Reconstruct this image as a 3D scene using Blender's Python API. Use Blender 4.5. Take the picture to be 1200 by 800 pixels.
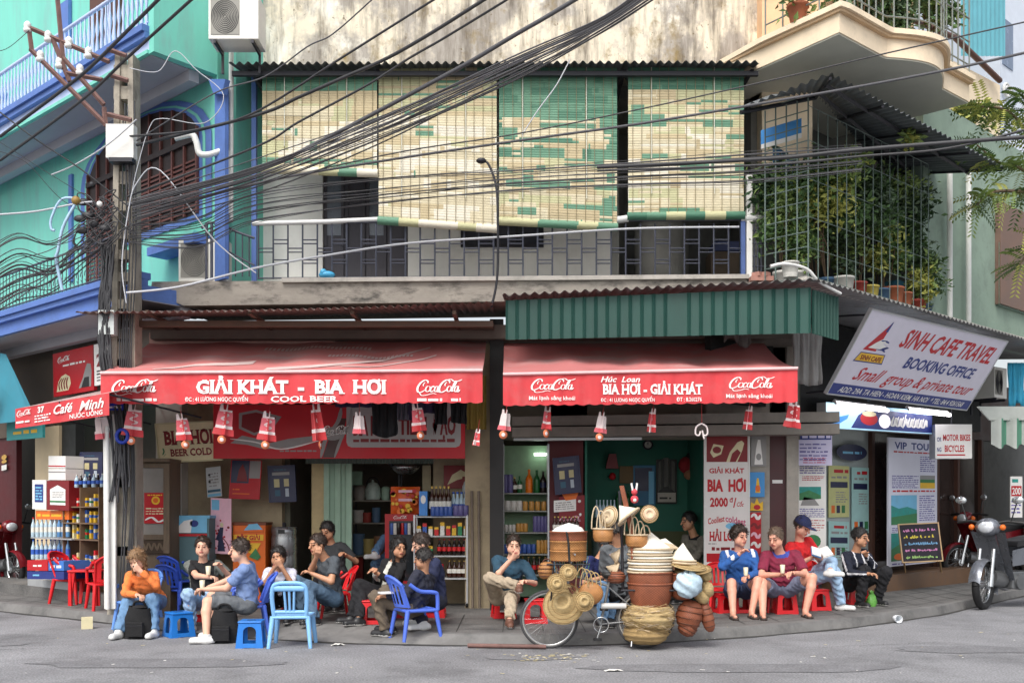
import bpy, bmesh, math, random
import numpy as np
from mathutils import Vector, Matrix, noise as mnoise
random.seed(7); np.random.seed(7)
for _o in list(bpy.data.objects): bpy.data.objects.remove(_o)
SC = bpy.context.scene
COL = SC.collection
R = math.radians
# ------------------------------------------------------------- camera
F = 1166.7                       # focal length in photo pixels (35 mm on a 36 mm sensor, 1200 px)
EYE = 1.6; HOR = 594.0           # eye height, horizon row
cam = bpy.data.cameras.new('camera'); cam.lens = 35.0; cam.sensor_width = 36.0
cam.shift_y = (HOR - 400.0) / 1200.0
cam.clip_start = 0.1; cam.clip_end = 2000.0
camo = bpy.data.objects.new('camera', cam); COL.objects.link(camo)
camo.location = (0, 0, EYE); camo.rotation_euler = (R(90), 0, 0)
SC.camera = camo
# ------------------------------------------------------------- overcast daylight
SUN_EL, SUN_AZ = 52.0, 200.0     # azimuth clockwise from +Y
w = bpy.data.worlds.new('World'); SC.world = w; w.use_nodes = True
nt = w.node_tree; nt.nodes.clear()
sky = nt.nodes.new('ShaderNodeTexSky'); sky.sky_type = 'NISHITA'; sky.sun_disc = False
sky.sun_elevation = R(SUN_EL); sky.sun_rotation = R(SUN_AZ)
sky.air_density = 1.2; sky.dust_density = 4.0; sky.ozone_density = 1.0
hs = nt.nodes.new('ShaderNodeHueSaturation'); hs.inputs['Saturation'].default_value = 0.35
bg = nt.nodes.new('ShaderNodeBackground'); bg.inputs['Strength'].default_value = 0.15
wo = nt.nodes.new('ShaderNodeOutputWorld')
nt.links.new(sky.outputs[0], hs.inputs['Color']); nt.links.new(hs.outputs[0], bg.inputs['Color'])
nt.links.new(bg.outputs[0], wo.inputs['Surface'])
sl = bpy.data.lights.new('sun', 'SUN'); sl.energy = 1.3; sl.angle = R(28); sl.color = (1.0, 0.96, 0.9)
so = bpy.data.objects.new('sun', sl); COL.objects.link(so)
sd = Vector((math.sin(R(SUN_AZ)) * math.cos(R(SUN_EL)), math.cos(R(SUN_AZ)) * math.cos(R(SUN_EL)), math.sin(R(SUN_EL))))
so.rotation_euler = sd.to_track_quat('Z', 'Y').to_euler(); so.location = sd * 60
SC.view_settings.view_transform = 'Standard'; SC.view_settings.look = 'None'
SC.view_settings.gamma = 1.0; SC.view_settings.use_curve_mapping = False
SC.view_settings.exposure = 0.52
SC.cycles.max_bounces = 6; SC.cycles.diffuse_bounces = 4; SC.cycles.glossy_bounces = 2
SC.cycles.transmission_bounces = 4; SC.cycles.transparent_max_bounces = 8
SC.cycles.use_denoising = True; SC.cycles.caustics_reflective = False; SC.cycles.caustics_refractive = False

# ------------------------------------------------------------- helpers
def P(px, py, Y):
 return Vector(((px - 600.0) / F * Y, Y, EYE - (py - HOR) / F * Y))

KERB = [(-34, 30), (-18.6, 21.7), (-12.07, 17.6), (-7.9, 15.35), (-5.95, 14.05), (-4.42, 12.9), (-3.12, 12.15),
  (-1.8, 11.7), (-0.6, 11.55), (0.8, 11.55), (1.93, 11.85), (3.2, 12.45), (4.53, 13.25), (6.35, 14.8), (9.2, 17.95), (14.7, 24.6), (21, 30.6), (34, 42)]
_kx = [k[0] for k in KERB]; _ky = [k[1] for k in KERB]
def kerb_y(x): return float(np.interp(x, _kx, _ky))
def kerb_w(x):                   # the kerb melts into a ramp in front of the left bar
 return 0.05 + 0.55 * max(0.0, 1 - abs((x + 2.7) / 1.9) ** 4)
PAVE = 0.12
def gz(x, y):
 d = y - kerb_y(x)
 return PAVE * min(1.0, max(0.0, d / kerb_w(x)))
def G(px, py):                   # ground point seen at a photo pixel
 Y = 12.0
 for _ in range(60):
  z = gz((px - 600) / F * Y, Y)
  Y2 = (EYE - z) * F / (py - HOR); Y = 0.5 * (Y + Y2)
 return Vector(((px - 600) / F * Y, Y, gz((px - 600) / F * Y, Y)))

class Fr:                        # layout frame: (a, b, c) -> o + a*ux + b*uy + c*n
 def __init__(s, o, ux, uy, n=None):
  s.o = Vector(o); s.ux = Vector(ux); s.uy = Vector(uy)
  s.n = Vector(n) if n is not None else s.ux.cross(s.uy).normalized() * -1
 def __call__(s, a, b, c=0.0): return s.o + s.ux * a + s.uy * b + s.n * c
def front(Y):                    # a wall facing the street at depth Y, laid out in photo pixels
 return Fr(P(0, 0, Y), (Y / F, 0, 0), (0, 0, -Y / F), (0, -1, 0))
def quadfr(tl, tr, bl, W, H):    # a board given by three corners, laid out W x H
 tl, tr, bl = Vector(tl), Vector(tr), Vector(bl)
 n = (tr - tl).cross(bl - tl).normalized()
 if n.y > 0: n = -n
 return Fr(tl, (tr - tl) / W, (bl - tl) / H, n)

_txt = {}
def text_geo(s, bold=0.0, serif=False):
 k = (s, bold, serif)
 if k in _txt: return _txt[k]
 c = bpy.data.curves.new('lettering', 'FONT'); c.body = s; c.resolution_u = 2; c.offset = bold
 o = bpy.data.objects.new('lettering', c); COL.objects.link(o)
 m = o.to_mesh()
 v = [(q.co.x, q.co.y) for q in m.vertices]; f = [tuple(p.vertices) for p in m.polygons]
 if serif:
  base = []
  for lvl in (0.0, 0.7):
   segs = []
   for e in m.edges:
    a, b = v[e.vertices[0]], v[e.vertices[1]]
    y = lvl + (-bold if lvl == 0 else bold)
    if abs(a[1] - y) < .035 and abs(b[1] - y) < .035 and .05 < abs(a[0] - b[0]) < .26:
     segs.append((min(a[0], b[0]), max(a[0], b[0]), y))
   base += segs
  for x0, x1, y in set((round(a, 3), round(b, 3), round(c_, 3)) for a, b, c_ in base):
   h = .055 if y < .3 else -.055
   n = len(v); v += [(x0 - .06, y), (x1 + .06, y), (x1 + .06, y + h), (x0 - .06, y + h)]; f.append((n, n + 1, n + 2, n + 3))
 o.to_mesh_clear(); bpy.data.objects.remove(o); bpy.data.curves.remove(c)
 xs = [q[0] for q in v] or [0, 1]
 r = _txt[k] = (v, f, min(xs), max(xs))
 return r

def catmull(pts, n=8):
 pts = [tuple(p) for p in pts]
 if len(pts) < 3: return [Vector(p) for p in pts]
 out = []; q = [pts[0]] + pts + [pts[-1]]
 for i in range(1, len(q) - 2):
  a, b, c, d = [Vector(x) for x in q[i - 1:i + 3]]
  for j in range(n):
   t = j / n
   out.append(.5 * ((2 * b) + (c - a) * t + (2 * a - 5 * b + 4 * c - d) * t * t + (3 * b - a - 3 * c + d) * t ** 3))
 out.append(Vector(pts[-1])); return out

class MB:
 """gathers shapes, links them as ONE mesh object"""
 def __init__(s, mat=None):
  s.v = []; s.f = []; s.m = []; s.sm = []; s.mats = []; s.T = None; s.cur = 0
  if mat is not None: s.use(mat)
 def use(s, mat):
  if mat not in s.mats: s.mats.append(mat)
  s.cur = s.mats.index(mat); return s
 def add(s, vs, fs, mat=None, smooth=False):
  if mat is not None: s.use(mat)
  n = len(s.v)
  if s.T is not None: vs = [s.T @ Vector(q) for q in vs]
  s.v.extend([tuple(q) for q in vs])
  for f in fs: s.f.append(tuple(i + n for i in f)); s.m.append(s.cur); s.sm.append(smooth)
  return s
 def box(s, c, d, mat=None, rz=0.0, M=None, taper=1.0):
  hx, hy, hz = d[0] / 2, d[1] / 2, d[2] / 2
  vs = [Vector((x * (taper if z > 0 else 1), y * (taper if z > 0 else 1), z)) for z in (-hz, hz) for x, y in ((-hx, -hy), (hx, -hy), (hx, hy), (-hx, hy))]
  if M is not None: vs = [M @ q for q in vs]
  if rz: vs = [Matrix.Rotation(rz, 3, 'Z') @ q for q in vs]
  vs = [q + Vector(c) for q in vs]
  return s.add(vs, [(0, 3, 2, 1), (4, 5, 6, 7), (0, 1, 5, 4), (1, 2, 6, 5), (2, 3, 7, 6), (3, 0, 4, 7)], mat)
 def b6(s, x0, x1, y0, y1, z0, z1, mat=None):
  return s.box(((x0 + x1) / 2, (y0 + y1) / 2, (z0 + z1) / 2), (abs(x1 - x0), abs(y1 - y0), abs(z1 - z0)), mat)
 def poly(s, pts, mat=None): return s.add(pts, [tuple(range(len(pts)))], mat)
 def prism(s, pts, dv, mat=None, smooth=False):
  n = len(pts); dv = Vector(dv); a = [Vector(p) for p in pts]; b = [p + dv for p in a]
  s.add(a + b, [tuple(range(n))[::-1], tuple(range(n, 2 * n))], mat)
  return s.add(a + b, [(i, (i + 1) % n, n + (i + 1) % n, n + i) for i in range(n)], mat, smooth)
 def tube(s, pts, r, n=6, mat=None, smooth=True, caps=True, flat=1.0):
  pts = [Vector(p) for p in pts]; k = len(pts)
  rs = r if isinstance(r, (list, tuple)) else [r] * k
  vs = []; up = None
  for i, p in enumerate(pts):
   t = (pts[min(i + 1, k - 1)] - pts[max(i - 1, 0)])
   if t.length < 1e-9: t = Vector((0, 0, 1))
   t.normalize()
   if up is None:
    up = t.cross(Vector((0, 1, 0)))
    if up.length < .2: up = t.cross(Vector((1, 0, 0)))
   u = (up - t * up.dot(t))
   if u.length < 1e-6: u = t.orthogonal()
   u.normalize(); up = u; q = t.cross(u)
   for j in range(n):
    a = 2 * math.pi * j / n
    vs.append(p + (u * math.cos(a) + q * math.sin(a) * flat) * rs[i])
  fs = [(i * n + j, i * n + (j + 1) % n, (i + 1) * n + (j + 1) % n, (i + 1) * n + j) for i in range(k - 1) for j in range(n)]
  s.add(vs, fs, mat, smooth)
  if caps: s.add(vs[:n] + vs[-n:], [tuple(range(n))[::-1], tuple(range(n, 2 * n))], mat)
  return s
 def lathe(s, prof, c=(0, 0, 0), n=14, mat=None, M=None, smooth=True, caps=True, wob=0.0):
  vs = []
  for r, z in prof:
   for j in range(n):
    a = 2 * math.pi * j / n
    q = Vector((r * math.cos(a), r * math.sin(a), z))
    if wob: q *= 1 + wob * math.sin(3 * a + z * 20)
    if M is not None: q = M @ q
    vs.append(q + Vector(c))
  k = len(prof)
  s.add(vs, [(i * n + j, i * n + (j + 1) % n, (i + 1) * n + (j + 1) % n, (i + 1) * n + j) for i in range(k - 1) for j in range(n)], mat, smooth)
  if caps:
   if prof[0][0] > 1e-4: s.add(vs[:n], [tuple(range(n))[::-1]], mat)
   if prof[-1][0] > 1e-4: s.add(vs[-n:], [tuple(range(n))], mat)
  return s
 def ball(s, c, r, mat=None, n=10, sc=(1, 1, 1), M=None):
  prof = [(math.sin(math.pi * i / (n // 2 + 2)), -math.cos(math.pi * i / (n // 2 + 2))) for i in range(n // 2 + 3)]
  S = Matrix.Diagonal(Vector(sc) * r)
  return s.lathe([(max(a, 1e-5), b) for a, b in prof], c, n, mat, (M @ S) if M is not None else S, caps=False)
 def grid(s, fn, nu, nv, mat=None, smooth=True):
  vs = [fn(i / nu, j / nv) for j in range(nv + 1) for i in range(nu + 1)]
  w_ = nu + 1
  return s.add(vs, [(j * w_ + i, j * w_ + i + 1, (j + 1) * w_ + i + 1, (j + 1) * w_ + i) for j in range(nv) for i in range(nu)], mat, smooth)
 # --- in a layout frame
 def rect(s, fr, x0, y0, x1, y1, c=0.0, mat=None):
  return s.poly([fr(x0, y0, c), fr(x1, y0, c), fr(x1, y1, c), fr(x0, y1, c)], mat)
 def slab(s, fr, x0, y0, x1, y1, c0=-.01, c1=.01, mat=None):
  return s.prism([fr(x0, y0, c0), fr(x1, y0, c0), fr(x1, y1, c0), fr(x0, y1, c0)], fr.n * (c1 - c0), mat)
 def shape(s, fr, pts, c=0.0, mat=None): return s.poly([fr(a, b, c) for a, b in pts], mat)
 def disc(s, fr, x, y, rx, ry=None, c=0.0, mat=None, n=14):
  ry = rx if ry is None else ry
  return s.shape(fr, [(x + rx * math.cos(2 * math.pi * i / n), y + ry * math.sin(2 * math.pi * i / n)) for i in range(n)], c, mat)
 def text(s, fr, t, x0, x1, yt, yb, c=.004, mat=None, bold=0.02, serif=False, shear=0.0, slope=0.0, fn=None, arc=0.0):
  v, f, a, b = text_geo(t, bold, serif)
  kx = (x1 - x0) / max(b - a, 1e-6); ky = (yb - yt) / .7; out = []
  for x, y in v:
   X = x0 + (x - a) * kx + y * ky * shear; u = (X - x0) / max(x1 - x0, 1e-6)
   Yy = yb - y * ky + slope * u - arc * math.sin(math.pi * min(1, max(0, u)))
   out.append(fr(X, Yy, c + (fn(X, Yy) if fn else 0)))
  return s.add(out, f, mat)
 def stroke(s, fr, pts, wd, c=.004, mat=None, fn=None, n=6):
  q = catmull([(p[0], p[1], 0) for p in pts], n); k = len(q); vs = []
  for i, p in enumerate(q):
   t = q[min(i + 1, k - 1)] - q[max(i - 1, 0)]; t = t.normalized() if t.length > 1e-9 else Vector((1, 0, 0))
   u = i / (k - 1); ww = wd * (.45 + .75 * abs(t.y) ** 1.2) * (.35 + .65 * min(1, 6 * u, 6 * (1 - u)))
   nn = Vector((-t.y, t.x, 0)) * ww * .5
   for e in (p + nn, p - nn): vs.append(fr(e.x, e.y, c + (fn(e.x, e.y) if fn else 0)))
  return s.add(vs, [(2 * i, 2 * i + 1, 2 * i + 3, 2 * i + 2) for i in range(k - 1)], mat)
 def wordmark(s, fr, x0, y0, x1, y1, c=.004, mat=None, fn=None, wd=3.6):
  kx = (x1 - x0) / 100.; ky = (y1 - y0) / 44.
  def S(pts, w_=wd): s.stroke(fr, [(x0 + (x + (30 - y) * .22) * kx, y0 + y * ky) for x, y in pts], w_ * ky, c, mat, fn)
  def O(cx, cy, rx, ry): S([(cx + rx * math.cos(t), cy + ry * math.sin(t)) for t in [R(-60 - 45 * i) for i in range(10)]], wd * .8)
  for dx in (0, 49):
   S([(22 + dx, 11), (20 + dx, 5), (13 + dx, 3), (5 + dx, 10), (1 + dx, 22), (4 + dx, 32), (11 + dx, 33), (21 + dx, 26)], wd * 1.25)
   S([(15 + dx, 8), (12 + dx, 14), (14 + dx, 18)], wd * .6)
  S([(7, 33), (14, 41), (26, 40), (38, 36), (47, 38)], wd * .8)
  S([(63, 3), (72, 1), (80, 6), (90, 5), (97, 1)], wd * .9)
  O(25, 25, 5, 7); S([(38, 21), (36, 18), (32, 21), (31, 28), (34, 32), (39, 28)])
  O(44, 25, 4, 7); S([(48, 18), (47, 28), (49, 32), (52, 28)]); S([(50, 22), (54, 21.5)], wd * .9)
  O(73, 25, 4.5, 7); S([(79, 27), (84, 14), (85, 6), (82, 8), (80, 22), (80, 31), (84, 29)]); O(89, 25, 4, 7); S([(93, 18), (92, 28), (94, 32), (98, 27)])
  return s
 def scribble(s, fr, x0, y0, x1, y1, rows, c=.004, mat=None, fill=.55, rnd=random):
  """rows of unreadable small print"""
  rows = max(1, round(rows * 1.35)); h = (y1 - y0) / rows
  for r_ in range(rows):
   x = x0; yb = y0 + h * (r_ + .5 + fill / 2); end = x1 - rnd.random() * .25 * (x1 - x0) * (rnd.random() < .4)
   while x < end:
    wl = min((.6 + 1.6 * rnd.random()) * h, end - x)
    s.rect(fr, x, yb - h * fill * (.65 + .35 * rnd.random()), x + wl, yb, c, mat); x += wl + h * .3
  return s
 def build(s, name, parent=None, world=False, loc=None, bevel=0.0):
  me = bpy.data.meshes.new(name)
  vs = s.v
  if world and parent is not None:
   Mi = parent.matrix_basis.inverted(); pp = parent.parent
   if pp is not None: Mi = Mi @ pp.matrix_basis.inverted()
   vs = [tuple(Mi @ Vector(q)) for q in vs]
  elif world and loc is not None:
   vs = [tuple(Vector(q) - Vector(loc)) for q in vs]
  me.from_pydata(vs, [], s.f); 
  for m_ in s.mats: me.materials.append(m_)
  me.polygons.foreach_set('material_index', s.m); me.polygons.foreach_set('use_smooth', s.sm); me.update()
  o = bpy.data.objects.new(name, me); COL.objects.link(o)
  if parent is not None: o.parent = parent
  elif loc is not None: o.location = loc
  if bevel:
   b = o.modifiers.new('bevel', 'BEVEL'); b.width = bevel; b.segments = 2; b.limit_method = 'ANGLE'; b.angle_limit = R(40)
  return o

def tag(o, label=None, cat=None, group=None, kind=None):
 if label: o['label'] = label
 if cat: o['category'] = cat
 if group: o['group'] = group
 if kind: o['kind'] = kind
 return o
def thing(name, label, cat, loc=(0, 0, 0), rz=0.0, group=None):
 o = bpy.data.objects.new(name, None); COL.objects.link(o); o.empty_display_size = .1
 o.location = loc; o.rotation_euler = (0, 0, rz)
 return tag(o, label, cat, group)
def one(mb, name, label, cat, loc=None, group=None, world=True, bevel=0.0):
 return tag(mb.build(name, None, world, loc, bevel), label, cat, group)
def dup(root, loc=None, rz=None, label=None, group=None, mats=None, scale=None):
 def cp(o, par):
  c = o.copy(); COL.objects.link(c)
  if par is not None: c.parent = par
  if mats and c.type == 'MESH':
   hit = [(i, mats[m_]) for i, m_ in enumerate(c.data.materials) if m_ in mats]
   if hit:
    c.data = c.data.copy()
    for i, m_ in hit: c.data.materials[i] = m_
  for ch in list(o.children): cp(ch, c)
  return c
 r = cp(root, None)
 if loc is not None: r.location = loc
 if rz is not None: r.rotation_euler = (0, 0, rz)
 if scale is not None: r.scale = scale if isinstance(scale, (tuple, list)) else (scale,) * 3
 if label: r['label'] = label
 if group: r['group'] = group
 return r

# ------------------------------------------------------------- materials
_m = {}
def mat(name, col, rough=.65, var=.18, scale=6.0, metal=0.0, bump=0.0, bscale=40.0, emit=0.0, dirt=0.0, dcol=(.05, .045, .04), dscale=2.2, alpha=1.0, spec=.5, trans=0.0, stretch=None, speck=0.0, weave=0):
 if name in _m: return _m[name]
 m = bpy.data.materials.new(name); m.use_nodes = True; n = m.node_tree.nodes; L = m.node_tree.links
 b = n['Principled BSDF']; col = tuple(col) + (1.0,)
 b.inputs['Roughness'].default_value = rough; b.inputs['Metallic'].default_value = metal
 b.inputs['Specular IOR Level'].default_value = spec
 src = None
 if var or dirt or bump:
  tc = n.new('ShaderNodeTexCoord'); co = tc.outputs['Object']
  if stretch:
   mp = n.new('ShaderNodeMapping'); mp.inputs['Scale'].default_value = stretch; L.new(co, mp.inputs['Vector']); co = mp.outputs[0]
 if var:
  nz = n.new('ShaderNodeTexNoise'); nz.inputs['Scale'].default_value = scale; nz.inputs['Detail'].default_value = 6; nz.inputs['Roughness'].default_value = .65
  L.new(co, nz.inputs['Vector'])
  mr = n.new('ShaderNodeMapRange'); mr.inputs[1].default_value = .28; mr.inputs[2].default_value = .72
  mr.inputs[3].default_value = 1 - var; mr.inputs[4].default_value = 1 + var * .8; L.new(nz.outputs[0], mr.inputs[0])
  mx = n.new('ShaderNodeVectorMath'); mx.operation = 'MULTIPLY'; mx.inputs[0].default_value = col[:3]
  L.new(mr.outputs[0], mx.inputs[1]); src = mx.outputs[0]
  r2 = n.new('ShaderNodeMapRange'); r2.inputs[1].default_value = .3; r2.inputs[2].default_value = .7
  r2.inputs[3].default_value = max(.05, rough - .12); r2.inputs[4].default_value = min(1, rough + .12); L.new(nz.outputs[0], r2.inputs[0]); L.new(r2.outputs[0], b.inputs['Roughness'])
 if dirt:
  n2 = n.new('ShaderNodeTexNoise'); n2.inputs['Scale'].default_value = dscale; n2.inputs['Detail'].default_value = 9; n2.inputs['Roughness'].default_value = .72
  L.new(co, n2.inputs['Vector'])
  rp = n.new('ShaderNodeMapRange'); rp.inputs[1].default_value = .5; rp.inputs[2].default_value = .68; rp.inputs[3].default_value = 0; rp.inputs[4].default_value = dirt
  L.new(n2.outputs[0], rp.inputs[0])
  mm = n.new('ShaderNodeMix'); mm.data_type = 'RGBA'; L.new(rp.outputs[0], mm.inputs[0])
  if src is not None: L.new(src, mm.inputs[6])
  else: mm.inputs[6].default_value = col
  mm.inputs[7].default_value = tuple(dcol) + (1,); src = mm.outputs[2]
 if src is not None: L.new(src, b.inputs['Base Color'])
 else: b.inputs['Base Color'].default_value = col
 if speck:
  n4 = n.new('ShaderNodeTexNoise'); n4.inputs['Scale'].default_value = 48; n4.inputs['Detail'].default_value = 3; L.new(co, n4.inputs['Vector']); m4 = n.new('ShaderNodeMapRange'); m4.inputs[1].default_value = .35; m4.inputs[2].default_value = .65; m4.inputs[3].default_value = 1 - speck; m4.inputs[4].default_value = 1 + speck; L.new(n4.outputs[0], m4.inputs[0]); v4 = n.new('ShaderNodeVectorMath'); v4.operation = 'MULTIPLY'; L.new(src, v4.inputs[0]); L.new(m4.outputs[0], v4.inputs[1]); src = v4.outputs[0]; L.new(src, b.inputs['Base Color'])
 if weave:
  sp = n.new('ShaderNodeSeparateXYZ'); L.new(co, sp.inputs[0])
  def mt_(op, a, c=None):
   q = n.new('ShaderNodeMath'); q.operation = op; L.new(a, q.inputs[0])
   if c is not None:
    if isinstance(c, (int, float)): q.inputs[1].default_value = c
    else: L.new(c, q.inputs[1])
   return q.outputs[0]
  wv_ = mt_('MULTIPLY', mt_('SINE', mt_('MULTIPLY', mt_('ARCTAN2', sp.outputs[1], sp.outputs[0]), weave)), mt_('SINE', mt_('MULTIPLY', sp.outputs[2], 230.0)))
  m4 = n.new('ShaderNodeMapRange'); m4.inputs[1].default_value = -.6; m4.inputs[2].default_value = .6; m4.inputs[3].default_value = .68; m4.inputs[4].default_value = 1.12; L.new(wv_, m4.inputs[0]); v4 = n.new('ShaderNodeVectorMath'); v4.operation = 'MULTIPLY'; L.new(src, v4.inputs[0]); L.new(m4.outputs[0], v4.inputs[1]); src = v4.outputs[0]; L.new(src, b.inputs['Base Color'])
 if bump:
  n3 = n.new('ShaderNodeTexNoise'); n3.inputs['Scale'].default_value = bscale; n3.inputs['Detail'].default_value = 5; L.new(co, n3.inputs['Vector'])
  bp = n.new('ShaderNodeBump'); bp.inputs['Strength'].default_value = min(1, bump); bp.inputs['Distance'].default_value = .02 * bump
  L.new(n3.outputs[0], bp.inputs['Height']); L.new(bp.outputs[0], b.inputs['Normal'])
 if emit: b.inputs['Emission Color'].default_value = col; b.inputs['Emission Strength'].default_value = emit
 if alpha < 1: b.inputs['Alpha'].default_value = alpha
 if trans: b.inputs['Transmission Weight'].default_value = trans
 m.diffuse_color = col; _m[name] = m
 return m
def c255(r, g, b):               # an sRGB colour as base colour
 return tuple(((x / 255 + .055) / 1.055) ** 2.4 if x > 10 else x / 255 / 12.92 for x in (r, g, b))
# ------------------------------------------------------------- palettes
ASPH = mat('asphalt', (.25, .25, .262), .85, .24, .8, bump=.6, bscale=60, dirt=.75, dcol=(.125, .125, .13), dscale=.7, speck=.3)
PAVM = mat('pavement_concrete', (.15, .145, .14), .85, .25, 2.0, bump=.3, bscale=30, dirt=.6, dcol=(.06, .06, .06), dscale=1.3, speck=.2)
KRB = mat('kerb_stone', (.19, .185, .18), .85, .25, 4, bump=.3, dirt=.6, dcol=(.05, .05, .05))
JOINT = mat('joint_dirt', (.05, .048, .045), .95, .3, 10)
TEAL = mat('teal_paint', c255(122, 208, 190), .65, .1, 1.5, dirt=.5, dcol=(.24, .40, .38), dscale=1.8, stretch=(1.8, 1.8, .4))
TEALD = mat('teal_soffit', c255(165, 165, 172), .8, .08, 2)
BLUE = mat('blue_trim', c255(92, 124, 192), .55, .14, 4, dirt=.35, dcol=(.06, .1, .25), dscale=3)
LAV = mat('lavender_trim', c255(190, 205, 240), .6, .08, 4)
CREAM = mat('cream_plaster', c255(246, 226, 196), .75, .1, 2, dirt=.25, dcol=(.35, .28, .2))
WHITE = mat('white_wall', c255(240, 239, 234), .7, .06, 2, dirt=.2, dcol=(.4, .38, .34))
GREYW = mat('grey_wall', c255(140, 140, 136), .8, .2, 2, dirt=.5, dcol=(.1, .1, .1))
BEIGE = mat('beige_wall', c255(172, 156, 128), .8, .18, 2, dirt=.4, dcol=(.12, .1, .08))
BROWN = mat('brown_wood', c255(92, 58, 46), .55, .25, 6, stretch=(6, 6, 1))
DARKB = mat('dark_brown', c255(48, 36, 34), .6, .2, 5)
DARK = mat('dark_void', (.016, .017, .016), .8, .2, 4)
ROOMG = mat('room_green', c255(46, 112, 94), .7, .15, 2)
ROOMD = mat('room_dark', c255(122, 120, 106), .85, .3, 2)
CONC = mat('slab_concrete', c255(168, 160, 150), .85, .2, 3, bump=.4, bscale=20, dirt=.95, dcol=(.07, .066, .06), dscale=2.2, stretch=(1, 1, 2.5))
TIN = mat('tin_grey', c255(150, 152, 152), .5, .18, 3, metal=.4, dirt=.5, dcol=(.15, .12, .1))
TINRUST = mat('tin_rust', c255(116, 98, 92), .65, .25, 4, dirt=.6, dcol=(.10, .05, .035))
TINDARK = mat('tin_dark', c255(112, 118, 122), .6, .2, 3, metal=.2, dirt=.4, dcol=(.07, .07, .07))
TINGRN = mat('tin_green', c255(35, 76, 68), .5, .22, 2.5, dirt=.3, dcol=(.02, .08, .065), stretch=(1, 1, .35))
IRON = mat('iron_blue', c255(76, 79, 92), .5, .2, 12)
IROND = mat('iron_dark', c255(52, 52, 58), .5, .25, 12, metal=.3)
STEEL = mat('steel', c255(190, 192, 194), .3, .12, 8, metal=.85)
ALU = mat('aluminium', c255(196, 198, 200), .4, .1, 8, metal=.5)
WPAINT = mat('white_paint', c255(232, 232, 228), .45, .08, 6, dirt=.2, dcol=(.4, .38, .33))
GGREEN = mat('grey_green_wall', c255(142, 162, 146), .75, .14, 2, dirt=.45, dcol=(.14, .18, .15))
PGREEN = mat('pale_green_paint', c255(172, 202, 180), .55, .12, 3)
GLASS = mat('glass_dark', (.03, .035, .04), .08, .0)
GLZ = mat('pale_glass', (.42, .47, .46), .12, .12, 3)
BLACK = mat('black_rubber', (.012, .012, .013), .6, .2, 10)
BLK2 = mat('black_cable', (.045, .045, .05), .55, .0)

def plaster_mat():
 m = bpy.data.materials.new('weathered_plaster'); m.use_nodes = True; n = m.node_tree.nodes; L = m.node_tree.links; b = n['Principled BSDF']
 b.inputs['Roughness'].default_value = .9
 tc = n.new('ShaderNodeTexCoord'); mp = n.new('ShaderNodeMapping'); mp.inputs['Scale'].default_value = (1, 1, .8); L.new(tc.outputs['Object'], mp.inputs[0])
 def nz(sc, det, vec, off=0):
  q = n.new('ShaderNodeTexNoise'); q.inputs['Scale'].default_value = sc; q.inputs['Detail'].default_value = det; q.inputs['Roughness'].default_value = .68
  mp2 = n.new('ShaderNodeMapping'); mp2.inputs['Location'].default_value = (off, off, off); L.new(vec, mp2.inputs[0]); L.new(mp2.outputs[0], q.inputs['Vector']); return q.outputs[0]
 def ramp(x, a, bb):
  r = n.new('ShaderNodeMapRange'); r.inputs[1].default_value = a; r.inputs[2].default_value = bb; L.new(x, r.inputs[0]); return r.outputs[0]
 def mix(f, a, c):
  q = n.new('ShaderNodeMix'); q.data_type = 'RGBA'; L.new(f, q.inputs[0])
  if isinstance(a, tuple): q.inputs[6].default_value = a + (1,)
  else: L.new(a, q.inputs[6])
  q.inputs[7].default_value = c + (1,); return q.outputs[2]
 st = n.new('ShaderNodeMapping'); st.inputs['Scale'].default_value = (5, 5, .7); L.new(tc.outputs['Object'], st.inputs[0])
 c = mix(ramp(nz(1.1, 8, mp.outputs[0]), .46, .56), c255(234, 222, 200), c255(176, 168, 158))
 c = mix(ramp(nz(1.5, 10, mp.outputs[0], 7.3), .53, .64), c, c255(246, 240, 226))
 c = mix(ramp(nz(2.2, 10, mp.outputs[0], 3.1), .56, .7), c, c255(150, 130, 88))
 c = mix(ramp(nz(1.2, 8, st.outputs[0], 5), .46, .72), c, c255(100, 90, 78))
 c = mix(ramp(nz(14, 6, mp.outputs[0], 1), .62, .7), c, c255(120, 105, 80))
 L.new(c, b.inputs['Base Color'])
 bp = n.new('ShaderNodeBump'); bp.inputs['Strength'].default_value = .5; bp.inputs['Distance'].default_value = .03
 L.new(nz(3, 10, mp.outputs[0]), bp.inputs['Height']); L.new(bp.outputs[0], b.inputs['Normal'])
 return m
PLAST = plaster_mat()

# ------------------------------------------------------------- ground
m = MB(ASPH); S = 400
m.poly([(-S, -S, 0), (S, -S, 0), (S, S, 0), (-S, S, 0)])
tag(m.build('road'), kind='structure')
xs = sorted(set([round(x, 3) for x in np.linspace(-34, 34, 161)] + [k[0] for k in KERB]))
m = MB(PAVM); k2 = MB(KRB)
for a, b in zip(xs[:-1], xs[1:]):
 def sec(x):
  y = kerb_y(x); w_ = kerb_w(x)
  return [Vector((x, y, .002)), Vector((x, y + w_, PAVE)), Vector((x, y + w_ + .16, PAVE + .002)), Vector((x, y + w_ + 1.4, PAVE)), Vector((x, 60, PAVE))]
 A, B = sec(a), sec(b)
 k2.poly([A[0], B[0], B[1], A[1]]); k2.poly([A[1], B[1], B[2], A[2]])
 m.poly([A[2], B[2], B[3], A[3]]); m.poly([A[3], B[3], B[4], A[4]])
m.use(JOINT)                                        # paving joints and cracks, 3 mm sheets
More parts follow.
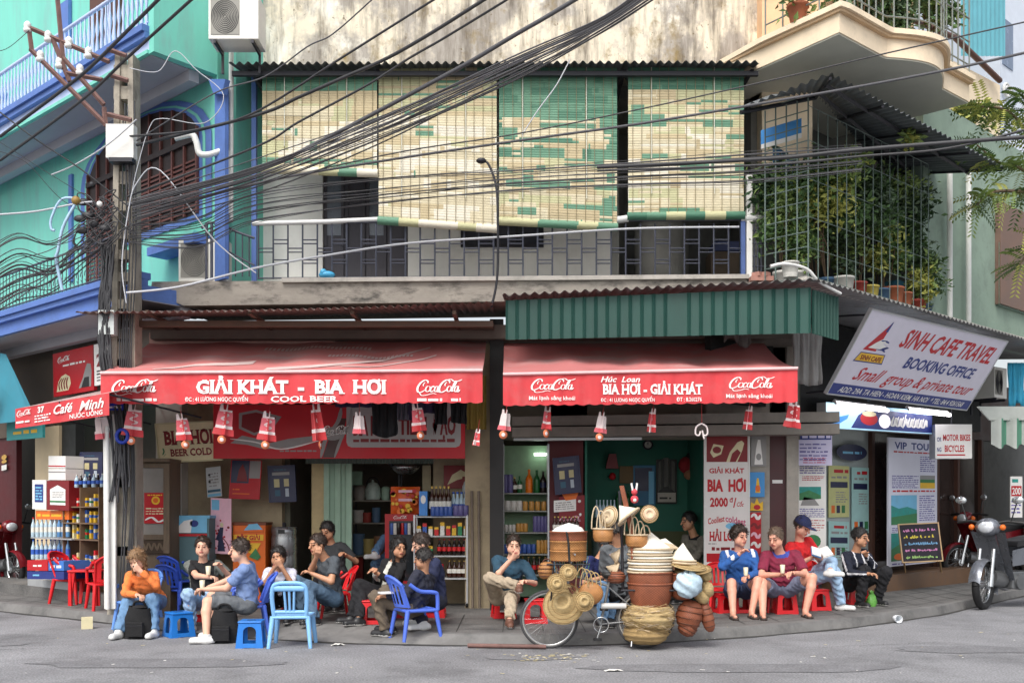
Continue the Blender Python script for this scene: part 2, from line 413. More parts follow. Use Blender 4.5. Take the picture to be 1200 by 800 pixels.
for i in range(44):
 x = -9 + i * .52 + random.uniform(-.05, .05); y0 = kerb_y(x) + kerb_w(x) + .2
 m.poly([(x, y0, PAVE + .006), (x + .012, y0, PAVE + .006), (x + .02, y0 + 1.9, PAVE + .006), (x + .006, y0 + 1.9, PAVE + .006)])
for off in (.45, 1.0, 1.6):
 for a, b in zip(xs[:-1], xs[1:]):
  if -9 < a < 9:
   y0, y1 = kerb_y(a) + kerb_w(a) + off, kerb_y(b) + kerb_w(b) + off
   m.poly([(a, y0, PAVE + .006), (b, y1, PAVE + .006), (b, y1 + .013, PAVE + .006), (a, y0 + .013, PAVE + .006)])
tag(m.build('pavement'), kind='structure'); tag(k2.build('kerb'), kind='structure')
g = MB(JOINT)                                       # dirty gutter line along the kerb
for a, b in zip(xs[:-1], xs[1:]):
 g.poly([(a, kerb_y(a) - .10 - .03 * math.sin(a * 5), .004), (b, kerb_y(b) - .10 - .03 * math.sin(b * 5), .004), (b, kerb_y(b) + .002, .004), (a, kerb_y(a) + .002, .004)])
tag(g.build('gutter'), kind='structure')
pm = MB(mat('asphalt_patch', (.19, .19, .2), .9, .2, 3, bump=.3, bscale=60, speck=.25)); rp_ = random.Random(12)
for cx, cy, rx, ry in ((-3.6, 10.2, 1.3, .32), (2.2, 9.9, 1.7, .28), (5.2, 11.2, .9, .3), (-6.5, 11.6, .8, .25), (.2, 10.6, .5, .2)):
 pm.poly([(cx + rx * math.cos(a) * rp_.uniform(.8, 1.15), cy + ry * math.sin(a) * rp_.uniform(.8, 1.15), .005) for a in np.linspace(0, 6.1, 22)])
pm.use(JOINT)
for x0, y0, dx, dy in ((-6.4, 11.0, 1.3, .3), (3.4, 11.3, 1.6, .45)):
 q = [Vector((x0 + dx * t + rp_.uniform(-.04, .04), y0 + dy * t + rp_.uniform(-.05, .05), .009)) for t in np.linspace(0, 1, 30)]
 for a, b in zip(q[:-1], q[1:]): w_ = Vector((0, rp_.uniform(.002, .006), 0)); pm.poly([a - w_, b - w_, b + w_, a + w_])
tag(pm.build('road_patches'), kind='structure')

# ------------------------------------------------------------- wing frames
RU, RI, RO = Vector((.745, .667, 0)), Vector((-.667, .745, 0)), Vector((3.78, 12.6, 0))
LU, LI, LO = Vector((-.757, .654, 0)), Vector((.654, .757, 0)), Vector((-5.03, 13.5, 0))
def RP(t, d, z): return RO + RU * t + RI * d + Vector((0, 0, z))
def LP(t, d, z): return LO + LU * t + LI * d + Vector((0, 0, z))
def _on(O, U, I, px, py, d):
 k = (px - 600) / F; o = O + I * d
 t = (k * o.y - o.x) / (U.x - k * U.y); q = o + U * t
 return Vector((q.x, q.y, EYE - (py - HOR) / F * q.y))
def onR(px, py, d=0.): return _on(RO, RU, RI, px, py, d)
def onL(px, py, d=0.): return _on(LO, LU, LI, px, py, d)
def tL(px, d=0.): return (onL(px, 500, d) - LO - LI * d).dot(LU)
def tR(px, d=0.): return (onR(px, 500, d) - RO - RI * d).dot(RU)
def wingbox(mb, fP, t0, t1, d0, d1, z0, z1, mt=None):
 q = [fP(t0, d0, z0), fP(t1, d0, z0), fP(t1, d1, z0), fP(t0, d1, z0)]
 return mb.prism(q, (0, 0, z1 - z0), mt)
def corrug(mb, a0, a1, b0, b1, waves, amp, mt=None, nv=2, sag=0.0):
 """sheet between edge a0-a1 and edge b0-b1, ribs running from a to b"""
 a0, a1, b0, b1 = map(Vector, (a0, a1, b0, b1)); nrm = (a1 - a0).cross(b0 - a0).normalized()
 nu = waves * 6
 def fn(u, v):
  p = a0.lerp(a1, u).lerp(b0.lerp(b1, u), v)
  return p + nrm * (amp * math.sin(2 * math.pi * waves * u) ) + Vector((0, 0, -sag * math.sin(math.pi * u) * (1 - v)))
 return mb.grid(fn, nu, nv, mt)

# ------------------------------------------------------------- the corner house in the middle
house = thing('corner_house', 'weathered corner house with stained plaster top and two open bars below', 'building', (0, 15, 0))
YF = 14.9; YB = 13.9
def hb(name, mb): return mb.build(name, house, True)
def X(px, Y): return (px - 600) / F * Y
def Z(py, Y): return EYE - (py - HOR) / F * Y
m = MB(PLAST); m.b6(X(306, YF), X(893, YF), YF, YF + .3, Z(95, YF), 12.5); hb('plaster_wall', m)
m = MB(TINDARK); corrug(m, (X(268, 13.6), 13.6, 7.66), (X(892, 13.6), 13.6, 7.68), (X(268, 13.6), YF + .02, 7.98), (X(892, 13.6), YF + .02, 8.0), 62, .022)
e1 = hb('eave', m); tag(e1, 'corrugated grey eave over the bamboo blinds')
m = MB(IROND); m.b6(X(268, 13.6), X(892, 13.6), 13.75, 13.81, 7.56, 7.62)
for px in (290, 440, 584, 730, 880): m.prism([(X(px, 13.7), 13.7, 7.62), (X(px, 13.7), YF, 7.62), (X(px, 13.7), YF, 7.9)], (.05, 0, 0))
hb('eave_frame', m)
m = MB(mat('rust_tile', c255(150, 100, 76), .8, .3, 10))
for px in (623, 703, 781): m.tube([(X(px, YF), YF - .10, 8.03), (X(px, YF), YF + .01, 8.05)], .09, 12)
hb('drain_pipe_end', m)
# first-floor wall behind the balcony: white, with door, window and a grey recess
m = MB(WHITE); 
for a, b, t, bt in ((302, 378, 90, 327), (478, 542, 90, 327), (635, 716, 90, 327), (542, 635, 290, 327), (542, 635, 90, 262)):
 m.b6(X(a, YF), X(b, YF), YF, YF + .2, 4.7, Z(t, YF)) if bt == 327 and t == 90 else m.b6(X(a, YF), X(b, YF), YF, YF + .2, Z(bt, YF) if bt != 327 else 4.7, Z(t, YF))
hb('upstairs_wall', m)
m = MB(mat('window_dark', c255(58, 60, 72), .4, .2, 4)); m.b6(X(542, YF), X(635, YF), YF + .06, YF + .1, Z(290, YF), Z(262, YF))
m.use(mat('window_rim', c255(40, 40, 50), .5)); m.b6(X(540, YF), X(637, YF), YF - .03, YF + .05, Z(290, YF), Z(286.5, YF))
for px in (540, 572, 604, 634): m.b6(X(px, YF), X(px + 3, YF), YF - .028, YF + .05, Z(286.5, YF), Z(262, YF))
hb('window', m)
DOORM = mat('old_door', c255(74, 72, 80), .6, .2, 5, stretch=(8, 8, 1)); DOORG = mat('door_glass', c255(108, 116, 128), .3, .15, 3)
m = MB(DOORM); m.b6(X(378, YF), X(478, YF), YF + .08, YF + .14, 4.7, Z(90, YF))
for i in range(4):
 a = 378 + i * 25; m.b6(X(a + 1, YF), X(a + 24, YF), YF + .05, YF + .078, 4.75, Z(288, YF)); m.b6(X(a + 1, YF), X(a + 4, YF), YF + .05, YF + .078, Z(288, YF) + .01, Z(100, YF)); m.b6(X(a + 21, YF), X(a + 24, YF), YF + .05, YF + .078, Z(288, YF) + .01, Z(100, YF))
m.use(DOORG)
for i in (1, 3): m.rect(front(YF + .07), 378 + i * 25 - 22 + 1, 110, 378 + i * 25 - 1, 276, 0)
hb('wooden_door', m)
m = MB(GREYW); m.b6(X(716, YF), X(885, YF), 16.3, 16.5, 4.6, 8); m.b6(X(716, YF), X(716, YF) + .12, YF, 16.3, 4.6, 8); m.b6(X(880, YF), X(880, YF) + .12, YF, 16.3, 4.6, 8)
m.b6(X(716, YF), X(893, YF), YF, 16.5, 7.7, 7.9); m.b6(X(716, YF), X(893, YF), YF, 16.5, 4.5, 4.7); hb('recess_wall', m)
m = MB(mat('tank_grey', c255(160, 160, 156), .6, .2, 3)); m.lathe([(.05, 4.8), (.42, 4.85), (.42, 5.9), (.3, 6.05), (.02, 6.1)], (X(775, 15.5), 15.5, 0), 20)
one(m, 'water_tank', 'pale grey water tank standing behind the balcony rail at the right', 'tank', (X(775, 15.5), 15.5, 4.75))
m = MB(mat('clutter_brown', c255(96, 84, 72), .8, .3)); m.b6(X(830, 15.2), X(868, 15.2), 15, 15.4, 4.75, 5.45, None); m.use(mat('clutter_blue', c255(70, 80, 120), .7)); m.b6(X(834, 15.2), X(864, 15.2), 14.99, 15.39, 5.46, 5.6)
one(m, 'storage_crate', 'old brown storage crate with blue lid behind the balcony rail', 'crate', (X(850, 15.2), 15.2, 4.75))
# balcony slab, broken at its left end
m = MB(CONC)
pts = [(178, 330), (893, 325), (893, 350), (600, 353), (300, 357), (215, 358), (200, 352), (186, 356), (176, 345)]
m.prism([P(a, b, YB) for a, b in pts], (0, 1.15, 0))
m.prism([P(330, 325.5, YB - .05), P(878, 321, YB - .05), P(878, 326, YB - .05), P(330, 330.5, YB - .05)], (0, .3, 0), mat('slab_lip', c255(190, 184, 176), .85, .2, 4, dirt=.6, dcol=(.2, .19, .17)))
hb('balcony_slab', m)
# ground-floor shell
CEIL = mat('shop_ceiling', c255(110, 104, 96), .85, .25, 2)
m = MB(CEIL); m.b6(X(196, YF), X(940, YF), 14.2, 19.5, 4.0, 4.2); hb('shop_ceiling', m)
m = MB(BEIGE); zf = .1
m.b6(X(196, YF), X(325, YF), 15.2, 15.4, zf, 4.0)
m.b6(X(546, YF), X(578, YF), 14.6, 15.6, zf, 4.1); m.b6(X(505, YF), X(546, YF), 15.35, 15.5, zf, 4.0)
m.b6(X(362, YF), X(380, YF), 15.1, 15.25, zf, 2.6, mat('yellow_panel', c255(196, 176, 132), .7, .15))
m.b6(X(184, 14.75), X(214, 14.75), 14.7, 15.0, zf, 4.0, mat('pale_pillar', c255(190, 186, 176), .8, .15))
hb('bar_wall', m)
m = MB(ROOMD); m.b6(X(325, YF), X(546, YF), 17.6, 17.8, zf, 4.0); m.b6(X(325, YF), X(325, YF) + .08, 15.4, 17.6, zf, 4.0); m.b6(X(545, YF), X(545, YF) + .08, 15.6, 17.6, zf, 4.0); hb('back_wall', m)
m = MB(ROOMG); m.b6(X(684, 16.6), X(835, 16.6), 16.6, 16.8, 1.2, 4.0); m.b6(X(684, 16.6), X(835, 16.6), 16.59, 16.79, zf, 1.2, mat('room_dado', c255(92, 96, 64), .7, .2)); m.b6(X(590, YF) - .05, X(684, YF), 15.9, 16.0, zf, 4.0, ROOMD); m.b6(X(684, YF), X(684, YF) + .06, 15.0, 16.6, zf, 4.0, ROOMG); m.b6(X(829, YF), X(829, YF) + .06, 15.0, 16.6, zf, 4.0, ROOMG)
hb('green_room_wall', m)
m = MB(mat('maroon_wall', c255(96, 40, 44), .7, .2, 3)); m.b6(X(643, YF), X(686, YF), 15.0, 15.2, zf, 3.2); hb('maroon_wall', m)
m = MB(mat('pier_grey', c255(170, 164, 154), .8, .2, 2, dirt=.5, dcol=(.2, .19, .17)))
m.b6(X(828, YF), X(902, YF), YF, YF + .2, zf, 4.0); m.b6(X(922, YF), X(936, YF), YF, YF + .2, zf, 4.0); m.b6(X(902, YF), X(922, YF), YF + .1, YF + .2, 3.0, 4.0)
m.prism([(X(930, YF), YF + .2, zf), (X(936, YF), YF + .2, zf), (4.9, 16.9, zf), (4.7, 16.9, zf)], (0, 0, 3.9)); hb('corner_pier', m)
m = MB(mat('maroon_door', c255(82, 48, 50), .55, .2, 3)); m.b6(X(902, YF), X(922, YF), YF + .05, YF + .098, zf, 3.0); m.use(WPAINT); m.rect(front(YF + .05), 905, 562, 917, 566, .004); hb('narrow_door', m)
m = MB(mat('post_black', c255(34, 32, 32), .6, .25, 4)); m.b6(X(574, 14.3), X(590, 14.3), 14.3, 14.5, PAVE, 4.3); hb('black_post', m)
m = MB(mat('beam_grey', c255(132, 126, 118), .8, .2, 3, dirt=.4, dcol=(.1, .09, .08)))
m.prism([P(600, 488, 14.5), P(984, 482, 14.5), P(984, 494, 14.5), P(600, 499, 14.5)], (0, .3, 0)); m.prism([P(600, 500.5, 14.45), P(984, 496, 14.45), P(984, 508, 14.45), P(600, 512, 14.45)], (0, .35, 0))
m.prism([P(602, 513, 14.6), P(752, 512, 14.6), P(752, 515, 14.6), P(602, 516, 14.6)], (0, .1, 0), ALU); hb('lintel', m)
m = MB(ROOMD); m.b6(X(590, YF), X(940, YF), 15.0, 15.15, 2.62, 4.0); hb('shop_transom', m)
# roofs over the two awnings
m = MB(TINRUST); corrug(m, (X(88, 12.9), 12.9, Z(366, 12.9)), (X(577, 12.9), 12.9, Z(354, 12.9)), (X(88, 12.9), 14.95, 4.42), (X(577, 12.9), 14.95, 4.5), 52, .018, sag=.03)
r1 = hb('tin_roof', m); tag(r1, 'rusty corrugated roof over the larger red awning')
m = MB(mat('roof_timber', c255(90, 70, 58), .8, .25)); 
for Yq, zq in ((13.3, 4.09), (14.1, 4.2)): m.b6(X(120, 12.9), X(577, 12.9), Yq, Yq + .06, zq - .08, zq)
for px in (170, 290, 410, 530): m.b6(X(px, 13), X(px, 13) + .05, 13.0, 14.9, 4.12, 4.17)
m.b6(X(150, 13.6), X(380, 13.6), 14.4, 14.45, 3.75, 4.12, mat('faded_board', c255(186, 150, 140), .8, .2))
hb('roof_frame', m)
A0, A1 = Vector((-.08, 13.4, 0)), Vector((3.78, 12.6, 0)); zt, zb = 4.38, 3.85; zt1, zb1 = 4.375, 3.80
m = MB(TINGRN)
def rib(p0, p1, z00, z01, z10, z11, waves):
 nrm = (p1 - p0).cross(Vector((0, 0, 1))).normalized()
 def fn(u, v):
  q = p0.lerp(p1, u); zz = (z00 * (1 - u) + z01 * u) * (1 - v) + (z10 * (1 - u) + z11 * u) * v
  s = (u * waves) % 1.0; h = .03 if s < .16 else 0.0
  return q + nrm * h + Vector((0, 0, zz))
 m.grid(fn, waves * 6, 1, None, False)
rib(A0, A1, zb, zb1, zt, zt1, 26); A2 = RP(.62, 0, 0); rib(A1 + RU * .01, A2, zb1, zb1 - .02, zt1 - .02, zt1 - .03, 8)
f1 = hb('green_fascia', m); tag(f1, 'ribbed green tin fascia above the smaller awning')
m = MB(TIN); up = Vector((0, 0, .05))
corrug(m, A0 + Vector((-.05, -.12, 4.43)), A1 + Vector((.05, -.15, 4.45)), (-.08, 14.9, 4.6), (3.78, 14.9, 4.62), 30, .02)
corrug(m, RP(-.05, -.12, 4.45), RP(9.5, -.12, 4.42), RP(-.05, 1.8, 4.62), RP(9.5, 1.8, 4.62), 74, .02)
m.use(mat('roof_cement', c255(205, 200, 190), .85, .2, 6, dirt=.5, dcol=(.3, .28, .25))); wingbox(m, RP, .1, 9.5, .12, .24, 4.47, 4.56)
hb('side_roof', m)
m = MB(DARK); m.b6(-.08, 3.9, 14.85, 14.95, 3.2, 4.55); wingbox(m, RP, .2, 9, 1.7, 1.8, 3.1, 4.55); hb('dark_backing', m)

# ------------------------------------------------------------- the right wing: travel agency below, plant balcony above
wing = thing('travel_agency_house', 'grey green house wing with a travel agency below and a caged plant balcony', 'building', RP(4, 2.5, 0))
def wb(name, mb): return mb.build(name, wing, True)
D0 = 2.4
m = MB(GGREEN); wingbox(m, RP, tR(1082, .6), 10, .6, .8, 4.5, 8.2)
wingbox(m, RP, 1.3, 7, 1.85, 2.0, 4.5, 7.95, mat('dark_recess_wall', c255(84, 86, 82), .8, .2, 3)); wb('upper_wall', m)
m = MB(BROWN); t0, t1 = tR(1166, .6), tR(1230, .6); wingbox(m, RP, t0, t1, .5, .598, Z(342, 16.7), Z(215, 16.7), mat('shutter_brown', c255(120, 96, 84), .6, .2, 4))
wb('shutter', m)
m = MB(mat('window_green', c255(120, 142, 130), .35, .15, 3)); wingbox(m, RP, t0 + .05, t1, .54, .596, Z(342, 16.7) - .02, 5.25); m.use(GGREEN)
for k in range(4): wingbox(m, RP, t0 + .4 * k, t0 + .4 * k + .04, .52, .538, 5.2, 6.3)
wb('louvre_window', m)
m = MB(WPAINT)
for px in (1113, 1135): m.tube([onR(px, 200, .5), onR(px, 378, .5)], .045, 10)
pp = wb('drain_pipe', m)
m = MB(mat('shopfront_frame', c255(88, 60, 50), .5, .2, 4)); t0, t1 = tR(940, D0), tR(1260, D0)
wingbox(m, RP, t0, t1, D0 + .02, D0 + .15, 3.05, 4.3)
for px in (963, 1022, 1098, 1122, 1150): t = tR(px, D0); wingbox(m, RP, t - .05, t + .05, D0 - .03, D0 + .1, .3, 3.05)
wb('shopfront_frame', m)
m = MB(GLZ); wingbox(m, RP, tR(963, D0), tR(1022, D0), D0 + .05, D0 + .07, .35, 3.04)
m.use(mat('dark_shop_glass', c255(64, 50, 46), .12, .2, 3)); wingbox(m, RP, tR(1022, D0), tR(1150, D0), D0 + .05, D0 + .07, .35, 3.04)
m.use(GREYW); wingbox(m, RP, tR(1150, D0), tR(1400, D0), D0 + .03, D0 + .2, .1, 3.04); wb('shop_glass', m)
m = MB(mat('brown_tile', c255(120, 92, 70), .5, .2, 6)); wingbox(m, RP, tR(975, D0), 12, 1.75, D0 + .2, PAVE, .40); wb('door_step', m)
m = MB(GREYW); wingbox(m, RP, 9.6, 13, 0.9, 1.1, 0, 8); wingbox(m, RP, 2.5, 12, 4.5, 4.6, 0, 8); m.b6(3, 4.75, 17.2, 17.3, 0, 4.4); wb('party_wall', m)

# cream balcony storey above
cream = thing('cream_balcony_house', 'cream plastered storey with a bulging balcony at the upper right corner', 'building', RP(2, 1.5, 7.6))
def cb(name, mb): return mb.build(name, cream, True)
C0, C1, C2 = Vector((4.2, 12.8, 0)), Vector((3.5, 13.75, 0)), Vector((6.88, 15.0, 0)); cd = (C2 - C0).normalized(); cn = Vector((cd.y, -cd.x, 0))
edge = [C1, C0.lerp(C1, .04)]
for i in range(41):
 u = i / 40; L_ = (C2 - C0).length
 bul = .30 * max(0, math.sin(math.pi * (u - .32) / .45)) if .32 < u < .77 else 0
 edge.append(C0 + cd * (L_ * u) + cn * (bul + .01))
back = [RP(3.6, 2.6, 0), Vector((3.0, 14.4, 0))]
def band(mb, off, z0, z1, mt):
 o = Vector((0, 0, 0)); e = []
 for i, p in enumerate(edge):
  n_ = (Vector((-.8, -.6, 0)) if i < 1 else (cn + Vector((-.8, -.6, 0))).normalized() if i < 3 else cn)
  e.append(p + n_ * off)
 mb.prism([p + Vector((0, 0, z0)) for p in e + back], (0, 0, z1 - z0), mt)
m = MB(mat('cream_soffit', c255(206, 204, 190), .8, .08, 2)); band(m, -.02, 7.68, 7.7, None); cb('soffit', m)
m = MB(CREAM); band(m, 0, 7.70, 7.95, CREAM); band(m, .06, 7.95, 7.99, mat('moulding_tan', c255(206, 176, 140), .7, .1)); band(m, .10, 7.99, 8.06, CREAM); cb('balcony_slab', m)
m = MB(CREAM); m.prism([(X(893, 14.6), 14.6, 6.6), (X(952, 14.6), 14.6, 6.6), RP(1.5, 1.9, 6.6), RP(1.5, 2.6, 6.6), (X(893, 14.6), 15.6, 6.6)], (0, 0, 1.08)); 
m.prism([(X(893, 14.6), 14.6, 8.05), (X(965, 14.4), 14.4, 8.05), RP(6, 1.6, 8.05), RP(6, 2.2, 8.05), (X(893, 14.6), 15.6, 8.05)], (0, 0, 4), mat('peach_wall', c255(232, 190, 150), .75, .12)); cb('wall', m)
m = MB(mat('railing_grey', c255(130, 136, 130), .5, .2))
def along(i): return edge[max(0, min(len(edge) - 1, i))]
for i in list(range(0, 1)) + list(range(2, 43, 2)):
 p = along(i); m.tube([p + Vector((0, 0, 8.06)), p + Vector((0, 0, 9.6))], .012, 5)
for k in range(1, 4):
 p = C1.lerp(C0, k / 4); m.tube([p + Vector((0, 0, 8.06)), p + Vector((0, 0, 9.6))], .012, 5)
for z in (8.25, 8.6, 8.95): m.tube([p + Vector((0, 0, z)) for p in edge], .012, 5)
cb('railing', m)
m = MB(mat('turquoise_sheet', c255(104, 176, 190), .5, .12, 3)); corrug(m, onR(1126, 66, 1.2), onR(1178, 66, 1.2), onR(1126, -60, 1.2), onR(1178, -60, 1.2), 10, .02)
one(m, 'turquoise_sheet_wall', 'turquoise corrugated sheet wall beyond the cream balcony', 'wall', onR(1150, 60, 1.2))
m = MB(CREAM); 
q0, q1 = onR(1062, 20, .9), onR(1172, 95, .9); m.tube([q0, onR(1120, 45, .9), q1], .05, 6, BROWN)
m.prism([onR(1095, 60, 1.0), onR(1172, 100, 1.0), onR(1172, 190, 1.0), onR(1095, 190, 1.0)], RI * .2, CREAM)
one(m, 'garden_wall', 'cream side wall with a sloping dark handrail beyond the bulging balcony', 'wall', onR(1150, 150, 1.0))
far = thing('pale_blue_house', 'pale blue white house with scroll ironwork at the far right edge', 'building', onR(1210, 594, 2.0) * 1)
m = MB(mat('pale_blue_wall', c255(220, 228, 240), .7, .06)); fr = Fr(onR(1172, 120, 1.6), RU * .02, (0, 0, -.0135), -RI); m.slab(fr, 0, -190, 300, 120, -.3, 0); m.build('wall', far, True)
m = MB(WPAINT)
for k in range(2): m.tube([fr(10 + 9 * math.cos(a) * (1 - a / 16), -20 + k * 35 - 12 * math.sin(a) * (1 - a / 16), .05) for a in np.linspace(0, 9, 26)], .03, 5)
m.use(mat('pane_blue', c255(120, 136, 160), .2)); m.slab(fr, 5, -130, 30, -60, -.02, .02); m.build('window', far, True)

# tin awning over the plant cage
ta = thing('tin_canopy', 'dark underside of a corrugated tin canopy over the caged plant balcony', 'canopy', RP(2, .5, 6.9))
O1, O2, I1, I2, LL = Vector((3.82, 11.95, 6.8)), Vector((7.62, 15.35, 6.82)), Vector((4.15, 13.6, 7.25)), Vector((6.3, 16.7, 7.2)), Vector((2.98, 12.98, 6.8))
m = MB(TINDARK); corrug(m, O1, O2, I1, I2, 34, .02); corrug(m, LL, O1, I1 + Vector((-.6, .1, 0)), I1, 9, .02); m.build('tin_sheet', ta, True)
m = MB(IROND); dz = Vector((0, 0, -.06))
for v in (.3, .75): m.tube([O1.lerp(I1, v) + dz, O2.lerp(I2, v) + dz], .03, 4, smooth=False)
for u in (0, .25, .5, .75, .97): m.tube([O1.lerp(O2, u) + dz, I1.lerp(I2, u) + dz], .022, 4, smooth=False)
m.tube([LL + dz, I1 + dz], .03, 4); m.build('canopy_frame', ta, True)

# ------------------------------------------------------------- the teal house on the left
teal = thing('teal_house', 'turquoise house with bright blue trim and two balconies', 'building', LP(2, 1, 0))
def tb(name, mb): return mb.build(name, teal, True)
TC = LP(-.33, .97, 0)
m = MB(TEAL)
wingbox(m, LP, -.33, 10, .97, 1.2, 4.45, 12.5)
m.prism([TC + Vector((0, 0, 4.78)), Vector((-3.70, 14.95, 4.78)), Vector((-3.70, 15.15, 4.78)), TC + LI * .3 + Vector((0, 0, 4.78))], (0, 0, 7.7))
tb('wall', m)
m = MB(TEAL); wingbox(m, LP, -.33, -.21, 0.0, .969, 7.68, 12.5); w1 = tb('wing_wall', m)
for nm, z0, r_h, tA in (('upper', 7.68, .72, -.21), ('lower', 4.42, .62, 0.0)):
 m = MB(TEALD); wingbox(m, LP, tA, 10, .03, .969, z0 - .012, z0 - .002); wingbox(m, LP, tA, 10, .60, .75, z0 - .16, z0 - .013); tb('soffit', m)
 m = MB(LAV if nm == 'upper' else BLUE); wingbox(m, LP, tA, 10, 0, .968, z0, z0 + .2)
 m.use(BLUE); wingbox(m, LP, tA - .004, 10, -.07, .1, z0 + .202, z0 + .28); wingbox(m, LP, tA - .006, 10, -.11, .14, z0 + .282, z0 + .37)
 wingbox(m, LP, tA - .002, 10, -.03, .05, z0 - .001, z0 + .05, TEAL if nm == 'upper' else BLUE); tb('balcony_slab', m)
 m = MB(LAV if nm == 'upper' else IRON); zt_ = z0 + .37
 m.tube([LP(tA + .05, .02, zt_ + r_h), LP(10, .02, zt_ + r_h)], .03 if nm == 'upper' else .018, 6)
 m.tube([LP(tA + .05, .02, zt_ + .08), LP(10, .02, zt_ + .08)], .014, 5)
 for k in range(62):
  t = tA + .1 + k * .125
  if nm == 'upper': m.lathe([(.012, 0), (.028, .16), (.014, .3), (.03, .42), (.012, .58), (.012, r_h)], LP(t, .02, zt_), 6)
  else:
   m.tube([LP(t, .02, zt_), LP(t, .02, zt_ + r_h)], .008, 4)
   m.tube([LP(t + .02 + .035 * math.cos(a), .02, zt_ + .2 + .07 * math.sin(a)) for a in np.linspace(0, 5.5, 9)], .006, 4)
 tb('railing', m)
# trims, arched window with brown shutters, door upstairs
for px0, px1, y0, y1 in ((256, 268, 95, 330), (72, 84, 0, 60)):
 m = MB(BLUE); a, b = onL(px0, y1, .96), onL(px1, y0, .96); m.prism([Vector((a.x, a.y, a.z)), Vector((b.x, b.y, a.z)), Vector((b.x, b.y, b.z)), Vector((a.x, a.y, b.z))], -LI * .06); tb('pilaster', m)
m = MB(BLUE); m.prism([onL(250, 95, .9), onL(270, 95, .9), onL(266, 112, .9), onL(256, 112, .9)], -LI * .08); tb('corbel', m)
for px in (84, 163): m = MB(BLUE); a = onL(px, 330, .96); wingbox(m, LP, tL(px, .96) - .06, tL(px, .96) + .06, .93, .968, a.z, onL(px, 205, .96).z); tb('pilaster', m)
tw0, tw1 = tL(236, .96), tL(104, .96); tm = (tw0 + tw1) / 2; hw = (tw1 - tw0) / 2; zs = onL(170, 190, .96).z; zb_ = onL(200, 262, .96).z
def arch(mb, r0, d, zlow, mt, n=14):
 pts = [LP(tm + hw * r0 * math.cos(a), d, zs + .42 * hw * r0 * math.sin(a)) for a in np.linspace(0, math.pi, n)]
 mb.poly([LP(tm + hw * r0, d, zlow)] + pts + [LP(tm - hw * r0, d, zlow)], mt)
m = MB(BLUE); arch(m, 1.16, .955, zb_ - .1, BLUE); arch(m, 1.07, .950, zb_ - .1, TEAL); arch(m, 1.03, .945, zb_ - .1, BLUE); tb('window_arch', m)
m = MB(mat('shutter_maroon', c255(104, 62, 56), .6, .2, 6)); arch(m, .98, .94, zb_, DARKB); m.use(mat('shutter_maroon', (0, 0, 0)))
for k in range(11):
 t = tm - hw * .97 + k * hw * .194; h_ = math.sqrt(max(0, 1 - ((t - tm) / hw) ** 2)) * .42 * hw
 wingbox(m, LP, t - .018, t + .018, .90, .938, zb_ if t < tm + hw * .45 else 4.9, zs + h_ * .96)
for k in range(26):
 z = 4.95 + k * .065
 if z < zs: wingbox(m, LP, tm - hw * .97 if z > zb_ else tm + hw * .45, tm + hw * .97, .915, .932, z, z + .028)
m.use(DARKB); wingbox(m, LP, tm - hw * .98, tm + hw * .98, .89, .937, zs - .05, zs + .03)
sh = tb('shuttered_window', m)
m = MB(BLUE); wingbox(m, LP, tw0 - .35, tw0 + .9, .62, .94, 5.28, 5.4); m.use(TEAL); wingbox(m, LP, tw0 - .3, tw0 + .9, .65, .94, 5.401, 5.45); tb('window_ledge', m)
m = MB(BROWN); t = tL(126, .96); wingbox(m, LP, t - .5, t + .5, .91, .965, 8.05, 10.2); m.use(LAV)
for k in range(5): m.lathe([(.015, 0), (.05, .3), (.02, .5), (.05, .8), (.015, 1.1), (.015, 1.6)], LP(t - .36 + k * .18, .88, 8.1), 6)
tb('balcony_door', m)
m = MB(BLUE); wingbox(m, LP, tL(10, .96), tL(-30, .96), .9, .966, 7.9, 9.3); m.use(mat('pane_blue', (0, 0, 0))); wingbox(m, LP, tL(7, .96), tL(-26, .96), .88, .899, 8.0, 9.2); tb('blue_window', m)
m = MB(IROND); m.tube([onL(175, -20, .4) + Vector((0, 0, 0)), onL(175, 330, 1.0)], .02); 
# ground floor of the teal house: shop front openings
gw = mat('shop_grey', c255(120, 112, 104), .8, .2, 3)
m = MB(gw); wingbox(m, LP, tL(205, 1.0), 12, 2.6, 2.75, 0.1, 4.4)
wingbox(m, LP, tL(62, 1), tL(205, 1.0), 1.0, 1.15, 3.25, 4.4); wingbox(m, LP, tL(62, 1.), 12, 1.0, 1.15, 2.9, 4.4, mat('shop_brown', c255(96, 84, 74), .8, .2, 3)); tb('shop_wall', m)
m = MB(mat('cream_column', c255(214, 194, 160), .7, .12, 3)); wingbox(m, LP, tL(76, 1), tL(48, 1), .9, 1.2, .1, 3.0); tb('shop_column', m)
m = MB(mat('maroon_shutter', c255(84, 26, 30), .5, .15, 3)); wingbox(m, LP, tL(16, 1), 12, 1.05, 1.15, .1, 2.9); m.use(mat('gold', c255(200, 160, 80), .5))
fr = quadfr(onL(0, 535, 1.03), onL(12, 532, 1.03), onL(0, 552, 1.03), 12, 17); m.disc(fr, 6, 2, 3, 3, .02); m.disc(fr, 6, 7, 3, 2, .02); m.use(WPAINT); m.rect(fr, 3, 11, 9, 17, .02); tb('maroon_door', m)
m = MB(PAVM); wingbox(m, LP, tL(140, .4), 12, .35, 2.6, PAVE, .30); tb('shop_step', m)
m = MB(mat('shop_post_dark', c255(40, 42, 42), .6)); wingbox(m, LP, tL(92, 1), tL(76, 1), .95, 1.1, .3, 3.0); tb('dark_post', m)
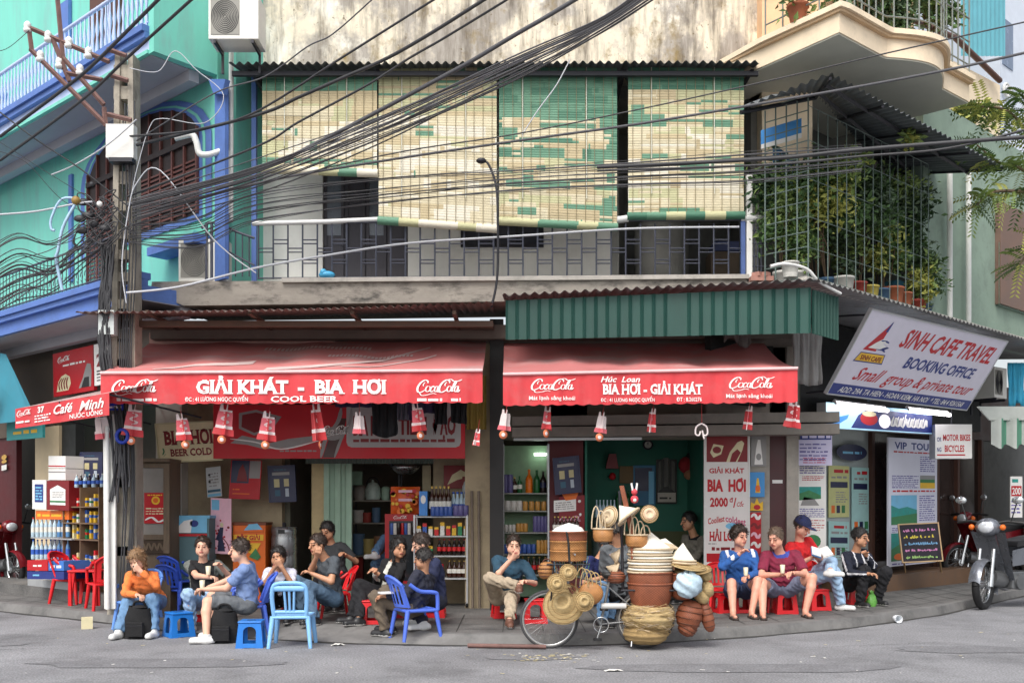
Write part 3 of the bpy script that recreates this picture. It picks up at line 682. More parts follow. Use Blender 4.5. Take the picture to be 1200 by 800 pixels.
# ------------------------------------------------------------- bamboo blinds
BA = [mat('bamboo_pale', c255(216, 205, 174), .7, .2, 9, stretch=(1, 1, 12)), mat('bamboo_tan', c255(196, 180, 144), .7, .16, 9, stretch=(1, 1, 12)), mat('bamboo_cream', c255(228, 221, 202), .7, .15, 9, stretch=(1, 1, 12)),
      mat('bamboo_green', c255(98, 144, 118), .6, .2, 9, stretch=(1, 1, 12)), mat('bamboo_dark_green', c255(72, 122, 98), .6, .2, 9, stretch=(1, 1, 12)), mat('bamboo_olive', c255(194, 192, 150), .65, .2, 9, stretch=(1, 1, 12))]
CORD = mat('blind_cord', c255(140, 128, 100), .8, 0)
def blind(x0, x1, yt, yb0, yb1, seed, fn, label, Y=13.88):
 rnd = random.Random(seed); X0, X1 = X(x0, Y), X(x1, Y); zt, z0, z1 = Z(yt, Y), Z(yb0, Y), Z(yb1, Y)
 W = X1 - X0; n = int((zt - z0) / .034); root = thing('bamboo_blind', label, 'blind', ((X0 + X1) / 2, Y, z1), 0, 'rolled bamboo blinds over the balcony')
 m = MB(); blk = 0; cuts = []; cols = []
 for r in range(n):
  if blk <= 0:
   blk = rnd.choice((2, 2, 3, 4)); nc = rnd.choice((4, 5, 6, 8)); cuts = sorted([0, 1] + [rnd.random() for _ in range(nc)])
   v = r / n; cols = [BA[fn(v, rnd)] for _ in cuts]
  blk -= 1
  for i in range(len(cuts) - 1):
   a, b = cuts[i], cuts[i + 1]
   mt = cols[i] if rnd.random() > .15 else BA[fn(r / n, rnd)]
   sg = .012 * math.sin(r * .7 + seed)
   def q(u, v): return (X0 + W * u, Y + .02 * math.sin(3 * u + seed) + sg * .4, zt + (z0 + (z1 - z0) * u - zt) * v)
   va, vb = r / n, (r + 1) / n; vm = (va + vb) / 2
   P0, P1, Q0, Q1, R0, R1 = Vector(q(a, va)), Vector(q(b, va)), Vector(q(a, vm)), Vector(q(b, vm)), Vector(q(a, vb)), Vector(q(b, vb))
   o = Vector((0, -.0035, 0))
   m.add([P0, P1, Q1 + o, Q0 + o, R1, R0], [(0, 1, 2, 3), (3, 2, 4, 5)], mt)
 m.build('slat_curtain', root, True)
 m = MB(CORD)
 for k in range(13):
  u = (k + .5) / 13; x = X0 + W * u; m.b6(x - .003, x + .003, Y - .018 + .02 * math.sin(3 * u + seed), Y - .009 + .02 * math.sin(3 * u + seed), z0 + (z1 - z0) * u + .02, zt)
 m.use(mat('pull_cord', c255(224, 224, 210), .8, 0))
 for u in (.2, .74): x = X0 + W * u; m.tube([(x, Y - .03, zt), (x, Y - .045, z0 + .3)], .006, 4)
 m.build('cord', root, True)
 m = MB()
 for k in range(6):
  a, b = k / 6, (k + 1) / 6
  m.tube([(X0 + W * a - .01, Y + .01, z0 + (z1 - z0) * a), (X0 + W * b + .01, Y + .01, z0 + (z1 - z0) * b)], .055 + .006 * rnd.random(), 10, BA[rnd.choice((0, 2, 5, 3) if seed != 4 else (3, 4, 5))], caps=True)
 m.build('rolled_bottom', root, True)
def g1(v, r): return r.choice((3, 4, 3)) if v < .16 else (r.choice((3, 3, 0)) if v > .84 else (r.choice((5, 1, 0, 1)) if v < .45 else r.choice((0, 2, 2, 1, 0, 5)) if r.random() > .05 else 3))
def g2(v, r): return r.choice((1, 3, 5, 1)) if v < .28 else (r.choice((0, 2, 0, 1, 2)) if r.random() > .06 else r.choice((3, 5, 5)))
def g3(v, r): return r.choice((3, 4, 3, 3)) if v < .3 else (r.choice((3, 0, 1, 4, 3, 0)) if v < .58 else (r.choice((0, 0, 1, 5)) if r.random() > .2 else 3))
def g4(v, r): return r.choice((4, 3, 4)) if v < .12 else (r.choice((5, 1, 3, 0)) if v < .4 else (r.choice((0, 1, 5, 0, 2)) if r.random() > .10 else r.choice((3, 5))))
blind(307, 442, 86, 198, 203, 1, g1, 'short pale bamboo blind at the left with green top band')
blind(443.5, 582, 80, 258, 268, 2, g2, 'mostly cream bamboo blind, second from the left, hanging lowest at its right corner')
blind(585, 723, 80, 259, 266, 3, g3, 'bamboo blind with a solid green upper third, second from the right')
blind(736, 872, 80, 253, 252, 4, g4, 'bamboo blind beside the dark gap at the right, olive and tan with green bottom roll')

# ------------------------------------------------------------- balcony railing and its neighbours
rail = thing('balcony_railing', 'thin blue grey iron railing with staggered double bars along the balcony', 'railing', (X(590, YB), YB, 4.8))
m = MB(IRON); Yr = YB + .03; fr = front(Yr); zt_, zb_2 = 262, 327
n = 33
for i in range(n + 1):
 px = 303 + i * (871 - 303) / n; m.tube([fr(px, zt_), fr(px, zb_2)], .012, 4, smooth=False)
 if i < n:
  q = px + (871 - 303) / n
  for py in ((281, 285.5, 304.5, 308.5) if i % 2 else (291, 295.5)): m.tube([fr(px, py), fr(q, py)], .009, 4, smooth=False)
m.tube([fr(303, 261), fr(871, 257)], .02, 6); m.tube([fr(303, 326), fr(871, 322)], .012, 4); m.build('bars', rail, True)
m = MB(mat('railing_white', c255(222, 222, 220), .5, .15)); m.tube([fr(296, 262), fr(380, 260), fr(446, 257)], .035, 8); m.tube([fr(722, 258), fr(736, 256)], .05, 8); m.tube([fr(868, 257), fr(900, 255)], .045, 8); m.build('handrail', rail, True)
m = MB(mat('post_blue', c255(80, 104, 160), .5, .2)); m.b6(X(868, Yr), X(873, Yr), Yr - .03, Yr + .03, 4.75, Z(254, Yr)); m.use(WHITE); m.b6(X(874.5, Yr), X(881, Yr), Yr - .03, Yr + .05, 4.75, Z(205, Yr)); m.build('post', rail, True)
m = MB(IRON)
for px in (884, 888, 892, 897): m.tube([fr(px, 262), fr(px, 325)], .01, 4)
for py in (270, 285, 300, 312): m.tube([fr(881, py), fr(899, py)], .01, 4)
m.build('end_grille', rail, True)
r2 = thing('curved_railing', 'short blue railing with rounded top beside the teal wall', 'railing', (X(265, 13.95), 13.95, 4.8))
m = MB(IRON); fr = front(13.95)
m.tube([fr(a, b) for a, b in catmull([(236, 268, 0), (243, 262, 0), (250, 261, 0), (262, 264, 0), (276, 271, 0), (298, 279, 0)], 4) for _ in (0,)] if False else [fr(q.x, q.y) for q in catmull([(236, 268, 0), (243, 262, 0), (250, 261, 0), (262, 264, 0), (276, 271, 0), (298, 279, 0)], 4)], .018, 6)
m.tube([fr(262, 292), fr(298, 311)], .014, 5); m.tube([fr(242, 328), fr(242, 262)], .022, 6); m.tube([fr(248, 328), fr(248, 262)], .022, 6)
for px in (268, 276, 284, 292): m.tube([fr(px, 324), fr(px, 268 + (px - 262) * .3)], .01, 4)
m.build('bars', r2, True)
m = MB(BLUE); m.b6(X(294.5, 14.3), X(300, 14.3), 14.3, 14.38, 4.7, Z(90, 14.3)); one(m, 'blue_post', 'slim tall blue post at the seam between the teal wall and the blinds', 'post', (X(297, 14.3), 14.3, 4.7))
m = MB(WPAINT); m.tube([P(271, 30, 13.95), P(270.5, 260, 13.95)], .035, 8); m.tube([P(q.x, q.y, 13.9) for q in catmull([(205, 162, 0), (224, 158, 0), (230, 166, 0), (234, 180, 0), (246, 181, 0), (262, 177, 0), (266, 186, 0), (266, 252, 0)], 5)], .045, 8)
one(m, 'drain_pipe', 'white drain pipe with double bend on the teal wall', 'pipe', P(266, 252, 13.9))
m = MB(mat('plastic_cyan', c255(80, 176, 222), .4, .15)); m.ball(P(383, 322, 13.9), .09, None, 10, (1.3, .8, .6)); m.ball(P(379, 319, 13.88), .05, None, 8); one(m, 'plastic_bag', 'crumpled light blue plastic bag on the balcony ledge', 'bag', P(383, 326, 13.9))
m = MB(mat('rubble_pink', c255(190, 140, 126), .9, .2))
for k in range(5): m.box(P(884 + k * 4, 327 - (k % 2) * 5, 13.6), (.12, .12, .06), None, rz=k * .8)
one(m, 'brick_rubble', 'small heap of broken pink bricks at the right end of the balcony', 'bricks', P(890, 330, 13.6))
AC1 = mat('ac_case', c255(236, 234, 226), .45, .06, 4, dirt=.2, dcol=(.4, .38, .33)); AC2 = mat('ac_grille', c255(150, 148, 140), .6, .1, 30)
def ac_unit(px0, px1, py0, py1, Y, d, label, side=1, rz=0.0):
 x0, x1, z0, z1 = X(px0, Y), X(px1, Y), Z(py1, Y), Z(py0, Y); r = thing('air_conditioner', label, 'air conditioner', ((x0 + x1) / 2, Y + d / 2, z0), rz, 'air conditioners on the walls')
 W, H = x1 - x0, z1 - z0
 m = MB(AC1); m.box((0, 0, H / 2), (W, d, H)); m.build('case', r, bevel=.012)
 m = MB(AC2); fr = Fr((-W / 2, -d / 2, H), (W, 0, 0), (0, 0, -H), (0, -1, 0)); m.slab(fr, .05, .1, .62, .9, 0.001, .008); m.use(IROND)
 for k in range(9): m.tube([fr(.335 + .27 * math.cos(a), .5 + .36 * math.sin(a), .012) if False else fr(.335 + (.03 + .03 * k) * math.cos(a), .5 + (.04 + .042 * k) * math.sin(a), .012) for a in np.linspace(0, 2 * math.pi, 19)], .004, 3, caps=False)
 m.build('grille', r)
 m = MB(IROND); m.b6(-W * .4, -W * .4 + .03, -d / 2, d / 2, -.05, -.002); m.b6(W * .4 - .03, W * .4, -d / 2, d / 2, -.05, -.002); m.b6(W * .4 - .03, W * .4, d / 2 - .03, d / 2, -.3, -.051); m.b6(-W * .4, -W * .4 + .03, d / 2 - .03, d / 2, -.3, -.051); m.build('bracket', r)
ac_unit(209, 266, 280, 330, 13.95, .35, 'white air conditioner unit standing on the ledge before the teal wall')
ac_unit(244, 303, -6, 46, 13.3, .4, 'white air conditioner unit at the top, bracketed high on the teal wall')
q = onR(1166, 465, 1.3)
ac_unit(1150, 1180, 430, 466, q.y - .4, .5, 'boxy white air conditioner beside the slanted travel sign', rz=R(38))

# ------------------------------------------------------------- awnings
RED = mat('awning_red', c255(212, 62, 68), .65, .14, 2.0, dirt=.3, dcol=(.52, .2, .19), dscale=1.5); CANV = mat('awning_canvas', c255(206, 126, 124), .8, .16, 1.2, dirt=.8, dcol=(.46, .38, .36), dscale=1.6, stretch=(.5, 1, 1))
LETW = mat('lettering_white', c255(250, 244, 240), .55, .05, 9); PINKT = mat('faded_print', c255(216, 190, 186), .8, .15, 3); PIPE = mat('awning_piping', c255(240, 190, 190), .6, .1)
REDP = mat('print_red', c255(190, 22, 34), .5, .1, 3); REDD = mat('print_dark_red', c255(130, 16, 28), .5, .1, 3)
def wave(xx, yy=0): return .011 * math.sin(xx * .11) + .007 * math.sin(xx * .29 + 1) + .004 * math.sin(xx * .53)
def awning(label, x0, x1, yt0, yt1, yb0, yb1, Y, backY, backy, scal, texts, prints, ang=None):
 r = thing('awning', label, 'awning', P((x0 + x1) / 2, (yb0 + yb1) / 2, Y)); fr = ang or front(Y)
 L = lambda a, b, u: a + (b - a) * u
 m = MB(RED); nu = 160
 def vf(u, v):
  px = L(x0, x1, u); t = L(yt0, yt1, u); b = L(yb0, yb1, u) + 1.6 * abs(math.sin(u * math.pi * scal)) - .8
  return fr(px, L(t, b, v), (wave(px) + .006 * math.sin(px * .05 + 1)) * (.25 + v))
 m.grid(vf, nu, 4); va = m.build('valance', r, True)
 m = MB(LETW); texts(m, fr, lambda a, b: (wave(a) + .006 * math.sin(a * .05 + 1)) * (.25 + max(0, min(1, (b - L(yt0, yt1, (a - x0) / (x1 - x0))) / (yb0 - yt0))))); l = m.build('lettering', va)
 l.matrix_parent_inverse = Matrix.Identity(4); 
 for v_ in l.data.vertices: v_.co = v_.co - Vector(r.location)
 m = MB(CANV); bz = EYE - (backy - HOR) / F * backY
 def cf(u, v):
  p = fr(L(x0, x1, u), L(yt0, yt1, u), 0); q = Vector((p.x, backY, bz)) if ang is None else p + LI * (backY - Y) + Vector((0, 0, bz))
  s = p.lerp(q, v); s.z -= (.05 + .02 * math.sin(u * 19 * (1 + .1 * v)) + .012 * math.sin(u * 47)) * math.sin(math.pi * v); return s
 m.grid(cf, 90, 12); cv = m.build('canvas', r, True)
 if prints:
  m = MB(PINKT); prints(m, lambda a, b: cf(a, b) + Vector((0, -.004, .008))); q = m.build('faded_print', cv)
  for v_ in q.data.vertices: v_.co = v_.co - Vector(r.location)
 m = MB(PIPE); m.tube([fr(L(x0, x1, u), L(yt0, yt1, u), .01) for u in np.linspace(0, 1, 12)], .022, 6); m.build('piping', r, True)
 m = MB(IROND)
 for u in (.01, .34, .66, .99):
  a, b = cf(u, 0), cf(u, 1); m.tube([a + Vector((0, .04, -.05)), a.lerp(b, .5) + Vector((0, 0, -.13)), b + Vector((0, -.05, -.10))], .016, 5)
  if u in (.01, .99): m.tube([a + Vector((0, .06, -.06)), Vector((b.x, b.y - .05, a.z - .25))], .014, 5)
 m.build('frame', r, True)
 return r
def t_left(m, fr, fn):
 for x in (132, 488): m.wordmark(fr, x, 444, x + 52, 464.5, .012, LETW, fn); m.scribble(fr, x + 1, 465, x + 52, 471, 1, .012, LETW, .62)
 m.text(fr, 'GIẢI KHÁT  -  BIA  HƠI', 230, 453, 446, 460.5, .012, LETW, .045, True, fn=fn); m.stroke(fr, [(440, 448.5), (443, 447.5), (444.5, 444)], 2.6, .012, LETW, fn)
 m.text(fr, 'ĐC : 41 LƯƠNG NGỌC QUYẾN', 217, 291, 465.4, 470, .012, LETW, .02, fn=fn); m.text(fr, 'COOL BEER', 317, 397, 464, 470.5, .012, LETW, .03, True, fn=fn)
def p_left(m, q):
 def band(pts, w0, w1):
  k = len(pts)
  for i in range(k - 1):
   (a, b), (c, d) = pts[i], pts[i + 1]; wa, wb = w0 + (w1 - w0) * i / k, w0 + (w1 - w0) * (i + 1) / k
   m.poly([q(a, b), q(c, d), q(c, d + wb), q(a, b + wa)])
 band([(.42 + .06 * i, .05 + .012 * i * i) for i in range(8)], .10, .015); band([(.62 + .035 * i, .12 + .006 * i * i) for i in range(8)], .02, .04)
 band([(.12 + .05 * i, .09 + .03 * i) for i in range(6)], .02, .12)
 for k in range(26):
  x = .36 + k * .012; m.poly([q(x, .62), q(x + .007, .62), q(x + .007, .67 + .03 * random.random()), q(x, .67)])
 for k in range(22):
  x = .56 + k * .011; m.poly([q(x, .42), q(x + .007, .42), q(x + .007, .47 + .03 * random.random()), q(x, .47)])
awning('larger faded red awning with white shop lettering over the left bar', 118, 565.5, 437, 434, 473, 471.5, 12.7, 14.85, 391, 31, t_left, p_left)
def t_right(m, fr, fn):
 m.wordmark(fr, 622, 443, 673, 461, .012, LETW, fn); m.wordmark(fr, 854, 441, 906, 459, .012, LETW, fn)
 m.text(fr, 'Mát lạnh sảng khoái', 620, 674, 464, 468.5, .012, LETW, .015, fn=fn); m.text(fr, 'Mát lạnh sảng khoái', 851, 905, 461.5, 466, .012, LETW, .015, fn=fn)
 m.text(fr, 'Húc  Loan', 704, 749, 441, 447.5, .012, LETW, .02, shear=.35, fn=fn); m.text(fr, 'BIA HƠI - GIẢI KHÁT', 706, 823, 450.5, 461.5, .012, LETW, .035, True, fn=fn); m.stroke(fr, [(745, 452.5), (747.4, 451.5), (748.4, 449)], 1.9, .012, LETW, fn)
 m.text(fr, 'ĐC : 41 LƯƠNG NGỌC QUYẾN', 704, 767, 466.5, 470.5, .012, LETW, .015, fn=fn); m.text(fr, 'ĐT : 8.260276', 793, 822, 465.5, 470, .012, LETW, .015, fn=fn)
awning('smaller faded red awning with white lettering over the right bar', 589.5, 934.5, 438.5, 431.5, 475, 471, 12.7, 14.4, 402, 24, t_right, None)
f0, f1 = onL(18, 480, -.9), onL(128, 455, -.9)
qfr = quadfr(onL(18, 479, -.9), onL(128, 460, -.9), onL(18, 502, -.9), 110, 23)
def t_minh(m, fr, fn):
 m.wordmark(fr, 3, 2.5, 21, 11, .012, LETW); m.scribble(fr, 2, 14, 21, 19, 1, .012, LETW, .5)
 m.text(fr, '37', 30, 38, 2.5, 9, .012, LETW, .04); m.scribble(fr, 26, 10.5, 46, 20, 2, .012, LETW, .6)
 m.text(fr, 'Café', 48, 70, 3.5, 13.5, .012, LETW, .02, shear=.3); m.text(fr, 'Minh', 79, 104, 4, 14, .012, LETW, .02, shear=.3); m.text(fr, 'NƯỚC UỐNG', 68, 104, 16.5, 21, .012, LETW, .02)
awning('small red awning of the cafe at the far left behind the utility pole', 0, 110, 0, 0, 23, 23, 14.5, 15.4, 594 - .42 * F / 15.4 + EYE * 0 + 0, 9, t_minh, None, ang=qfr) if False else None
r = thing('awning', 'small red awning of the cafe at the far left behind the utility pole', 'awning', qfr(55, 23))
m = MB(RED); m.grid(lambda u, v: qfr(110 * u, 23 * v, .006 * math.sin(u * 22)), 40, 2); va = m.build('valance', r, True)
m = MB(LETW); t_minh(m, qfr, None); l = m.build('lettering', va)
for v_ in l.data.vertices: v_.co = v_.co - Vector(r.location)
m = MB(mat('canvas_grey_pink', c255(188, 160, 156), .8, .15, 2, dirt=.5, dcol=(.3, .26, .25))); m.grid(lambda u, v: qfr(110 * u, 0) + LI * (1.3 * v) + Vector((0, 0, .38 * v)), 20, 3); m.build('canvas', r, True)
m = MB(IROND)
for u in (2, 55, 108): m.tube([qfr(u, 1), qfr(u, 18) + LI * 1.3], .014, 5)
m.build('frame', r, True)

# ------------------------------------------------------------- paper bells hung under the awnings
BW, BP = mat('bell_white', c255(250, 236, 234), .6, .05), mat('bell_pink', c255(240, 120, 130), .6, .1); BO = mat('bell_disc', c255(244, 138, 96), .6, .1, 20)
def bell(px, py0, py1, Y, rot, style, label, disc=True):
 s = Y / F; top = P(px, py0, Y); h = (py1 - py0) * s; z0 = top.z
 r = thing('paper_bell', label, 'hanging ornament', (top.x, Y, z0), R(rot), 'paper bells hung under the awnings')
 st = MB(mat('string_red', c255(190, 60, 60), .8, 0)); st.tube([(0, 0, 0), (0, 0, .16)], .004, 4); st.build('string', r)
 w0, w1 = h * .27, h * .36; sk = math.sin(px); r.rotation_euler = (.12 * math.sin(px * 3), .16 * sk, R(rot))
 def panel(mb, ang, cols):
  d = Vector((math.cos(ang), math.sin(ang), 0)); n_ = Vector((-d.y, d.x, 0)) * .006
  def row(t0, t1, mt, k0, k1):
   a0, a1 = w0 + (w1 - w0) * t0 ** 1.5, w0 + (w1 - w0) * t1 ** 1.5
   mb.prism([d * (a0 * k0) + Vector((0, 0, -h * t0)), d * (a0 * k1) + Vector((0, 0, -h * t0)), d * (a1 * k1) + Vector((0, 0, -h * t1)), d * (a1 * k0) + Vector((0, 0, -h * t1))], n_, mt)
  a, b = cols; row(0, .08, BW, -.9, .9); row(.08, .62, a, -1, 1); row(.62, .74, BW, -1.05 + .1 * sk, 1.05); row(.74, 1, b, -1.1, 1.1 + .12 * sk)
  mb.stroke(Fr((0, 0, 0), d, (0, 0, -1), Vector((-d.y, d.x, 0)) * -1), [(-.3 * w0, .12 * h), (.4 * w0, .2 * h), (-.4 * w0, .36 * h), (.5 * w0, .46 * h), (-.2 * w0, .56 * h)], .03, .004, BW)
  mb.prism([d * (-w0 * .9) + Vector((0, 0, .0)), d * (-w0 * .35), d * (-w0 * .5) + Vector((0, 0, h * .22)), d * (-w0 * .85) + Vector((0, 0, h * .2))], n_, BW)
 c1 = {0: (RED, RED), 1: (BP, RED), 2: (BW, BP), 3: (BP, BW)}[style]
 m = MB(); panel(m, 0, c1); m.build('front_panel', r)
 m = MB(); w0, w1 = w0 * .7, w1 * .7; panel(m, math.pi / 2 + .3 * sk, (RED, RED) if style != 2 else c1); m.build('cross_panel', r)
 if disc: 
  m = MB(BO); m.lathe([(.001, -.004), (.055, -.004), (.055, .004), (.001, .004)], (0, 0, -h - .06), 14, M=Matrix.Rotation(R(90), 3, 'X')); m.use(BW); m.lathe([(.018, -.006), (.026, -.006), (.026, .006), (.018, .006)], (0, 0, -h - .06), 12, M=Matrix.Rotation(R(90), 3, 'X')); m.build('disc', r)
bells = [(118, 489, 514, 25, 2, 0, 'pale pink paper bell at the far left awning corner beside the pole'), (158, 480, 511, 10, 1, 1, 'red and white paper bell in front of the cables on the pole'),
 (213, 490, 516, 40, 1, 1, 'red paper bell hanging before the cream beer sign'), (265, 480, 510, 20, 1, 1, 'red and white paper bell right of the cream beer sign'),
 (315, 488, 516, 15, 1, 1, 'red and white paper bell before the left half of the red banner'), (370, 480, 516, 84, 0, 1, 'paper bell seen edge on as a narrow red strip'),
 (421, 487, 508, 30, 2, 0, 'small pink paper bell left of the hanging black shirt'), (489, 478, 505, 35, 1, 1, 'pink paper bell hanging among the black clothes'),
 (560, 506, 522, 62, 3, 0, 'small pink and silver paper bell beside the wall pillar'), (593, 484, 504, 12, 2, 1, 'white and pink paper bell at the left end of the right awning'),
 (642, 481, 503, 48, 1, 1, 'paper bell with a red fin, second from the left under the right awning'), (706, 487, 507, 20, 2, 1, 'white paper bell with a red disc under the middle of the right awning'),
 (765, 483, 506, 70, 3, 0, 'twisted grey paper bell showing a red fin, above the basket seller'), (878, 480, 503, 72, 3, 0, 'twisted grey and red paper bell above the price board'),
 (931, 474, 501, 8, 0, 0, 'bright red paper bell at the right end of the right awning')]
for px, a, b, rot, st, dc, lb in bells: bell(px, a, b, 12.95, rot, st, lb, bool(dc))
r = thing('bare_hook', 'bare wire hook ornament that lost its paper, under the right awning', 'hanging ornament', P(822, 475, 12.95), 0, 'paper bells hung under the awnings')
m = MB(BW); fr = front(12.95); m.tube([fr(822, 472), fr(822.5, 496)], .004, 4, mat('string_red', (0, 0, 0)))
for sx in (-1, 1): m.tube([fr(822 + sx * q.x, q.y) for q in catmull([(0, 496, 0), (6, 500, 0), (7, 508, 0), (3, 510, 0), (1, 505, 0)], 4)], .012, 5, BW)
m.tube([fr(823, 504), fr(825, 514)], .012, 5); m.build('wire', r, True)

# ------------------------------------------------------------- clothes on the line under the big awning
CLB = mat('cloth_black', (.012, .012, .014), .9, .2, 6, bump=.3); CLV = mat('cloth_violet', c255(58, 50, 78), .9, .2, 6); CLG = mat('cloth_grey', c255(96, 96, 108), .9, .2, 6)
def cloth(px0, px1, py0, py1, Y, mt, label, hem):
 fr = front(Y); m = MB(mt); k = 18
 def fn(u, v):
  b = py1 + hem(u); return fr(px0 + (px1 - px0) * (u + .04 * math.sin(9 * v) * (u - .5)), py0 + (b - py0) * v, .03 * math.sin(u * 17 + v * 2) * (.3 + v) + .02 * math.sin(u * 40))
 m.grid(fn, k, 8); o = one(m, 'hanging_clothes', label, 'clothes', fr((px0 + px1) / 2, py0), 'clothes drying under the large awning')
 md = o.modifiers.new('solid', 'SOLIDIFY'); md.thickness = .012
cloth(437, 466, 468, 508, 13.5, CLB, 'large black shirt hanging in front of the red banner', lambda u: 5 * math.sin(u * 3.1))
cloth(466, 479, 468, 492, 13.52, CLG, 'grey cloth hanging right of the large black shirt', lambda u: 0)
cloth(477, 512, 468, 484, 13.56, CLV, 'dark violet cloth hanging behind the pink bell', lambda u: 8 * (abs(u - .1) < .2))
cloth(510, 524, 468, 497, 13.5, CLB, 'narrow black trousers leg hanging under the awning', lambda u: 0)
cloth(529, 547, 468, 495, 13.5, CLB, 'short black garment hanging rightmost under the awning', lambda u: 2 * u)
cloth(394, 436, 468, 477, 13.55, CLV, 'dark cloth rolled on the line left of the large black shirt', lambda u: 0)
m = MB(BLK2); m.tube([P(390, 471, 13.53), P(560, 468, 13.53)], .006, 4); one(m, 'clothes_line', 'thin dark clothes line under the large awning', 'line', P(390, 471, 13.53))
cloth(929, 963, 384, 446, 13.9, mat('sheet_grey', c255(150, 148, 146), .9, .15, 4), 'grey sheet hanging in the dark under the green fascia', lambda u: 6 * math.sin(u * 2.5))
cloth(848, 880, 388, 402, 14.0, mat('sheet_grey2', c255(120, 116, 112), .9, .15, 4), 'grey rag bundled under the green fascia', lambda u: -6 * math.sin(u * 6.2))
m = MB(mat('curtain_ochre', c255(150, 128, 60), .8, .2, 6, stretch=(6, 6, 1))); m.grid(lambda u, v: P(547 + 23 * u, 440 + 63 * v, 14.4) + Vector((0, .02 * math.sin(u * 20), 0)), 20, 3); o = one(m, 'curtain', 'ochre curtain strip beside the dark post', 'curtain', P(558, 500, 14.4))
# ------------------------------------------------------------- signs and posters
PW = mat('print_white', c255(240, 238, 234), .5, .05, 5); PGR = mat('print_grey', c255(150, 148, 146), .5, .1, 5); PBL = mat('print_blue', c255(40, 56, 130), .5, .08, 5); PVI = mat('print_violet_ink', c255(112, 104, 168), .6, .1, 8)
PSK = mat('print_sky', c255(120, 190, 226), .5, .12, 5); PGN = mat('print_green', c255(58, 128, 78), .5, .3, 20); PYE = mat('print_yellow', c255(238, 190, 48), .5, .12, 8); PCR = mat('print_cream', c255(226, 216, 176), .6, .15, 4, dirt=.25, dcol=(.45, .38, .22))
PMAR = mat('print_maroon', c255(128, 24, 30), .5, .1, 4); PPK = mat('print_pink', c255(240, 190, 206), .5, .12, 6); PNV = mat('print_navy', c255(28, 34, 72), .4, .12, 4); POR = mat('print_orange', c255(232, 112, 34), .5, .12, 5); PBK = mat('print_black', (.02, .02, .02), .5, 0); PTQ = mat('print_turquoise', c255(40, 150, 140), .5, .25, 12); PPL = mat('print_pale_lilac', c255(214, 208, 236), .5, .06, 5)
def board(name, label, fr, x0, y0, x1, y1, bg, draw, cat='sign', th=.02, parts=True, edge=None, frame=None, group=None):
 """a real board: panel (> nothing) with its printing 4 mm proud"""
 c = fr((x0 + x1) / 2, y1); r = thing(name, label, cat, c, 0, group)
 m = MB(bg); m.slab(fr, x0, y0, x1, y1, -th, 0, edge or bg); m.rect(fr, x0, y0, x1, y1, .0025, bg); pn = m.build('panel', r, True)
 m = MB(); draw(m, fr); m.build('printing', r, True)
 if frame:
  e = .02 / fr.ux.length; f_ = .02 / fr.uy.length; m = MB(frame)
  for a, b, c_, d in ((x0 - e, y0 - f_, x1 + e, y0), (x0 - e, y1, x1 + e, y1 + f_), (x0 - e, y0, x0, y1), (x1, y0, x1 + e, y1)): m.slab(fr, a, b, c_, d, -th - .004, .012)
  m.build('frame', r, True)
 return r
# the slanted travel sign
TLc, TRc, BLc = Vector((4.93, 13.64, 4.30)), Vector((8.28, 16.65, 4.36)), Vector((4.47, 14.12, 3.22))
fr = quadfr(TLc, TRc, BLc, 100, 100)
def dr(m, f):
 m.text(f, 'SINH CAFE TRAVEL', 26, 95, 11, 33, .006, REDP, .025, shear=.12); m.text(f, 'BOOKING OFFICE', 36, 88, 43, 57, .006, PBL, .03, shear=.1)
 m.text(f, 'Small  group & private tour', 9, 93, 64, 80, .006, REDP, .01, shear=.25)
 m.rect(f, 0, 87, 100, 100, .004, PBL); m.text(f, "ADD: 29A TA HIEN - HOAN KIEM, HA NOI  * TEL: 84.4 9261568", 5, 94, 90, 97, .007, PW, .01, shear=.15)
 m.shape(f, [(16, 7), (14.5, 44), (6.5, 44)], .004, REDP); m.shape(f, [(16, 7), (15.6, 20), (14, 20), (15.2, 9)], .0055, PBL)
 m.shape(f, [(15.3, 28), (19, 30), (19.5, 34), (16, 33), (20, 38), (15, 41), (9, 41), (12, 34)], .006, PW); m.stroke(f, [(14.5, 31), (17, 30), (19.5, 32)], 2.0, .0075, PBL); m.stroke(f, [(14, 41), (17, 41), (20.5, 37), (18, 40), (20, 43)], 1.8, .0075, PBL)
 m.shape(f, [(6.3, 47), (21.5, 46), (22.5, 58), (4.3, 59)], .004, PBL); m.shape(f, [(6.6, 48), (21, 47), (21.8, 56.5), (5, 57.5)], .006, PYE); m.text(f, 'SINH CAFE', 7.5, 20.5, 50, 55.5, .008, REDD, .03)
r = board('slanted_sign', 'large slanted white travel office sign with red lettering and sail logo, leaning over the corner', fr, 0, 0, 100, 100, mat('sign_lilac', c255(222, 218, 232), .5, .06, 2, dirt=.15, dcol=(.5, .48, .5)), dr, th=.04, frame=ALU)
m = MB(IROND)
for a in (10, 50, 90): m.tube([fr(a, 2, -.05), fr(a, 2, -.05) + RI * 1.0 + Vector((0, 0, .1))], .016, 5); m.tube([fr(a, 95, -.05), fr(a, 95, -.05) + RI * .6], .016, 5)
m.build('bracket', r, True)
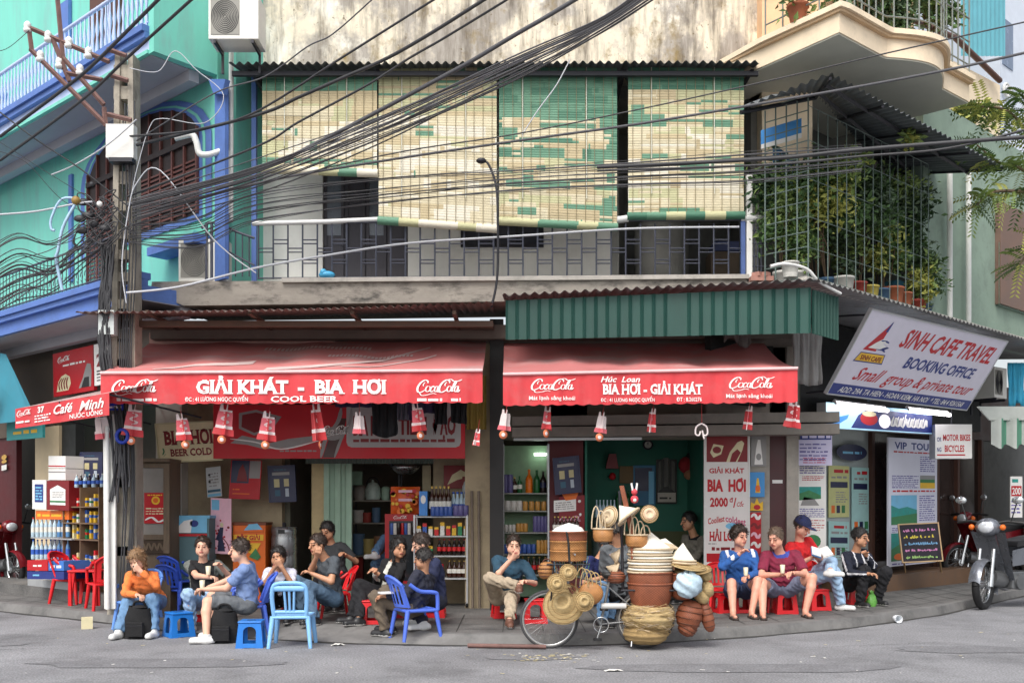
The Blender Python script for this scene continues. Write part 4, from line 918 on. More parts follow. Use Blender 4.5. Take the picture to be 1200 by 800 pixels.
# lit box sign and its tubes
fr = quadfr(onR(968, 471, 1.35), onR(1092, 482, 1.35), onR(968, 503, 1.35), 124, 36)
LBX = mat('lightbox_face', c255(176, 222, 246), .4, .06, 4, emit=.35)
def dr(m, f):
 m.shape(f, [(0, 28), (8, 20), (24, 14), (22, 20), (10, 30)], .004, mat('lightbox_blue', c255(60, 140, 214), .4, .08, 4, emit=.25)); m.shape(f, [(26, 32), (34, 14), (44, 4), (124, 6), (124, 33)], .004, PBL)
 m.disc(f, 46, 18, 10, 9, .006, REDP); m.disc(f, 46, 11, 8, 4, .008, PCR); m.disc(f, 64, 20, 7, 10, .006, mat('lightbox_glow', c255(250, 244, 252), .4, 0, emit=.5))
 for k, x in enumerate((72, 78, 84, 92, 98, 104, 110)): m.stroke(f, [(x + 3, 12), (x, 24), (x + 3, 25), (x + 6, 14), (x + 7, 24)], 2.4, .006, PW)
 m.stroke(f, [(90, 8), (86, 28)], 3, .007, PW)
board('lightbox_sign', 'blue and white lit box sign under the slanted travel sign', fr, 0, 0, 124, 34, LBX, dr, th=.16, edge=ALU)
TUBE = mat('tube_light', (1.0, .95, 1.0), .4, 0, emit=7.0)
for a, b, lb in (((981, 474), (1040, 481), 'lit fluorescent tube under the left half of the slanted sign'), ((1066, 481), (1113, 486), 'lit fluorescent tube under the right half of the slanted sign')):
 p, q = onR(a[0], a[1], 1.12), onR(b[0], b[1], 1.12); r = thing('fluorescent_lamp', lb, 'lamp', p.lerp(q, .5), 0, 'fluorescent tubes of the travel office')
 m = MB(TUBE); m.tube([p, q], .03, 8); m.build('tube', r, True); m = MB(WPAINT); d = Vector((0, 0, .06)) + RI * .05; m.tube([p + d, q + d], .03, 4, smooth=False); m.tube([p, p + d], .02, 5); m.tube([q, q + d], .02, 5); m.build('holder', r, True)
# VIP tour banner
fr = quadfr(onR(1041, 512, 2.0), onR(1098, 516, 2.0), onR(1041, 664, 2.0), 60, 152)
def dr(m, f):
 m.text(f, 'VIP  TOUR', 7, 56, 5, 13, .005, PBL, .03); m.scribble(f, 6, 15, 57, 18, 1, .005, REDP, .6); m.scribble(f, 38, 20, 57, 40, 6, .005, PVI); m.scribble(f, 4, 44, 36, 60, 5, .005, PVI); m.rect(f, 38, 45, 57, 60, .004, PGN); m.rect(f, 38, 53, 57, 60, .006, PYE); m.rect(f, 38, 44, 57, 49, .006, PGR)
 m.scribble(f, 5, 61, 57, 65, 1, .005, REDP, .6); m.rect(f, 3, 68, 34, 103, .004, PSK); m.shape(f, [(3, 80), (12, 84), (22, 82), (34, 86), (34, 103), (3, 103)], .006, PTQ); m.shape(f, [(3, 94), (34, 90), (34, 103), (3, 103)], .008, PGN)
 m.scribble(f, 37, 68, 57, 100, 9, .005, PVI); m.scribble(f, 4, 106, 57, 112, 2, .005, PVI); m.rect(f, 3, 113, 57, 146, .004, PTQ); m.shape(f, [(3, 132), (20, 122), (40, 130), (57, 126), (57, 146), (3, 146)], .006, PGN); m.disc(f, 12, 141, 6, 4, .008, POR); m.scribble(f, 4, 147.5, 57, 151, 1, .005, PVI)
board('banner_stand', 'tall white tour banner with landscape pictures standing by the shop window', fr, 0, 0, 60, 152, mat('banner_white', c255(226, 226, 240), .5, .05, 2), dr, 'banner', th=.03)
fr = front(17.6)
def dr(m, f):
 m.text(f, 'MOTOR BIKES', 1105, 1137, 509, 516, .005, REDP, .03); m.text(f, 'BICYCLES', 1107, 1130, 521.5, 529, .005, REDP, .03); m.text(f, 'OR', 1098, 1103, 512, 517, .005, PBL, .02); m.text(f, 'NG', 1098, 1103, 524, 529, .005, PBL, .02); m.rect(f, 1098, 532, 1131, 533.6, .005, REDP)
r = board('hanging_sign', 'white hanging box sign for motor bikes and bicycles in red letters', fr, 1096, 497, 1139, 537, PW, dr, th=.25, edge=mat('box_side_grey', c255(176, 180, 190), .5, .06)); m = MB(IROND); m.tube([fr(1118, 497, -.1), fr(1118, 480, -.1)], .015, 5); m.build('bracket', r, True)
fr = front(15.3)
def dr(m, f):
 m.rect(f, 933, 506, 974, 515, .004, PBL); m.text(f, 'TOUR  INFO', 940, 972, 508.5, 513, .006, PW, .01) if False else m.scribble(f, 940, 508, 973, 514, 1, .006, PPL, .7); m.scribble(f, 937, 518, 970, 540, 4, .005, PVI, .45); m.scribble(f, 941, 535, 968, 543, 2, .005, mat('print_rose', c255(200, 100, 130), .6), .5)
board('hanging_sign', 'small pale lilac information sign with a dark blue header', fr, 932, 505, 975, 545, PPL, dr, th=.12, edge=PW)
fr = front(15.55)
def dr(m, f):
 m.scribble(f, 937, 544, 966, 555, 3, .005, PVI); m.scribble(f, 940, 557, 966, 563, 2, .005, REDP); m.rect(f, 936.5, 570, 962, 592, .004, PW); m.rect(f, 936.5, 570, 962, 580, .005, PTQ); m.shape(f, [(936.5, 578), (948, 574), (962, 580), (962, 584), (936.5, 586)], .007, PGN); m.shape(f, [(938, 592), (942, 582), (954, 584), (960, 592)], .007, PGR)
 m.scribble(f, 937, 595, 966, 606, 4, .005, PVI); m.scribble(f, 939, 608, 966, 622, 4, .005, REDP, .35); m.disc(f, 953, 634, 9, 8, .005, PGN); m.scribble(f, 945, 646, 966, 656, 3, .005, PVI)
board('poster', 'tall white tour poster with a green landscape beside the agency window', fr, 934.5, 541, 968, 660, PW, dr, 'poster', th=.02, group='posters of the travel agency')
for (a, b, c, d, bgm, lb) in ((971, 995, 545, 606, mat('poster_olive', c255(206, 206, 140), .5, .1), 'yellowish tour poster, left one behind the agency glass'), (998, 1018, 547, 625, mat('poster_aqua', c255(170, 210, 206), .5, .1), 'aqua tour poster, right one behind the agency glass'), (971, 995, 610, 655, mat('poster_aqua', (0, 0, 0)), 'lower aqua poster behind the agency glass')):
 fr = quadfr(onR(a, c, 2.42), onR(b, c + 1, 2.42), onR(a, d, 2.42), b - a, d - c); H = d - c
 def dr(m, f, b=b, a=a, H=H):
  m.scribble(f, 6, 3, b - a - 1, 9, 1, .004, REDP, .8); m.scribble(f, 3, 11, b - a - 2, 16, 1, .004, PGR); m.rect(f, 2, 19, b - a - 2, 26, .004, PNV)
  for k in range(3): m.rect(f, 3 + k * 6, H - 14, 7 + k * 6, H - 5, .004, (POR, PNV, PGN)[k])
  m.scribble(f, 8, 30, b - a - 2, 44, 4, .004, PGR)
 board('poster', lb, fr, 0, 0, b - a, H, bgm, dr, 'poster', th=.006, group='posters of the travel agency')
fr = quadfr(onR(981, 519, 2.34), onR(1015, 521, 2.34), onR(981, 540, 2.34), 34, 21)
m = MB(PNV); m.disc(fr, 17, 10, 18, 10, .004, PNV, 20); m.scribble(fr, 6, 7, 28, 13, 1, .008, PSK, .6); one(m, 'oval_sticker', 'dark blue oval sticker on the agency glass', 'sticker', fr(17, 20))
# price board
fr = front(14.75)
def dr(m, f):
 m.rect(f, 828, 511, 876, 541, .004, PMAR); m.shape(f, [(851, 541), (855, 530), (864, 518), (869, 516), (872, 519), (870, 527), (864, 541)], .005, PCR); m.shape(f, [(855, 541), (858, 531), (864, 526), (868, 530), (862, 541)], .007, REDD); m.shape(f, [(832, 530), (836, 520), (848, 522), (845, 532), (836, 536)], .005, PCR); m.disc(f, 840, 527, 5, 4, .007, PMAR)
 m.text(f, 'GIẢI KHÁT', 831, 872, 548.5, 554, .005, REDP, .03); m.text(f, 'BIA  HƠI', 829, 874, 562, 575, .005, REDP, .05); m.stroke(f, [(866, 564.5), (868.4, 563), (869, 559.5)], 2.2, .006, REDP); m.text(f, '2000', 832, 853, 583, 593, .005, REDP, .04); m.text(f, 'đ', 855, 859, 583, 588, .005, REDP, .03); m.text(f, '/', 859, 863, 583, 594, .005, REDP, .02); m.text(f, 'Cốc', 863, 871, 588, 593, .005, REDP, .02, shear=.2)
 m.text(f, 'Coollest', 829.5, 849, 607, 614, .005, REDP, .02, slope=-3.5); m.text(f, 'coldest', 850, 874, 603, 610.5, .005, mat('print_rose', (0, 0, 0)), .03, slope=5)
 m.text(f, 'HẢI LONG', 831, 872, 623, 633, .005, REDP, .04, True); m.disc(f, 860, 616, 10, 4, .004, PSK); m.scribble(f, 830, 635, 840, 638, 1, .005, PGR); m.scribble(f, 834, 640, 872, 645, 1, .005, REDD, .8); m.rect(f, 828, 648, 876, 658, .005, REDP)
board('price_board', 'tall white and red price board reading 2000 beside the green room', fr, 826.5, 510, 877, 660, mat('board_white', c255(228, 224, 220), .5, .06, 3), dr, th=.04, frame=WPAINT)
fr = front(14.86)
for nm, lb, b, mt, k in (('poster', 'faded grey poster with a bottle on the pier right of the price board', (880, 511, 898, 546), PGR, 0), ('sticker', 'sky blue square sticker on the pier', (878.5, 553, 896, 582), mat('sticker_blue', c255(70, 150, 214), .5, .1), 1), ('poster', 'narrow red poster column on the pier under the gold emblem', (879, 600, 892, 660), REDP, 2)):
 def dr(m, f, b=b, k=k):
  if k == 0: m.shape(f, [(884, 544), (886, 525), (888, 515), (891, 515), (892, 525), (894, 544)], .004, PW); m.disc(f, 889, 535, 3, 4, .006, PGR)
  elif k == 1: m.shape(f, [(885, 577), (886, 568), (887, 560), (889, 560), (891, 577)], .004, PYE); m.disc(f, 888, 572, 3, 4, .006, POR)
  else:
   for j in range(5): m.stroke(f, [(880, 606 + j * 11), (884, 602 + j * 11), (888, 608 + j * 11), (891, 603 + j * 11)], 3, .004, (PW, PMAR, PPK)[j % 3])
 board(nm, lb, fr, *b, mt, dr, 'poster', th=.006)
m = MB(PYE); m.shape(fr, [(879, 598), (880, 588), (884, 590), (887, 583), (890, 590), (894, 587), (894, 598)], .004, PYE); m.disc(fr, 887, 594, 4, 3, .007, REDP); one(m, 'emblem', 'gold crown shaped emblem under the blue sticker', 'emblem', fr(887, 598))
# cream beer sign
fr = quadfr(P(183, 497.5, 14.35), P(256, 494, 14.35), P(187.5, 541, 14.35), 73, 44)
def dr(m, f):
 m.text(f, 'BIA  HƠI', 7, 65, 9, 24, .005, PMAR, .045, True); m.text(f, 'BEER COLD', 13, 62, 30, 38, .005, PMAR, .035, True)
 for x, s in ((4, 1), (68, -1)): m.stroke(f, [(x, 36), (x + 2 * s, 32), (x + 1 * s, 28)], 1.5, .005, PGN); m.stroke(f, [(x + s, 38), (x + 4 * s, 35)], 1.2, .005, PGN)
board('beer_sign', 'cream beer sign with dark red letters hanging under the awning', fr, 0, 0, 72, 44, PCR, dr, th=.03, frame=mat('cream_frame', c255(196, 190, 150), .6, .1))
# long red banner
fr = quadfr(P(250, 474, 14.3), P(545, 474, 14.3), P(250, 537, 14.3), 295, 63)
def dr(m, f):
 m.shape(f, [(20, 45), (34, 36), (52, 40), (66, 45), (88, 40), (122, 36), (120, 42), (90, 50), (60, 52), (40, 47)], .004, PGR); m.shape(f, [(30, 10), (50, 6), (80, 14), (68, 30), (48, 36), (30, 28)], .004, PGR); m.shape(f, [(34, 12), (50, 9), (74, 15), (64, 28), (48, 33), (33, 26)], .006, REDD)
 m.stroke(f, [(20, 40), (50, 44), (80, 52), (124, 42)], 3, .007, PW); m.stroke(f, [(126, 62), (132, 40), (146, 20), (150, 4)], 4, .006, PGR); m.stroke(f, [(142, 62), (150, 40), (160, 20), (162, 4)], 3, .006, PGR); m.shape(f, [(128, 62), (136, 38), (150, 16), (156, 16), (152, 34), (142, 62)], .004, mat('bottle_brown', c255(66, 30, 30), .4))
 m.disc(f, 140, 34, 12, 8, .007, PGR); m.wordmark(f, 128, 24, 158, 38, .009, PW); m.scribble(f, 78, 52, 122, 56, 1, .005, PGR, .5)
 rr = [(156 + 6 * math.cos(a) + dx, 6 + 36 + 6 * math.sin(a) + dy) for a, dx, dy in [(R(180), 6, -38), (R(225), 6, -38), (R(270), 6, -38), (R(270), 128, -38), (R(315), 128, -38), (0, 128, -38), (0, 128, 2), (R(45), 128, 2), (R(90), 128, 2), (R(90), 6, 2), (R(135), 6, 2), (R(180), 6, 2)]]
 m.shape(f, rr, .004, mat('banner_grey', c255(176, 174, 172), .5, .08)); m.text(f, 'BIA HƠI', 164, 204, 14, 35, .006, PMAR, .05); m.text(f, 'TIẾN', 217, 250, 15, 34, .006, PMAR, .05); m.text(f, 'ĐẠO', 257, 284, 14, 34, .006, PMAR, .05); m.scribble(f, 164, 39, 283, 44.5, 1, .006, PMAR, .75)
board('banner', 'long red drinks banner with a grey name panel behind the black clothes', fr, 0, 0, 295, 63, mat('banner_red', c255(196, 20, 36), .5, .08, 2), dr, 'banner', th=.03)
# cafe poster on the teal house
fr = quadfr(onL(62, 415, .7), onL(109, 404, .7), onL(63, 461, .7), 47, 46)
def dr(m, f):
 m.wordmark(f, 6, 5, 20, 13, .005, PW); m.scribble(f, 12, 14, 38, 18, 1, .005, PW, .6); m.shape(f, [(4, 45), (6, 34), (10, 28), (15, 26), (20, 30), (21, 38), (18, 45)], .004, PCR)
 for k in range(4): m.stroke(f, [(8 + k * 3, 44), (7 + k * 3, 36), (11 + k * 2.4, 30)], 1.2, .006, REDD)
 m.shape(f, [(30, 45), (35, 34), (38, 24), (40, 19), (44, 20), (45, 28), (44, 45)], .004, PGR); m.shape(f, [(33, 45), (37, 34), (42, 34), (42, 45)], .006, PBK)
board('poster', 'red drinks poster with hand and bottle above the small cafe awning', fr, 0, 0, 47, 50, REDP, dr, 'poster', th=.05)
fr = quadfr(onL(110, 404, .6), onL(126, 400, .6), onL(111, 452, .6), 16, 48)
def dr(m, f): m.text(f, '21', 3, 13, 12, 26, .005, PMAR, .03); m.scribble(f, 3, 30, 14, 44, 3, .005, PBK, .5)
board('sign', 'narrow white sign with dark red digits behind the utility pole', fr, 0, 0, 16, 48, PW, dr, th=.03)
fr = quadfr(onL(-30, 405, .2), onL(8, 412, .2), onL(-30, 494, .2), 38, 86)
r = thing('side_awning', 'teal slanted awning side with gold emblem at the far left edge', 'awning', fr(19, 86))
m = MB(mat('teal_canvas', c255(50, 130, 150), .6, .12, 3)); m.prism([onL(-40, 405, .2), onL(7, 415, .2), onL(40, 485, .0), onL(36, 492, .0), onL(-40, 500, .0)], RI * .03); m.build('canvas', r, True)
m = MB(mat('gold', (0, 0, 0))); f2 = Fr(onL(0, 460, .02) - LI * .16, -LU * .0145, (0, 0, -.0145), -LI)
m.shape(f2, [(-4, -10), (2, -8), (6, 0), (12, 8), (10, 14), (-4, 12)], 0, None); m.rect(f2, -8, 18, 17, 20, 0); m.shape(f2, [(-2, 0), (4, 3), (3, 10), (-2, 8)], .005, mat('teal_canvas', (0, 0, 0))); m.build('emblem', r, True)
fr = quadfr(onL(8, 493, .3), onL(50, 488, .3), onL(8, 517, .3), 42, 26)
board('shop_sign', 'small turquoise sign with yellow print under the small cafe awning', fr, 0, 0, 42, 25, mat('sign_turq', c255(60, 160, 160), .5, .1), lambda m, f: m.scribble(f, 8, 12, 36, 20, 1, .005, PYE, .6), th=.04)
# menu boards (dark blue) in the three bars
def menu(fr, W, H, label):
 def dr(m, f):
  m.rect(f, W * .12, H * .16, W * .82, H * .25, .005, PGR); m.rect(f, W * .18, H * .36, W * .4, H * .60, .005, mat('menu_cream', c255(196, 186, 140), .5)); m.rect(f, W * .58, H * .36, W * .78, H * .58, .005, mat('menu_cream', (0, 0, 0))); m.rect(f, W * .2, H * .68, W * .42, H * .86, .005, mat('menu_teal', c255(46, 92, 116), .5)); m.rect(f, W * .62, H * .64, W * .76, H * .88, .005, mat('menu_pale', c255(176, 186, 196), .5)); m.scribble(f, W * .2, H * .06, W * .7, H * .12, 1, .005, mat('menu_teal', (0, 0, 0)), .6)
 return board('menu_board', label, fr, 0, 0, W, H, PNV, dr, 'menu board', th=.04, frame=PNV, group='dark blue menu boards')
menu(quadfr(P(315, 547, 14.9), P(344, 546, 14.9), P(317, 587, 14.9), 30, 41), 30, 41, 'dark blue menu board hanging above the steel keg')
menu(quadfr(P(649, 538, 14.85), P(677, 535, 14.85), P(652, 578, 14.85), 30, 41), 30, 41, 'dark blue menu board on the maroon wall of the right bar')
menu(quadfr(onL(95, 531, .8), onL(120, 531, .8), onL(95, 562, .8), 25, 31), 25, 31, 'dark blue menu board in the left cafe behind the shelves')
# posters of the left bar
fr = quadfr(P(271, 538, 14.8), P(307, 539, 14.8), P(268, 584, 14.8), 36, 47)
def dr(m, f): m.rect(f, 1, 1, 22, 28, .004, PNV); m.shape(f, [(8, 26), (10, 12), (14, 5), (18, 14), (21, 26)], .006, PMAR); m.rect(f, 22.3, 1, 35, 22, .004, PGR); m.scribble(f, 4, 34, 12, 37, 1, .005, POR); m.rect(f, 4, 40, 24, 41.4, .005, POR)
board('poster', 'red and white poster with a dark photo, tilted beside the menu board', fr, 0, 0, 36, 47, REDP, dr, 'poster', th=.02)
fr = quadfr(P(241, 548, 14.82), P(258, 546, 14.82), P(243, 583, 14.82), 18, 36)
def dr(m, f): m.scribble(f, 3, 6, 15, 24, 4, .004, PGR); m.disc(f, 4, 9, 1.5, 1.5, .005, PBK); m.disc(f, 4, 17, 1.5, 1.5, .005, PBK); m.rect(f, 1, 27, 17, 30, .004, mat('menu_teal', (0, 0, 0))); m.rect(f, 1, 32, 17, 35, .004, PSK)
board('notice_board', 'narrow white notice board left of the red and white poster', fr, 0, 0, 18, 36, mat('notice_grey', c255(196, 200, 200), .5, .1), dr, 'notice', th=.02)
fr = quadfr(P(247, 583, 14.6), P(271, 584, 14.6), P(247, 648, 14.6), 24, 65)
def dr(m, f):
 for k in range(26): m.disc(f, 2 + random.random() * 20, 20 + random.random() * 42, .7 + random.random(), None, .004, (REDP, PMAR, mat('print_rose', (0, 0, 0)))[k % 3], 7)
 m.shape(f, [(8, 62), (9, 50), (6, 48), (11, 34), (15, 34), (14, 46), (17, 62)], .006, PNV); m.disc(f, 13, 31, 2, 2.6, .007, PCR); m.rect(f, 1, 2, 10, 14, .004, PSK); m.stroke(f, [(14, 46), (20, 54), (22, 62)], 1.2, .006, PMAR)
board('poster', 'tall pink blossom poster with a dark figure behind the laughing man', fr, 0, 0, 24, 65, PPK, dr, 'poster', th=.02)
fr = quadfr(P(655, 582, 14.95), P(682, 580, 14.95), P(655, 640, 14.95), 27, 60)
def dr(m, f): m.shape(f, [(3, -4), (24, -6), (20, 4), (8, 5)], .005, POR); m.rect(f, -6, 4, 20, 18, .004, PW); m.scribble(f, -4, 6, 18, 16, 3, .006, PGR, .5); m.wordmark(f, 0, 24, 26, 34, .005, PPK); m.disc(f, 24, 7, 1.8, 1.8, .005, PW); m.disc(f, 25, 23, 1.5, 1.5, .005, PW)
board('poster', 'maroon drinks poster with a white slip under the right bar menu board', fr, 0, 0, 30, 60, REDD, dr, 'poster', th=.01)
fr = front(15.3)
board('poster', 'small red bottle poster on the wall over the display trolley', fr, 520, 545, 553, 572, REDD, lambda m, f: (m.shape(f, [(524, 568), (530, 556), (540, 550), (550, 556), (552, 566), (544, 560), (536, 562)], .004, PCR), m.shape(f, [(540, 570), (542, 558), (546, 558), (548, 570)], .006, PMAR)), 'poster', th=.01)
# chalk board with legs
fr = quadfr(P(1053.5, 615, 17.6), P(1098.5, 613, 17.6), P(1058.5, 658, 17.42), 46, 44)
CH = [mat('chalk_' + n, c, .9, 0) for n, c in (('yellow', c255(222, 204, 80)), ('blue', c255(120, 170, 210)), ('pink', c255(214, 140, 190)), ('green', c255(160, 200, 120)))]
def dr(m, f):
 rr_ = random.Random(5)
 for k in range(5):
  y = 5 + k * 8; x = 4
  while x < 41:
   a_ = [rr_.uniform(-1.2, 1.2) for _ in range(4)]; m.stroke(f, [(x, y + 3.4 + a_[0] * .4), (x + .8, y + 1 + a_[1]), (x + 1.4, y + 3.2 + a_[2] * .6), (x + 2.2, y + 1.6 + a_[3])], .75, .005, CH[(2, 0, 1, 2, 3)[k]]); x += 2.3 + (2.4 if rr_.random() < .25 else rr_.random() * .6)
r = board('chalk_board', 'small black board with coloured chalk writing on two thin legs', fr, 0, 0, 46, 44, mat('slate', c255(38, 34, 44), .8, .15), dr, 'chalk board', th=.02, frame=mat('wood_light', c255(190, 160, 120), .6, .15))
for px, py in ((1063.5, 688), (1105, 684)):
 m = MB(mat('wood_light', (0, 0, 0))); g_ = G(px, py); a = fr(1 if px < 1080 else 45, 0, -.03); m.tube([a, g_], .016, 5); m.build('leg', r, True)
fr = front(19.0)
board('sign', 'narrow white sign with a red number square at the far right shop', fr, 1184, 558, 1198, 606, PW, lambda m, f: (m.rect(f, 1185, 569, 1197, 581, .005, REDP), m.text(f, '200', 1186, 1196, 571, 579, .007, PW, .02), m.rect(f, 1186, 561, 1193, 565, .005, PTQ), m.scribble(f, 1185, 585, 1197, 602, 3, .005, PVI, .5)), th=.03)
# green white canvas awning at the far right and clothes
fr = front(17.2); m = MB(mat('canvas_green', c255(86, 140, 116), .8, .15, 3)); r = thing('awning', 'grey green striped canvas awning at the far right edge', 'awning', fr(1190, 525))
CW = mat('canvas_grey', c255(180, 186, 180), .8, .15, 3)
for k in range(8):
 m.use(m.mats[0] if k % 2 else CW); a, b = 1163 + k * 9, 1172 + k * 9
 m.grid(lambda u, v: fr(a + (b - a) * u, 490 + 33 * v + 3 * math.sin((a + 9 * u) * .35) * v, .05 * math.sin((a + 9 * u) * .35)), 4, 3, None)
m.build('valance', r, True)
m = MB(CW); m.prism([fr(1146, 476), fr(1240, 476), fr(1240, 492, 0), fr(1160, 492, 0)], (0, .05, 0)); m.build('canvas', r, True)
SHI = mat('cloth_aqua', c255(64, 170, 206), .85, .15, 5)
def cloth2(px0, px1, py0, py1, Y, mt, lb): cloth(px0, px1, py0, py1, Y, mt, lb, lambda u: 3 * math.sin(u * 8))
cloth2(1181, 1200, 425, 475, 17.8, SHI, 'aqua shirt hanging on the right beyond the slanted sign')
# ------------------------------------------------------------- utility pole
PCON = mat('pole_concrete', c255(172, 164, 150), .9, .2, 4, bump=.3, dirt=.6, dcol=(.09, .08, .075), dscale=3); RUST = mat('rusty_iron', c255(122, 92, 86), .75, .3, 10, dirt=.4, dcol=(.06, .03, .025)); PORC = mat('porcelain', c255(238, 236, 232), .25, .05)
YP = 13.15; fp = front(YP)
pole = thing('utility_pole', 'weathered concrete utility pole carrying tangled cables, iron arms and porcelain insulators', 'utility pole', P(143, 700, YP))
m = MB(PCON); k = YP / F
for sx in (-1, 1):
 a0, a1 = 143 + sx * 13.5, 145 + sx * 7.5
 m.prism([fp(a0 - 4, 720), fp(a0 + 4, 720), fp(a1 + 3, 62), fp(a1 - 3, 62)], (0, .26, 0))
for py in (75, 100, 135, 168, 200, 235, 268, 292, 318, 350, 385, 420, 455, 500, 560, 640): h = 11 if py > 200 else 15; m.b6(fp(132, 0).x, fp(155, 0).x, YP + .03, YP + .23, Z(py + h, YP), Z(py, YP))
m.b6(fp(131, 0).x, fp(156, 0).x, YP + .03, YP + .23, Z(720, YP), Z(400, YP)); m.build('shaft', pole, True)
m = MB(RUST)
for a, b in (((32, 33), (130, 75)), ((38, 60), (128, 150)), ((36, 33), (40, 63)), ((64, 48), (84, 98)), ((66, -40), (76, 70)), ((76, 70), (124, 125)), ((80, 88), (122, 96)), ((128, 60), (150, 68)), ((130, 90), (152, 97)), ((128, 136), (156, 143)), ((124, 128), (126, 150))): m.tube([fp(a[0], a[1], .06), fp(b[0], b[1], .06)], .032, 4, smooth=False)
m.build('cross_arm', pole, True)
for px, py in ((35, 32), (59, 43), (83, 50), (50, 66), (96, 82), (106, 62), (72, 74)):
 m = MB(PORC); c = fp(px, py + 4, .06); m.lathe([(.02, -.06), (.05, -.05), (.055, -.01), (.035, 0), (.05, .02), (.045, .06), (.02, .09), (.001, .095)], c, 10); m.build('insulator', pole, True)
m = MB(mat('box_white', c255(232, 230, 224), .5, .08, 5, dirt=.3, dcol=(.4, .38, .34))); m.b6(fp(129, 0).x, fp(161, 0).x, YP - .14, YP - .003, Z(189, YP), Z(150, YP)); m.use(IROND); m.b6(fp(133, 0).x, fp(160, 0).x, YP - .16, YP - .02, Z(194, YP), Z(189.3, YP)); m.build('junction_box', pole, True)
m = MB(mat('box_grey', c255(200, 206, 204), .45, .08)); m.b6(fp(121, 0).x, fp(139, 0).x, YP - .16, YP - .003, Z(394, YP), Z(366, YP)); m.use(REDP); m.rect(front(YP - .165), 126, 371, 128, 373, 0); m.build('meter_box', pole, True)
m = MB(WPAINT); m.prism([fp(125, 486, .12), fp(139.5, 486, .12), fp(139.5, 712, .12), fp(126.5, 712, .12)], (0, .05, 0)); m.tube([fp(131, 500, .16), fp(132, 712, .16)], .03, 8); q = m.build('cable_duct', pole, True); tag(q, 'white cable duct on the lower half')
m = MB(BLK2); rnd = random.Random(3)
for k_ in range(16):
 x = 122 + rnd.random() * 14; m.tube([fp(q.x, q.y, .12 + .05 * rnd.random()) for q in catmull([(x + rnd.uniform(-4, 8), 290, 0), (x, 340, 0), (x - 2 + rnd.uniform(-2, 2), 390, 0), (x + 2, 440, 0), (x + 14 + rnd.uniform(-8, 8), 490, 0), (x + 16 + rnd.uniform(-10, 8), 540 + rnd.random() * 60, 0)], 5)], .014, 5)
for k_ in range(7):
 x = 146 + k_ * 2.2; m.tube([fp(q.x, q.y, .05) for q in catmull([(x, 120 + rnd.random() * 100, 0), (x + rnd.uniform(-3, 3), 300, 0), (x - 4, 420, 0), (x - 2 + rnd.uniform(-6, 6), 560, 0), (x - 4, 690, 0)], 5)], .010, 5)
m.build('down_cables', pole, True)
m = MB(BLK2)
for k_ in range(13):                                 # coils of spare cable
 cx, cy, r_ = 118 + rnd.uniform(-14, 30), 262 + rnd.uniform(-22, 30), rnd.uniform(7, 20)
 m.tube([fp(cx + r_ * (1 + .2 * math.sin(3 * a)) * math.cos(a + k_), cy + r_ * 1.1 * math.sin(a), .15 + .012 * k_) for a in np.linspace(0, 2 * math.pi * (.7 + .7 * rnd.random()), 22)], .009, 4)
for k_ in range(6): m.ball(fp(104 + rnd.uniform(-8, 30), 258 + rnd.uniform(-16, 26), .2), .06, None, 8, (1.4, .8, .8))
m.build('cable_coils', pole, True)
m = MB(mat('clip_amber', c255(150, 120, 60), .5)); m.ball(fp(99, 242, .25), .06); m.use(PORC); m.ball(fp(126, 246, .25), .04); m.ball(fp(117, 223, .25), .03, BLK2); m.build('clamp', pole, True)
m = MB(mat('plate_blue', c255(30, 60, 170), .4, .05)); m.slab(fp, 122, 474, 150, 482, .15, .165); m.use(PW); m.scribble(fp, 124, 476, 148, 480.5, 1, .17, PW, .6); one(m, 'street_name_plate', 'small blue street name plate on the pole', 'sign', fp(136, 482, .16))
m = MB(mat('plate_blue', (0, 0, 0))); m.tube([fp(150 + 6.5 * math.cos(a), 512 + 7.5 * math.sin(a), .2) for a in np.linspace(0, 6.2832, 20)], .025, 6); one(m, 'blue_hose_ring', 'blue ring hanging on the cables at the pole', 'ring', fp(150, 520, .2))

